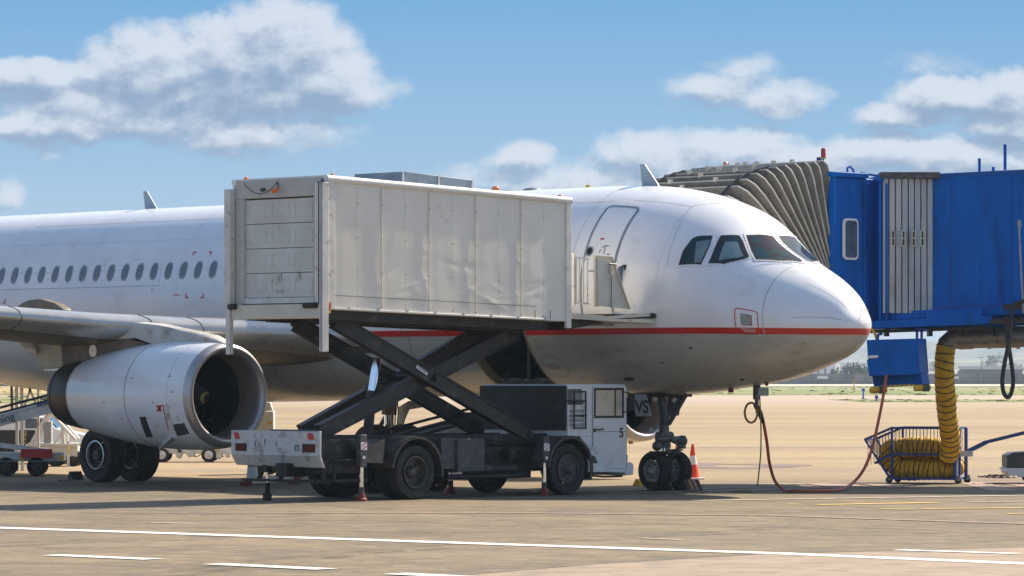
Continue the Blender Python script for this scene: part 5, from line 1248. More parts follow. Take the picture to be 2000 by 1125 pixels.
# black cabinet behind the cab
cx0_=T(1109,800,-1.12).x; a=T(1102,753,-1.06); c=T(1107,840,-1.06); b=MB(); b.bb(a.x-.03,cx0_-.004,-1.10,1.15,c.z,a.z-.005); eb=b.build('equipment_cabinet',M['blackbox'],truck,bev=.012)
b=MB()
for px,m_,l_ in ((987,4,18),(1043,5,24),(1086,2,12),(1042,3,30),(960,2,8),(1020,2,7),(1005,2,8)):
    q=TX(px,785 if px!=960 else 762,a.x-.003); b.add([(q.x,q.y,q.z),(q.x,q.y+.010,q.z),(q.x,q.y+.013,q.z-l_*.010),(q.x,q.y+.004,q.z-l_*.010)],[(0,1,2,3)])
b.build('scratch_mark',M['grey'],eb,fixn=False)
q=T(1150,800,-1.1)
b=MB(); yl=-1.17
for px in (1121.5,1144): b.tube([T(px,764,yl),T(px,838,yl)],.017,8)
for py in (765,783,812,836): b.tube([T(1121,py,yl),T(1145,py,yl)],.014,8)
b.tube([T(1106,783,yl),T(1144,783,yl)],.014,8); b.tube([T(1121,783,yl),T(1123,788,yl-.1),T(1138,788,yl-.1),T(1140,783,yl)],.012,8); b.build('ladder',M['textdk'],truck)
# ------------------------------------------------ cab
YN=-1.12
cx0=T(1109,800,YN).x; cx1=T(1224,800,YN).x; cxd=T(1155,800,YN).x; cxf=T(1233,870,YN).x
ztc=T(1170,750,YN).z; zb_=T(1180,925,YN).z
wx0,wx1=T(1160,790,YN).x,T(1216,790,YN).x; wz0,wz1=T(1190,815,YN).z,T(1190,759,YN).z
M['bright_window']=mat('painted_bright_window',(.52,.47,.34),.15,var=.12,scale=2,dirt=(.40,.36,.27),dirtcut=(.5,.7),spec=.6)  # bright view through the cab, painted into an opaque beige pane
M['blind']=bpy.data.materials.new('translucent_blind'); M['blind'].use_nodes=True; nt_=M['blind'].node_tree; nt_.nodes.clear(); o_=N(nt_,'ShaderNodeOutputMaterial'); t_=N(nt_,'ShaderNodeBsdfTranslucent'); t_.inputs[0].default_value=(.62,.52,.33,1); d_=N(nt_,'ShaderNodeBsdfDiffuse'); d_.inputs[0].default_value=(.6,.52,.36,1); m_=N(nt_,'ShaderNodeMixShader'); m_.inputs[0].default_value=.35
nt_.links.new(t_.outputs[0],m_.inputs[1]); nt_.links.new(d_.outputs[0],m_.inputs[2]); nt_.links.new(m_.outputs[0],o_.inputs[0])
cabm=mat('cab_paint',(.66,.67,.65),.35,var=.05,scale=2,dirt=(.40,.36,.30),dirtcut=(.56,.8),dscale=3,coat=.2)
b=MB()
for sgn in (-1,1):
    y0,y1=(sgn*1.12,sgn*1.08)
    zw=T(1190,870,YN).z
    b.bb(cx0,wx0,y0,y1,1.08,ztc-.04); b.bb(wx1,cx1-.02,y0,y1,zb_+.35,ztc-.06); b.bb(wx0,wx1,y0,y1,wz1,ztc-.04); b.bb(wx0,wx1,y0,y1,zb_+.35,wz0)
    q=[(cxd-.03,y0,zb_+.05),(cx1+.02,y0,zb_+.0),(cx1+.04,y0,zb_+.35),(wx0,y0,zb_+.35),(wx0,y0,1.08),(cxd-.30,y0,1.08),(cxd-.12,y0,.86)]
    b.prism(q,(0,y1-y0,0))
b.prism([(cx0,-1.1,ztc-.04),(cx0+.05,-1.06,ztc),(cx1-.08,-1.06,ztc),(cx1,-1.1,ztc-.05)],(0,0,.02)) if False else b.bb(cx0,cx1-.02,-1.10,1.10,ztc-.045,ztc-.005)
b.bb(cx0,cx0+.04,-1.08,1.08,1.08,1.55); b.bb(cx0,cx0+.04,-1.08,-.95,1.55,ztc-.05); b.bb(cx0,cx0+.04,.95,1.08,1.55,ztc-.05); b.bb(cx0,cx0+.04,-.95,.95,ztc-.14,ztc-.05)
b.bb(cx1-.02,cx1+.03,-1.08,1.08,zb_+.05,wz0-.05); b.bb(cx1-.03,cx1+.0,-1.08,1.08,ztc-.14,ztc-.05); b.bb(cx1-.03,cx1+.0,-1.08,-1.0,wz0-.05,ztc-.14); b.bb(cx1-.03,cx1+.0,1.0,1.08,wz0-.05,ztc-.14); b.bb(cxd,cx1-.05,-1.07,1.07,.62,.68)
cab=b.build('cab',cabm,truck,bev=.012)
b=MB(); b.bb(cxd,wx1+.10,-1.138,-1.122,zb_+.10,ztc-.035); 
dcut=MB()
def ring(b,x0,x1,z0,z1,X0,X1,Z0,Z1,y,th,m=0):
    b.bb(X0,x0,y,y+th,Z0,Z1,m); b.bb(x1,X1,y,y+th,Z0,Z1,m); b.bb(x0,x1,y,y+th,Z0,z0,m); b.bb(x0,x1,y,y+th,z1,Z1,m)
zst=T(1190,843,YN).z
for sgn in (-1,1):
    y=sgn*1.136 if sgn<0 else 1.121
    b=MB(); ring(b,wx0,wx1,wz0,wz1,cxd+.03,wx1+.09,zb_+.09,ztc-.045,y,.015); d_=b.build('cab_door',cabm,cab,bev=.004)
    b=MB(); ring(b,wx0+.03,wx1-.03,wz0+.03,wz1-.03,wx0-.015,wx1+.015,wz0-.015,wz1+.015,y-.006*(-sgn if sgn>0 else 1) if sgn<0 else y+.008,.014); xm=wx0+(wx1-wx0)*.70; b.bb(xm,xm+.03,y-.004,y+.012,wz0,wz1); b.build('window_frame',M['textdk'],d_)
    b=MB(); b.bb(wx0+.02,wx1-.02,y+.004,y+.008,wz0+.02,wz1-.02); b.build('window',M['bright_window'] if sgn<0 else M['clear'],d_)
    if sgn<0:
        b=MB(); q=T(1165,839,-1.14); b.tube([(q.x-.06,-1.15,q.z),(q.x+.02,-1.17,q.z),(q.x+.16,-1.165,q.z+.01)],.014,8); b.box((q.x-.05,-1.145,q.z-.01),(.05,.02,.06)); b.build('door_handle',M['dgrey'],d_)
        b=MB(); b.bb(cxd+.03,wx1+.09,-1.1385,-1.1365,zst-.004,zst+.004); 
        b.bb(cxd+.025,cxd+.031,-1.1375,-1.1345,zb_+.09,ztc-.045); b.bb(wx1+.089,wx1+.095,-1.1375,-1.1345,zb_+.09,ztc-.045); b.build('door_gap',M['textdk'],d_)
        q=T(1214,846,-1.14); text('5',.25,M['textbr'],d_,(q.x,-1.139,q.z),(R(90),0,0),'lettering',.002,bold=.006)
        q=T(1161,790,-1.14); 
b=MB(); b.bb(cx0+.01,cx0+.015,-.93,.93,1.56,ztc-.15); b.build('rear_window',M['clear'],cab)
b=MB(); b.bb(cx1-.018,cx1-.010,-.99,.99,wz0-.04,ztc-.15); b.build('windscreen',M['clear'],cab)
b=MB(); q0,q1=T(1109,760,-1.125),T(1136,790,-1.125); ring(b,q0.x+.03,q1.x-.02,q1.z+.03,q0.z-.02,q0.x,q1.x,q1.z,q0.z,-1.128,.006); b.bb(q0.x+.03,q1.x-.02,-1.124,-1.121,q1.z+.03,q0.z-.02,1); b.build('quarter_window',[M['dgrey'],M['glass']],cab)
b=MB(); 
for k in range(4): q=T(1112,800+k*9,-1.125); q1=T(1141,806+k*9,-1.125); b.bb(q.x,q1.x,-1.127,-1.121,q1.z,q.z)
b.build('side_louvre',M['grey'],cab,bev=.01)
b=MB(); q=[T(x,y,-1.14) for x,y in ((1152,886),(1157,872),(1166,876),(1175,889),(1184,903),(1186,922),(1150,922))]; b.prism(q,(0,.03,0)); o=b.build('entry_step',cabm,cab,bev=.006); b=MB(); q=[T(x,y,-1.145) for x,y in ((1152,905),(1153,894),(1158,889),(1163,893),(1168,905))]; b.prism(q,(0,.01,0)); b.build('step_recess',M['dgrey'],o)
b=MB(); q=[T(x,y,-1.13) for x,y in ((1222,905),(1234,903),(1238,908),(1237,927),(1222,929))]; b.prism(q,(0,2.26,0)); b.build('front_bumper',cabm,cab,bev=.015)
b=MB(); q=T(1232,864,-1.13); b.bb(q.x-.03,q.x+.06,-1.14,-1.10,q.z-.03,q.z+.03); b.build('indicator_lamp',M['amber'],cab,bev=.008)
b=MB(); b.tube([T(1218,765,-1.14),T(1230,768,-1.3),T(1236,775,-1.34),T(1235,800,-1.34),T(1219,805,-1.14)],.012,8); q=T(1233,785,-1.32); b.box((q.x,q.y,q.z),(.04,.16,.32)); b.build('side_mirror',M['textdk'],cab,bev=.008)
b=MB(); b.bb(cxd-.1,cxd-.04,-.85,-.35,.9,1.35); b.bb(cxd-.05,cxd+.4,-.85,-.35,.8,.9); b.tube([(cx1-.25+.12*math.cos(t),-.6+.2*math.sin(t)*1,1.35+.12*math.cos(t)) for t in [i*.4 for i in range(16)]],.012,6); b.bb(cx1-.30,cx1-.04,-1.0,1.0,.95,1.08); b.bb(cx0+.1,cx1-.1,-.4,.4,.7,1.05); b.build('seat',M['dgrey'],cab,bev=.02)
b=MB(); b.bb(cx0,cx1-.1,-.9,.9,.45,.70); b.tube([T(1130,927,-.9),T(1180,931,-1.0),T(1215,930,-1.0)],.02,6); b.build('cab_underframe',M['black'],cab)
b=MB(); b.tube([T(1015,645,-.8),T(1016,675,-.75),T(985,678,-.6),T(960,668,-.5)],.014,6); b.build('hydraulic_hose',M['textdk'],truck)
# ================================================================== JET BRIDGE
JO=Vector((9.0,81.0,0))
jb=thing('jet_bridge','bright blue passenger boarding bridge with pleated brown hood folded over the aircraft crown','jet bridge',JO)
def J(px,py,y): return at(px,py,y)-JO
def JW(x,y,z): return Vector((x,y,z))-JO
def jpl(s,l,h):                     # aircraft frame -> bridge frame
    return (AM@Vector((s,l,h)))-JO
# cab (at the aircraft end)
zc0,zc1=3.15,6.24
cabp=[jpl(4.05,-3.62,0),jpl(4.05,-4.60,0),jpl(4.12,-4.64,0),JW(7.30,80.35,0),JW(7.35,80.0,0),JW(8.5,80.5,0),JW(8.5,83.9,0),JW(6.3,84.6,0),jpl(7.3,-4.6,0),jpl(7.3,-3.62,0)]
b=MB(); b.prism([Vector((p.x,p.y,zc0)) for p in cabp],(0,0,zc1-zc0-.1)); b.build('bridge_cab',M['blue'],jb,bev=.02)
b=MB(); q=[jpl(4.0,-3.58,zc1-.1),jpl(4.0,-4.66,zc1-.1),jpl(7.3,-4.66,zc1-.1),jpl(7.3,-3.58,zc1-.1)]; b.prism(q,(0,0,.1)); q=[JW(7.26,80.30,zc1-.18),JW(7.32,79.93,zc1-.18),JW(8.5,80.4,zc1-.18),JW(8.5,83.9,zc1-.18),JW(7.0,84.2,zc1-.18)]; b.prism(q,(0,0,.14)); b.build('cab_roof',M['blue'],jb,bev=.015)
b=MB()
for l in (-3.66,-4.56): p=jpl(4.03,l,zc0); b.box(p+Vector((0,0,1.5)),(.05,.07,3.0),rot=(0,0,AR))
for xx,yy in ((7.08,80.12),(7.32,80.0),(7.45,79.98),(7.58,80.02)): b.bb(xx-JO.x-.025,xx-JO.x+.025,yy-JO.y-.05,yy-JO.y+.02,zc0,zc1-.2)
b.build('corner_strip',M['blue'],jb,bev=.01)
# cab window
wc=jpl(4.03,-4.12,0); mid=at(1657,467,1).z
ex=(jpl(4.03,-4.5,0)-jpl(4.03,-3.7,0)).normalized(); no=Vector((-ex.y,ex.x,0)); 
if no.y>0: no=-no
yy=79.62; z_c=HC+(HZ-467)*yy/F; hw_,hh_=.215,.41
def wr(w,h,r,off,th,m,name,par,hole=None):
    out=[]
    for cx,cz,s0_ in ((w-r,h-r,0),(-w+r,h-r,90),(-w+r,-h+r,180),(w-r,-h+r,270)):
        for i in range(6): t=R(s0_+18*i); out.append((cx+r*math.cos(t),cz+r*math.sin(t)))
    c=Vector((wc.x,wc.y,z_c)); b=MB(); b.prism([c+ex*u+Vector((0,0,v))+no*off for u,v in out],no*th); return b.build(name,m,par)
wf=wr(hw_,hh_,.10,.0,.04,M['sign'],'cab_window',jb); wr(hw_-.045,hh_-.045,.07,.03,.02,M['glass'],'pane',wf)
# slatted curtain
b=MB(); cur=[]; n=8; pa_=J(1723,0,80.02); pb_=J(1822,0,80.25)
for i in range(n+1):
    t=i/n; p=pa_.lerp(pb_,t); cur.append(Vector((p.x,p.y-.10*math.sin(math.pi*t)-.02,0)))
for i in range(n):
    a,c=cur[i],cur[i+1]; d=(c-a); q=[a+d*.03,a+d*.10+Vector((0,-.035,0)),a+d*.88+Vector((0,-.035,0)),a+d*.97]
    zlo,zhi=3.46,6.13; b.prism([Vector((v.x,v.y,zlo)) for v in q],(0,0,zhi-zlo))
b.bb(cur[0].x,cur[-1].x,cur[-1].y+.10,cur[-1].y+.4,3.4,6.15,1); cu=b.build('slat_curtain',[M['shut'],M['dgrey']],jb,ang=20)
for k,px in enumerate((1743,1763,1783,1800)):
    p=J(px,465,80.02); b=MB(); b.bb(p.x-.04,p.x+.04,p.y-.16,p.y-.13,p.z-.17,p.z+.15); o=b.build('grille',M['cream'],cu); b=MB(); b.bb(p.x-.02,p.x+.02,p.y-.17,p.y-.155,p.z-.15,p.z-.02); b.bb(p.x-.02,p.x+.02,p.y-.17,p.y-.155,p.z+.0,p.z+.13); b.build('slot',M['textdk'],o)
b=MB(); b.bb(cur[0].x-.05,cur[-1].x+.1,cur[0].y-.16,cur[0].y+.5,6.13,6.26); b.build('curtain_header',M['dgrey'],jb,bev=.01)
# tunnel
tdir=Vector((1,-.085,.045)).normalized()
def tun(px0,L,y0,w,z0,z1,name,m,bev=.02):
    p=J(px0,0,y0); side=Vector((.085,1,0)).normalized(); b=MB()
    q=[Vector((p.x,p.y,z0)),Vector((p.x,p.y,z1)),Vector((p.x,p.y,z1))+side*w,Vector((p.x,p.y,z0))+side*w]; b.prism(q,tdir*L); return b.build(name,m,jb,bev=bev)
tn=tun(1817,9.5,80.22,3.0,3.50,6.24,'tunnel',M['blue'])
b=MB(); p=J(1817,0,80.22)
for k in range(16):
    q=p+tdir*(.42+.6*k); b.box((q.x,q.y-.004,(3.5+6.24)/2+tdir.z*(.42+.6*k)),(.012,.012,2.7))
b.beam(Vector((p.x,p.y-.01,6.20)),Vector((p.x,p.y-.01,6.20))+tdir*9.5,.03,.06); b.beam(Vector((p.x,p.y-.01,3.54)),Vector((p.x,p.y-.01,3.54))+tdir*9.5,.03,.06)
b.build('panel_joint',mat('bridge_blue_joint',(.002,.07,.30),.5),tn)
b=MB()
z0=3.12; a=J(1700,0,80.0); a.z=3.30; b.beam(Vector((a.x,a.y,3.22)),Vector((a.x,a.y,3.22))+tdir*2.4,.20,.16); b.beam(Vector((a.x+.3,a.y+.1,3.40)),Vector((a.x+.3,a.y+.1,3.40))+tdir*8.6,.12,.16)
b.beam(Vector((a.x+1.1,a.y-.08,3.33)),Vector((a.x+1.1,a.y-.08,3.33))+tdir*1.1,.12,.30); 
b.beam(Vector((a.x+.2,a.y+2.9,3.25)),Vector((a.x+.2,a.y+2.9,3.25))+tdir*9,.2,.3)
for k in range(9): b.bb(a.x+.3+1.0*k,a.x+.42+1.0*k,a.y+.1-.085*k,a.y+2.9,3.2+.04*k,3.36+.04*k)
b.build('floor_beam',M['blue'],jb,bev=.01)
b=MB(); b.beam(J(1935,628,79.5),J(2060,622,79.2),.3,.10); b.beam(J(1700,648,80.4),J(1935,640,80.2),.5,.06); b.beam(J(1960,600,79.6),J(2060,597,79.4),.1,.12)
for px in (1735,1820,1890,1950): b.bb(J(px,0,80).x-.04,J(px,0,80).x+.04,-.8,-.4,3.0,3.2)
b.build('under_frame',M['textdk'],jb)
# roof fittings
for px,pt,pb__ in ((1913,312,340),(1963,284,332)):
    p=J(px,pb__,80.2); q=J(px,pt,80.2); b=MB(); b.cyl(p,q,.028 if px<1950 else .032,n=10); b.ball(q,.035,6); b.build('roof_post',M['blue'],jb)
b=MB(); p=J(1940,334,80.2); b.cyl(p-Vector((0,0,.1)),p+Vector((0,0,.08)),.03,n=8); b.tube([J(1655,336,80),J(1655,328,80),J(1660,325,80),J(1666,331,80),J(1668,338,80)],.022,8); b.beam(J(1680,338,80.1),J(1718,344,80.1),.03,.04); b.beam(J(1722,341,80.1),J(1742,339,80.1),.03,.03); b.build('lifting_eye',M['blue'],jb)
# hood: U frames hinged near the cab floor, pleated fabric between
piv=Vector((-3.92,3.35))            # (lat,h)
def aps(px,py,s):
    o=AI@Vector((0,0,HC)); d=(AI.to_3x3()@Vector(((px-1000)/F,1,(HZ-py)/F))); t=(s-o.x)/d.x; p=o+d*t; return p.y,p.z
CRN=[(1436,384),(1454.6,363.5),(1470.8,350),(1490.6,339),(1508.6,331.5),(1526.6,327),(1544.6,323),(1562.6,319.5),(1582,317.5),(1600,316.5),(1618,315)]
NF=len(CRN); ribs=[]
s_f,s_b=4.12,7.15
for i in range(NF):
    t=i/(NF-1); top=aps(*CRN[i],4.12); py_,pz_=aps(1640,592,4.12); piv=Vector((py_,pz_)); th=math.atan2(top[1]-piv[1],top[0]-piv[0]); L=math.hypot(top[1]-piv[1],top[0]-piv[0])
    sf=s_f; ch=.10+.05*(1-t)      # chamfered corner
    leg=lambda f: (piv[0]+math.cos(th)*L*f, piv[1]+math.sin(th)*L*f)
    P=[]
    for f in (.10,.35,.6,1-ch*.9): y,z=leg(f); P.append((sf-.0,y,z))
    y,z=leg(1-ch*.30); P.append((sf+ch*.35,y,z))
    y,z=leg(1); P.append((sf+ch*1.2,y,z)); P.append((s_b-ch*.6,y,z))
    y,z=leg(1-ch*.6); P.append((s_b,y,z)); y,z=leg(.3); P.append((s_b,y,z))
    ribs.append([jpl(a_,b2,c_) for a_,b2,c_ in P])
import mathutils
def dens_(P,m=7):
    out=[]
    for i in range(len(P)-1):
        for k in range(m): out.append(P[i].lerp(P[i+1],k/m))
    out.append(P[-1]); return out
rd=[dens_(p) for p in ribs]; b=MB(); nR=len(rd[0]); rows=[]
for i in range(NF):
    rows.append(rd[i])
    if i<NF-1:
        for f,sag in ((.10,.0),(.5,.15),(.90,.0)):
            row=[]
            for k in range(nR):
                p=rd[i][k].lerp(rd[i+1][k],f); c=jpl(5.6,-3.2,4.0); inn_=(c-p).normalized(); w_=mathutils.noise.noise(p*2.3+Vector((i,0,0)))*.04
                row.append(p+inn_*(sag+(w_ if sag else 0)))
            rows.append(row)
for r_ in rows: b.v += [tuple(v) for v in r_]
for i in range(len(rows)-1):
    for k in range(nR-1): q=i*nR+k; b.f.append([q,q+1,q+nR+1,q+nR]); b.m.append(0)
hood=b.build('hood',M['canvas'],jb,ang=50,fixn=False)
for i in range(NF):
    b=MB(); pts=[p for p in ribs[i]]; b.tube(pts,.019 if i not in (0,NF-1) else .026,8)
    b.build('hood_rib',M['canvasrib'],hood)
b=MB()
for i in range(0,NF):
    for f in ((.55,) if i%2 else (.3,.75)):
        a_,c_=ribs[i][5],ribs[i][6]; p=a_.lerp(c_,f); b.box(p+Vector((0,0,.03)),(.07,.07,.09),rot=(0,0,AR))
b.build('hood_clip',M['cream'],hood)
b=MB()
for i in range(1,6):
    a_,c_=ribs[i][5],ribs[i][6]
    for f in (.08,.9): p=a_.lerp(c_,f); q=ribs[i-1][5].lerp(ribs[i-1][6],f); b.beam(p+Vector((0,0,.035)),q+Vector((0,0,.02)),.07,.02)
b.build('hood_strap',M['textdk'],hood)
b=MB(); c=J(1297,356,80.6); 
for k in range(3): b.tube([c+Vector((.10*k,0,0)),c+Vector((.10*k+.03,0,.07)),c+Vector((.10*k+.08,0,.05)),c+Vector((.10*k+.10,0,-.02))],.018,6)
b.build('hinge',M['textdk'],hood)
for px,pb2,pt,y in ((1608,318,289,80.5),(1417,330,316,82.3)):
    p=J(px,pb2,y); q=J(px,pt,y); h=(q-p).z; b=MB(); b.cyl(p-Vector((0,0,.25)),p+Vector((0,0,h*.3)),.018,n=8); b.cyl(p+Vector((0,0,h*.28)),p+Vector((0,0,h*.36)),.065,n=12,m=1); o=b.build('warning_beacon',[M['cartblue'],M['yel']],jb)
    b=MB(); b.lathe(p+Vector((0,0,h*.36)),(0,0,1),[(0,.05),(h*.5,.05),(h*.62,.035),(h*.66,.002)],14); b.build('beacon_lens',M['beacon'],o)
b=MB(); p=J(1600,314,80.6); b.box(p,(.10,.12,.14)); b.beam(p,p+Vector((.1,0,-.12)),.03,.03); b.build('floodlight',M['cartblue'],jb,bev=.01)
# power cabinet hanging below
yc=79.3
b=MB(); dp=Vector((.25,.75,0)); fr=[J(1692.5,664,yc),J(1792,661,yc),J(1797,729,yc),J(1698,732,yc)]; b.prism(fr,dp); o1=Vector((.05,.15,0)); fr=[J(1699,732,yc)+o1,J(1795,729,yc)+o1,J(1799,752,yc)+o1,J(1703,755,yc)+o1]; b.prism(fr,dp-o1); hc=b.build('power_cabinet',M['blue'],jb,bev=.01)
b=MB(); fl=[J(1693,702,yc-.005),J(1795,700,yc-.005),J(1797,731,yc-.09),J(1698,734,yc-.09)]; b.prism(fl,(0,.02,-.012)); b.prism([J(1693,666,yc-.012),J(1729,665,yc-.012),J(1730,699,yc-.012),J(1695,700,yc-.012)],(0,.01,0)); b.build('cabinet_flap',M['blue'],hc,bev=.004)
b=MB(); b.prism([J(1696,694.5,yc-.02),J(1715,693.5,yc-.02),J(1715,698.5,yc-.02),J(1696,700,yc-.02)],(0,.01,0)); b.build('white_label',M['sign'],hc)
b=MB(); b.prism([J(1720,753,yc-.04),J(1785,750,yc-.04),J(1785,754,yc-.04),J(1720,757,yc-.04)],(0,.03,0)); ys=b.build('hazard_strip',M['yel'],hc)
b=MB()
for k in range(7): x_=1722+9*k; b.prism([J(x_,757-k*.4,yc-.045),J(x_+4,753-k*.4,yc-.045),J(x_+7,752.6-k*.4,yc-.045),J(x_+3,756.6-k*.4,yc-.045)],(0,.004,0))
b.build('black_stripe',M['textdk'],ys)
for x0_,x1_,py in ((1698,1733,762),(1784,1818,758)):
    b=MB(); p,q=J(x0_,py,yc),J(x1_,py-1,yc); b.tube([p,p.lerp(q,.06),p.lerp(q,.9),q],[.03,.065,.065,.04],14); o=b.build('yellow_bumper',M['yel'],hc); m_=p.lerp(q,.72); b=MB(); b.box(m_,(.12,.16,.15)); b.build('bumper_clamp',M['dgrey'],o)
b=MB()
for px in (1791,1800): b.beam(J(px,640,yc+.4),J(px,662,yc+.4),.05,.05)
b.beam(J(1786,646,yc+.4),J(1812,645,yc+.4),.05,.05); b.tube([J(1722,652,yc+.3),J(1715,654,yc+.2),J(1714,664,yc+.2)],.03,8); b.build('hanger',M['cartblue'],hc)
b=MB(); b.tube([J(1700,640,yc+.4),J(1708,650,yc+.3),J(1713,664,yc+.3)],.028,8); b.build('yellow_cable',M['yel'],hc)
# air pipe under the bridge
b=MB(); pp_=[J(1846,688,81),J(1850,672,81),J(1862,662,81),J(1885,660,81),J(2090,655,80.7)]
b.tube(pp_,[.19,.20,.215,.215,.215],22)
for px,dr_ in ((1864,.225),(1893,.23),(1928,.228),(1984,.228)): 
    c=J(px,660,81); b.tube([c,c+Vector((.06,0,.005))],[dr_,dr_],24)
b.cyl(J(1872,661,81),J(1895,660,81),.228,n=24); b.cyl(J(1928,659,81),J(1984,658,80.9),.222,n=24)
b.build('air_pipe',M['pipe'],jb,ang=40)
b=MB(); b.tube([J(1990,430,79.4),J(1994,520,79.4),J(1999,612,79.4)],.022,8); b.box(J(1991,437,79.4),(.07,.07,.12)); b.build('conduit',M['grey'],jb)
def smooth_path(P,m=8):
    P=[Vector(p) for p in P]; out=[]
    for i in range(len(P)-1):
        a=P[max(i-1,0)]; p=P[i]; q=P[i+1]; c=P[min(i+2,len(P)-1)]
        for k in range(m):
            t=k/m; out.append(.5*((2*p)+(q-a)*t+(2*a-5*p+4*q-c)*t*t+(3*p-a-3*q+c)*t**3))
    out.append(P[-1]); return out
hp=[(2012,586),(1992,590),(1979,598),(1974,630),(1970,670),(1962,710),(1957.5,745),(1961,768),(1968,776),(1975,768),(1979,742),(1974,700),(1968,665),(1966,640),(1965,618)]
b=MB(); b.tube(smooth_path([at(x,y,79.0+(.12 if i>8 else 0)) for i,(x,y) in enumerate(hp)]),.042,10); tag(b.build('hanging_hose',M['textdk']),'thick black hose hanging in a loop under the blue bridge at the right edge','hose')
# ------------------------------------------------ yellow duct and its cart
def hose(name,P,r,step,mfab,mring,parent=None,rr=.012,wob=.03):
    pts=smooth_path(P,10); L=[0]
    for i in range(1,len(pts)): L.append(L[-1]+(pts[i]-pts[i-1]).length)
    def pos(d):
        for i in range(1,len(pts)):
            if L[i]>=d: t=(d-L[i-1])/max(1e-6,L[i]-L[i-1]); return pts[i-1].lerp(pts[i],t),(pts[i]-pts[i-1]).normalized()
        return pts[-1],(pts[-1]-pts[-2]).normalized()
    n=int(L[-1]/step); path=[];rad=[]
    for k in range(n*4+1):
        d=L[-1]*k/(n*4); p,_=pos(d); ph=(k%4); path.append(p); rad.append(r*(1.0 if ph==0 else (1.03+random.uniform(-wob,wob) if ph!=2 else 1.05+random.uniform(-wob,wob))))
    b=MB(); b.tube(path,rad,22); o=b.build(name,mfab,parent,ang=60)
    b=MB()
    for k in range(n+1):
        p,t=pos(L[-1]*k/n); u=t.orthogonal().normalized(); w=t.cross(u); tl=random.uniform(-.06,.06)
        b.tube([p+(u*math.cos(a)+w*math.sin(a))*r*1.035+t*(math.sin(a+1)*tl) for a in [2*math.pi*i/20 for i in range(20)]],rr,5,closed=True)
    g2=b.build('wire_ring',mring,o); g2['kind']='stuff'; return o
wire=mat('hose_wire',(.045,.04,.02),.6)
o=hose('air_duct',[at(1848,676,81),at(1845,700,81),at(1845,740,81.1),at(1848,790,81.4),at(1853,830,81.7),at(1857,868,82.1),at(1852,895,82.3)],.19,.145,M['yellow'],wire)
tag(o,'yellow corrugated air duct hanging from the grey pipe down into the blue cage cart','air duct')
CO=gnd(1742,944); CR=R(-20)
cart=thing('hose_cart','blue barred cage cart on casters filled with folded yellow duct','cart',CO,CR)
b=MB(); H=1.14; Lx=1.33; D=.90; w_=.045
def bar(p,q,w=w_): b.beam(p,q,w,w)
for x in (0,Lx): 
    for y in (0,D): bar((x,y,.10),(x,y,H))
for y in (0,D): bar((0,y,H),(Lx,y,H)); bar((0,y,.60),(Lx,y,.60)); bar((0,y,.10),(Lx,y,.10)); bar((0,y,H),(-.57,y,.90)); bar((0,y,.60),(-.35,y,.42)); bar((-.57,y,.90),(-.05,y,.12))
for x in (0,Lx): bar((x,0,.10),(x,D,.10)); bar((x,0,H),(x,D,H))
bar((-.57,0,.90),(-.57,D,.90)); bar((-.35,0,.42),(-.35,D,.42)); bar((Lx,0,.6),(Lx,D,.6)); bar((Lx+.05,.2,.1),(Lx+.05,.2,H)); bar((Lx+.05,.75,.1),(Lx+.05,.75,H),.06)
b.bb(-.02,Lx,0.02,D,.08,.10); b.build('cage_frame',M['cartblue'],cart,bev=.004)
b=MB()
for i in range(1,18):
    x=Lx*i/18
    for y in (0,D): b.cyl((x,y,.60),(x,y,H),.007,n=6)
for i in range(1,9): 
    x=-.57*i/9
    for y in (0,D): b.cyl((x,y,.60+x*.5),(x,y,H+x*.42),.007,n=6)
for i in range(1,9): b.cyl((-.57,D*i/9,.90),(-.05,D*i/9,.12),.008,n=6)
b.build('cage_bars',M['dgrey'],cart)
b=MB(); b.bb(Lx+.01,Lx+.03,.05,.35,.15,.85); b.build('end_plate',M['alu'],cart)
for (x,y) in ((-.08,.08),(-.08,D-.1),(Lx+.05,.05),(Lx+.05,D-.05)):
    b=MB(); b.cyl((x,y-.025,.07),(x,y+.025,.07),.07,n=18); b.bb(x-.03,x+.05,y-.04,y-.03,.06,.16,1); b.bb(x-.03,x+.05,y+.03,y+.04,.06,.16,1); b.bb(x-.02,x+.06,y-.04,y+.04,.14,.17,1); b.build('caster',[M['rubber'],M['grey']],cart)
b=MB(); b.bb(Lx+.05,Lx+.35,.05,.12,.56,.68,1); pA=Vector((Lx+.1,.08,.60)); b.beam(pA,(Lx+.62,.08,.86),.05,.07); b.beam((Lx+.60,.08,.85),(Lx+1.7,.08,1.12),.05,.07); b.beam(pA+Vector((0,.1,-.02)),(Lx+.62,.2,.84),.05,.05); b.build('tow_arm',[M['cartblue'],M['alu']],cart)
CM=Matrix.Translation(CO)@Matrix.Rotation(CR,4,'Z')
fold=[(-.2,.30,.62),(.1,.28,.30),(.6,.26,.28),(1.1,.30,.30),(1.18,.55,.36),(.7,.62,.42),(.15,.6,.50),(-.15,.45,.66),(.15,.3,.72),(.55,.3,.74),(.95,.34,.70),(1.12,.5,.62)]
o=hose('folded_duct',[CM@Vector(p) for p in fold],.205,.10,M['yellow'],wire,rr=.010,wob=.05)
tag(o,'folded heap of yellow duct lying inside the blue cage cart','air duct')
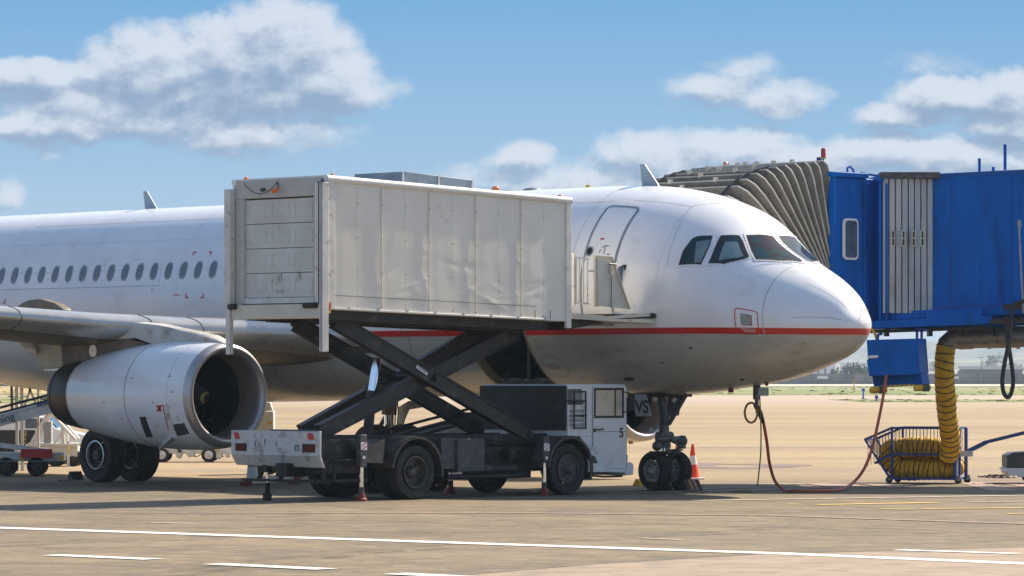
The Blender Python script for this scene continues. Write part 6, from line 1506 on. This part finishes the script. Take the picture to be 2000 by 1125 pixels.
# ------------------------------------------------ cables under the nose
P=[at(1731,733,79.2),at(1724,780,79.0),at(1713,835,78.8),at(1702,880,78.5),at(1688,915,78.3),at(1668,941,78.0)]+[gnd(x,y,.04) for x,y in ((1642,956),(1600,958.5),(1550,959),(1532,956.5))]+[at(1514,940,77.0),at(1503,905,76.8),at(1498,865,76.6),at(1491,825,76.4),at(1484,800,76.2)]
b=MB(); b.tube(smooth_path(P),.030,10); pc=tag(b.build('power_cable',M['cable']),'orange-brown power cable running from the hanging blue cabinet along the ground to the aircraft nose','cable')
b=MB(); b.tube([at(1490,824,76.4),at(1484,806,76.2),at(1477,793,76.1),at(1473,788,76.1)],[.04,.055,.05,.03],10); b.build('cable_grip',M['textdk'],pc)
b=MB(); b.bb(-.045,.045,-.06,.06,-.14,.14); b.bb(-.03,.03,-.03,.03,-.3,-.14); c=at(1478,766,75.85); o=b.build('ground_power_plug',M['dgrey'],jet,bev=.008); o.location=AI@c; 
b=MB(); b.bb(-.10,.10,-.01,.01,-.07,.09); c=at(1491,766,75.8); o=b.build('socket_door',M['grey'],jet,bev=.008); o.location=AI@c; o.rotation_euler=(0,0,-AR)
b=MB(); b.tube(smooth_path([at(1479,780,75.9),at(1479,800,75.9)]+[at(1467+13*math.cos(t)*(1-.10*(i//8)),806+20*math.sin(t)*(1-.06*(i//8)),75.95) for i,t in enumerate([.1+.785*k for k in range(17)])]),.016,8); tag(b.build('coiled_cable',M['gold']),'ochre cable coiled in loops below the plug under the aircraft nose','cable')
b=MB(); b.tube(smooth_path([at(1484,778,75.9),at(1486,830,76.2),at(1486,880,76.6),at(1482,925,76.9),at(1478,952,77),gnd(1470,960.5,.02),gnd(1450,960,.02),gnd(1426,959,.02)]),.013,6); tag(b.build('rope',M['green']),'thin green cord hanging straight down left of the orange cable','cord')
# ------------------------------------------------ cones, chocks
def cone(p,label,h=.75,first=None,rz=.3):
    if first: c=dup(first,p,rz,label); return c
    t=thing('traffic_cone',label,'traffic cone',p,rz,'traffic cones around the aircraft')
    b=MB(); prof=[(0.03,.155),(.25*h,.122),(.255*h,.122)]; 
    b.lathe((0,0,0),(0,0,1),[(.03,.15),(h*.42,.095)],24,0); b.lathe((0,0,0),(0,0,1),[(h*.42,.095),(h*.68,.063)],24,1); b.lathe((0,0,0),(0,0,1),[(h*.68,.063),(h,.028),(h,.001)],24,0)
    b.build('cone_body',[M['orange'],M['sign']],t); b=MB(); b.bb(-.2,.2,-.2,.2,0,.035); b.build('cone_base',M['sign'],t,bev=.008); return t
c1=cone(gnd(1353,936),'orange and white traffic cone standing in the open right of the nose wheels'); cone(gnd(1322.5,938.5),'orange traffic cone half hidden behind the right nose wheel',first=c1,rz=1.0)
c3=thing('traffic_cone','dull red traffic cone with wide white lower band, in shade under the truck rear plate','traffic cone',gnd(493,945.5)); b=MB(); b.lathe((0,0,0),(0,0,1),[(.03,.135),(.36,.10)],24,1); b.lathe((0,0,0),(0,0,1),[(.36,.10),(.80,.03),(.80,.001)],24,0); b.build('cone_body',[M['dred'],M['sign']],c3); b=MB(); b.bb(-.19,.19,-.19,.19,0,.035); b.build('cone_base',M['dred'],c3,bev=.008)
def chock(p,rz,mm,label,striped=False,L=.40,h=.17,w=.24):
    t=thing('wheel_chock',label,'wheel chock',p,rz); b=MB(); b.prism([(-w/2,-L/2,0),(w/2,-L/2,0),(w*.12,-L/2,h),(-w*.12,-L/2,h)],(0,L,0)); b.build('block',mm,t,bev=.01)
    if striped:
        b=MB()
        for k in (0,1): b.prism([(-w/2-.004,-L/2+.12+.12*k,0.0),(-w/2-.004,-L/2+.19+.12*k,0),(-w*.12-.004,-L/2+.19+.12*k,h+.004),(-w*.12-.004,-L/2+.12+.12*k,h+.004)],(.006,0,0)); b.prism([(w/2+.004,-L/2+.10+.12*k,0.0),(w/2+.004,-L/2+.17+.12*k,0),(w*.12+.004,-L/2+.17+.12*k,h+.004),(w*.12+.004,-L/2+.10+.12*k,h+.004)],(-.006,0,0)); b.prism([(-w*.12,-L/2-.004,h*.3) ,(w*.12,-L/2-.004,h*.3),(w*.12,-L/2-.004,h*.9),(-w*.12,-L/2-.004,h*.9)],(0,.006,0)) if k==0 else None
        b.build('stripe',M['chockor'],t)
    return t
chock(gnd(1253,949),AR,M['yel'],'small yellow chock behind the left nose wheel',h=.14,L=.3)
chock(gnd(1308,957),AR-R(0),M['wood'],'black chock with orange stripes wedged in front of the left nose wheel',True,h=.21,w=.32,L=.42)
chock(gnd(1347,957.5),AR,M['wood'],'black chock with orange stripes wedged in front of the right nose wheel',True,h=.21,w=.32,L=.42)
chock(gnd(147,937),AR,M['textdk'],'black rubber chock behind the rear left main wheel by the engine',h=.18,L=.3,w=.2)
b=MB(); b.tube(smooth_path([gnd(1340,958,.03),gnd(1365,956,.03),gnd(1358,951,.03),gnd(1372,956,.03)]),.014,6); tag(b.build('chock_rope',M['textdk']),'short black rope lying beside the right nose wheel chock','rope')
b=MB(); b.tube(smooth_path([gnd(145,936,.03),gnd(130,937,.03),gnd(116,938.5,.03)]),.02,6); tag(b.build('chock_rope',M['textdk']),'short black rope lying left of the main wheel chock','rope')
# striped barrier bar on the ground by the truck's rear
p,q=at(488,944,80.4),at(572,934,81.6); tb=thing('tow_bar','white bar with yellow and black stripes on red feet, lying below the truck rear plate','tow bar',((p+q)/2*Vector((1,1,0)) if False else Vector(((p.x+q.x)/2,(p.y+q.y)/2,0))))
o_=Vector((tb.location.x,tb.location.y,0)); p-=o_; q-=o_; p.z=max(p.z,.12); q.z=max(q.z,.14)
b=MB(); b.beam(p,q,.10,.15); bo=b.build('bar',M['gse_white'],tb,bev=.008)
b=MB(); d=(q-p)
for k in range(9):
    a_=p+d*(.12+.052*k); c_=p+d*(.12+.052*(k+1)); b.beam(a_+Vector((0,-.051,0)),c_+Vector((0,-.051,0)),.006,.10,k%2)
b.build('hazard_stripe',[M['textdk'],M['yel']],bo)
b=MB(); b.ball((p.x-.08,p.y,.08),.08,8); b.bb(p.x-.2,p.x+.05,p.y-.05,p.y+.05,.02,.10); b.bb(q.x-.1,q.x+.15,q.y-.06,q.y+.06,.02,.28); b.beam(q+Vector((-.15,0,.02)),q+Vector((.2,0,.02)),.08,.05); b.build('foot',M['dred'],tb,bev=.01)
# ------------------------------------------------ ground equipment
def gwheel(par,x,y,r,w=.2,rim=None,side=-1): return wheel(par,(x,y,r),r,w,r*.55,rim or M['rimdark'],side=side,dish=.02,holes=6)
def belt_loader(loc,rz,label,x0,z0,x1,z1,yw,ch,wx,wr,side_m,extra=None):
    t=thing('belt_loader',label,'belt loader',loc,rz)
    d=Vector((x1-x0,0,z1-z0)).normalized(); u=Vector((-d.z,0,d.x)); a=Vector((x0,0,z0)); c=Vector((x1,0,z1))
    b=MB(); b.beam(a+u*.02,c+u*.02,yw-.06,.10); 
    for e in (a,c): b.cyl(e+Vector((0,-yw/2+.03,0)),e+Vector((0,yw/2-.03,0)),.07,n=12)
    b.build('belt',M['textdk'],t)
    b=MB()
    for s in (-1,1): b.beam(a-u*.12+Vector((0,s*(yw/2-.02),0)),c-u*.12+Vector((0,s*(yw/2-.02),0)),.05,.24); b.beam(a+u*.0+Vector((0,s*(yw/2+.01),0)),c+Vector((0,s*(yw/2+.01),0)),.03,.05)
    bm_=b.build('boom',side_m,t,bev=.006)
    b=MB()
    for s in (-1,1): b.beam(a+u*.16+Vector((0,s*(yw/2+.02),0)),c+u*.16+Vector((0,s*(yw/2+.02),0)),.04,.05)
    b.build('side_rail',M['textdk'],bm_)
    m=(a+c)/2; b=MB(); xa,xb,za,zb_=ch; b.bb(xa,xb,-.55,.55,za,zb_); b.bb(xa+.1,xb-.1,-.6,-.55,za+.04,zb_-.03); 
    b.beam((xa+.5,-.3,zb_),m-u*.2+Vector((.4,-.3,0)),.10,.14); b.beam((xa+.5,.3,zb_),m-u*.2+Vector((.4,.3,0)),.10,.14); b.beam((xb-.3,-.3,zb_),m-u*.2+Vector((-.3,-.3,0)),.07,.10); b.beam((xb-.3,.3,zb_),m-u*.2+Vector((-.3,.3,0)),.07,.10)
    b.build('chassis',M['gse_white'],t,bev=.01)
    for x in wx:
        for s in (-1,1): gwheel(t,x,s*.52,wr,side=s)
    return t,bm_,a,c,u
# loader A at the left edge
LA=Vector((-11.9,88.9,0)); y_=LA.y
za=at(0,812,y_); ze=at(150,752,y_)
tA,bA,a_,c_,u_=belt_loader(LA,R(4),'white belt loader with red side plate, its black belt rising behind the engine exhaust',-3.2,.35,at(146,768,y_).x-LA.x,at(146,768,y_).z-.05,.8,(-3.6,at(126,0,y_).x-LA.x,.33,.52),(at(14,0,y_).x-LA.x,at(73,0,y_).x-LA.x,-2.6),.215,M['gse_white'])
b=MB(); p=at(43,876,y_)-LA; q=at(104,893,y_)-LA; b.bb(p.x,q.x,-.72,-.64,q.z,p.z); b.build('red_plate',M['red'],tA,bev=.008)
b=MB(); p=at(0,896,y_)-LA; b.bb(-3.5,at(126,0,y_).x-LA.x,-.69,-.66,.33,.345); b.bb(-3.5,at(126,0,y_).x-LA.x,-.69,-.66,.48,.495); 
for px in (45,122): c=at(px,897,y_)-LA; b.bb(c.x-.05,c.x+.05,-.70,-.68,.35,.46,1)
b.build('deck_rail',[M['grey'],M['yel']],tA)
sl=math.atan2(c_.z-a_.z,c_.x-a_.x)
t=.0
p=at(13,817,y_)-LA; text('ning',.24,M['textdk'],bA,(p.x,-.46,p.z),(R(90),-sl,0),'lettering',.002)
b=MB()
for k in range(8):
    p=at(74+3*k,791.5-1.0*k,y_)-LA; b.bb(p.x-.012,p.x+.012,-.462,-.455,p.z-.03,p.z+.03)
b.build('blue_lettering',M['textblue'],bA)
# second loader under the truck lift
LB=Vector((-.55,78.2,0)); tB,bB,a_,c_,u_=belt_loader(LB,R(43),'white belt loader with black belt, seen between the truck lift arms and the truck mudguards',-4.2,.62,.1,1.42,.8,(-3.9,-1.2,.35,.6),(-3.3,-1.7),.25,M['gse_white'])
# trestle with cross braces
ty=93.5; tt=thing('steel_trestle','pale steel trestle with crossed braces standing behind the belt loader at the left edge','trestle',Vector((at(48,0,ty).x,ty,0)))
b=MB(); X=lambda px: at(px,0,ty).x-tt.location.x
zt_=at(0,736,ty).z+.3
for px in (34,44): b.beam((X(px),0,0),(X(px-2),0,zt_),.07,.07)
b.beam((X(72),.3,0),(X(72),.3,zt_),.06,.06)
b.beam((X(42),0,zt_-.15),(X(72),.0,at(0,792,ty).z),.05,.05); b.beam((X(70),.0,zt_-.2),(X(46),0,at(0,800,ty).z),.05,.05); b.beam((X(34),0,zt_),(X(72),.3,zt_),.07,.07); b.build('frame',M['gse_white'],tt)
p=gnd(26,905); b=MB(); b.cyl((0,0,0),(-.05,0,at(0,744,p.y).z+.15),.035,n=8); b.cyl((0,0,0),(0,0,.05),.15,n=12); tag(b.build('pole',M['textdk'],loc=p),'thin dark pole standing left of the pale steel trestle','pole')
# A-frame stand on a trailer
ty=98.0; st=thing('jack_stand','white tubular A-frame stand on a small wheeled trailer, left of the main wheels','stand',Vector((at(105,0,ty).x,ty,0)))
W=lambda px,py,dy=0: at(px,py,ty)-Vector((st.location.x,ty,0))+Vector((0,dy,0))
b=MB()
for dy in (0,.8):
    b.tube([W(96,803,dy),W(60,868,dy)],.04,8); b.tube([W(96,803,dy),W(147,858,dy)],.04,8); b.tube([W(55,869,dy),W(152,869,dy)],.05,8); b.tube([W(122,832,dy),W(124,868,dy)],.05,8); b.tube([W(120,845,dy),W(107,866,dy)],.025,8)
b.tube([W(96,803,0),W(96,803,.8)],.04,8); b.build('frame',M['gse_white'],st)
b=MB(); b.prism([W(84,824),W(100,822),W(100,868),W(86,868)],(0,.4,0)); b.build('pump_unit',M['grey'],st,bev=.02)
b=MB(); b.prism([W(96,872),W(152,872),W(152,892),W(96,892)],(0,.9,0)); tr_=b.build('trailer_body',M['gse_white'],st,bev=.02)
for px in (105,112): b=MB(); b.prism([W(px,881),W(px+5,881),W(px+5,886),W(px,886)],(0,-.02,0)); b.build('amber_reflector',M['yel'],tr_)
for (px,) in ((107,),(142,)): 
    for dy in (.1,.8): gwheel(st,W(px,0).x,dy,.21)
b=MB(); b.tube([W(134,862,-.1),W(134,911,-.1)],.035,8); b.bb(W(134,0).x-.04,W(134,0).x+.04,-.14,-.06,.0,.03); o=b.build('support_leg',M['gse_white'],st)
b=MB()
for k in range(3): b.prism([W(132,872+k*6,-.14),W(137,870+k*6,-.14),W(137,873+k*6,-.14),W(132,875+k*6,-.14)],(0,-.01,0))
b.build('hazard_stripe',M['yel'],o)
b=MB(); b.beam(W(51,842,-.3),W(49,876,-.3),.08,.02,up=(0,1,0)); po=b.build('striped_post',M['yel'],st); b=MB()
for k in range(4): b.prism([W(47.5,846+k*8,-.33),W(53,842+k*8,-.33),W(53,846+k*8,-.33),W(47.5,850+k*8,-.33)],(0,-.01,0))
b.build('black_stripe',M['textdk'],po)
# small tug with windscreen
ty=101.5; tg=thing('baggage_tug','low white baggage tug with dark windscreen partly hidden behind the A-frame stand','baggage tug',Vector((at(82,0,ty).x,ty,0)))
b=MB(); prof=[(-1.3,.25),(1.2,.25),(1.25,.72),(.55,.86),(.40,.90),(.18,1.18),(-.55,1.24),(-.95,1.02),(-1.3,.85)]
b.prism([(x,-.6,z) for x,z in prof],(0,1.2,0)); bd=b.build('body',M['cowl'],tg,bev=.05)
b=MB(); b.prism([(.16,-.605,1.13),(.36,-.605,.90),(-.35,-.605,.90),(-.35,-.605,1.15)],(0,-.01,0)); b.prism([(.20,-.52,1.17),(.42,-.52,.905),(.42,.52,.905),(.20,.52,1.17)],(.015,0,.012)); b.build('window',M['glass'],bd)
b=MB(); b.prism([(-1.1,-.605,.5),(-.1,-.605,.5),(-.1,-.605,.85),(-1.1,-.605,.85)],(0,-.012,0)); b.build('dark_panel',M['textdk'],bd)
for x in (-.85,.8):
    for s in (-1,1): gwheel(tg,x,s*.55,.25)
# pale trailer seen under the engine
ty=102.8; tl=thing('equipment_trailer','long white equipment trailer seen below the engine between main wheels and truck','trailer',Vector((at(380,0,ty).x,ty,0)))
W=lambda px,py,dy=0: at(px,py,ty)-Vector((tl.location.x,ty,0))+Vector((0,dy,0))
b=MB(); b.prism([W(285,872),W(480,872),W(480,886),W(285,886)],(0,1.0,0)); b.prism([W(290,850),W(470,850),W(470,872),W(290,872)],(0,1.0,0)) if False else None
bd=b.build('trailer_body',M['gse_white'],tl,bev=.02)
for (q_) in (((341,884),(358,884),(352,896),(346,894)),((362,884),(378,882),(381,892),(368,893)),((420,884),(432,882),(436,892),(428,897),(420,893)),((436,880),(447,884),(449,893),(441,894))):
    b=MB(); b.prism([W(x,y,-.05) for x,y in q_],(0,.3,0)); b.build('outrigger',M['cream'],bd,bev=.01)
b=MB(); b.prism([W(345,873,-.03),W(352,873,-.03),W(356,886,-.03),W(349,886,-.03)],(0,.02,0)); b.build('dark_brace',M['textdk'],bd)
b=MB(); b.prism([W(303,881,-.02),W(318,881,-.02),W(318,887,-.02),W(303,887,-.02)],(0,.01,0)); b.build('blue_plate',M['textblue'],bd)
b=MB(); b.prism([W(423,877,-.02),W(429,877,-.02),W(429,881,-.02),W(423,881,-.02)],(0,.01,0)); b.build('amber_reflector',M['yel'],bd)
for px in (316,408): 
    for dy in (0,.95): wheel(tl,(W(px,0).x,dy,.19),.19,.16,.11,M['rimbright'],side=-1,dish=.01,holes=0)
b=MB(); b.tube([W(370,887,.2),W(382,893,.2),W(395,886,.2)],.012,6); b.build('brake_hose',M['textdk'],tl)
# white cabinet trolley
ty=90; cb=thing('equipment_cabinet','white service cabinet with peaked top standing behind the truck rear plate','cabinet',Vector((at(516,0,ty).x,ty,0)))
W=lambda px,py,dy=0: at(px,py,ty)-Vector((cb.location.x,ty,0))+Vector((0,dy,0))
b=MB(); b.prism([W(495,806),W(534,803),W(534,890),W(495,890)],(0,.7,0)); bd=b.build('body',M['gse_white'],cb,bev=.015)
b=MB(); b.prism([W(508,804,.1),W(532,802,.1),W(527,786,.1),W(521,786,.1)],(0,.4,0)); b.build('top_cover',M['gse_white'],cb,bev=.01)
b=MB(); b.prism([W(522,824,-.01),W(531,824,-.01),W(531,828,-.01),W(522,828,-.01)],(0,.008,0)); b.build('amber_reflector',M['yel'],bd)
for px in (502,528): 
    for dy in (.1,.6): gwheel(cb,W(px,0).x,dy,.14,.1)
# covered unit at the right edge
ty=82.2; uc=thing('ground_unit','dark grey covered box on a metal base at the right edge','ground unit',Vector((at(2010,0,ty).x,ty,0)))
W=lambda px,py,dy=0: at(px,py,ty)-Vector((uc.location.x,ty,0))+Vector((0,dy,0))
b=MB(); b.prism([W(1967,890),W(1978,884),W(2100,877),W(2100,914),W(1967,914)],(0,.9,0)); b.build('cover',M['dgrey'],uc,bev=.02)
b=MB(); b.prism([W(1962,914,-.02),W(2100,914,-.02),W(2100,932,-.02),W(1972,932,-.02)],(0,.95,0)); b.bb(W(1956,0).x,W(1966,0).x,-.05,.1,W(0,921).z,W(0,913).z); b.tube([W(1957,924,-.02),W(1957,914,-.02),W(1961,912,-.02)],.012,6); b.build('base_frame',M['alu'],uc,bev=.006)
for px in (2020,2085): gwheel(uc,W(px,0).x,.1,.16,.1); gwheel(uc,W(px,0).x,.8,.16,.1)
P=[at(1975+36*math.cos(t)*1.0-0,931.5+5.5*math.sin(t)*1.0,82.3) for t in [0]]
pts=[Vector((at(1950,0,82).x+.40*math.cos(t),82.0+.75*math.sin(t),.16+.0*math.sin(t))) for t in [R(40+20*i) for i in range(15)]]
b=MB(); pp2=smooth_path(pts,4)
for i in range(len(pp2)-1): b.cyl(pp2[i],pp2[i+1],.020,n=8,m=(i//2)%2)
tag(b.build('safety_rope',[M['textdk'],mat('rope_red_white',(.62,.40,.36),.6)]),'black and pale striped rope loop hanging low in front of the dark covered box','rope')

# ------------------------------------------------ pieces that are countable become objects of their own
def split_loose(o):
    me=o.data; n=len(me.vertices); par=list(range(n))
    def f(a):
        while par[a]!=a: par[a]=par[par[a]]; a=par[a]
        return a
    for e in me.edges:
        a,b_=f(e.vertices[0]),f(e.vertices[1])
        if a!=b_: par[a]=b_
    isl={}
    for p in me.polygons: isl.setdefault(f(p.vertices[0]),[]).append(p)
    if len(isl)<2: return
    for k,(r_,ps) in enumerate(isl.items()):
        mb_=MB(); ids={}
        for p in ps:
            q=[]
            for v in p.vertices:
                if v not in ids: ids[v]=len(mb_.v); mb_.v.append(tuple(me.vertices[v].co))
                q.append(ids[v])
            mb_.f.append(q); mb_.m.append(p.material_index)
        c=mb_.build(o.name.split('.')[0],[m for m in me.materials],o.parent,ang=35,fixn=False); c.location=o.location
        for md in o.modifiers:
            if md.type=='BEVEL': q=c.modifiers.new('bevel','BEVEL'); q.width=md.width; q.segments=2; q.limit_method='ANGLE'; q.angle_limit=R(40)
    nm=o.name; bpy.data.objects.remove(o)
for o in list(bpy.data.objects):
    if o.type=='MESH' and o.name.split('.')[0] in ('hood_clip','hood_strap','cross_tube','slat_joint','edge_strip','lifting_eye','corner_post','corner_strip','red_corner_mark','scuff_mark','caster_','side_louvre','black_stripe','hanger') and not o.children:
        split_loose(o)
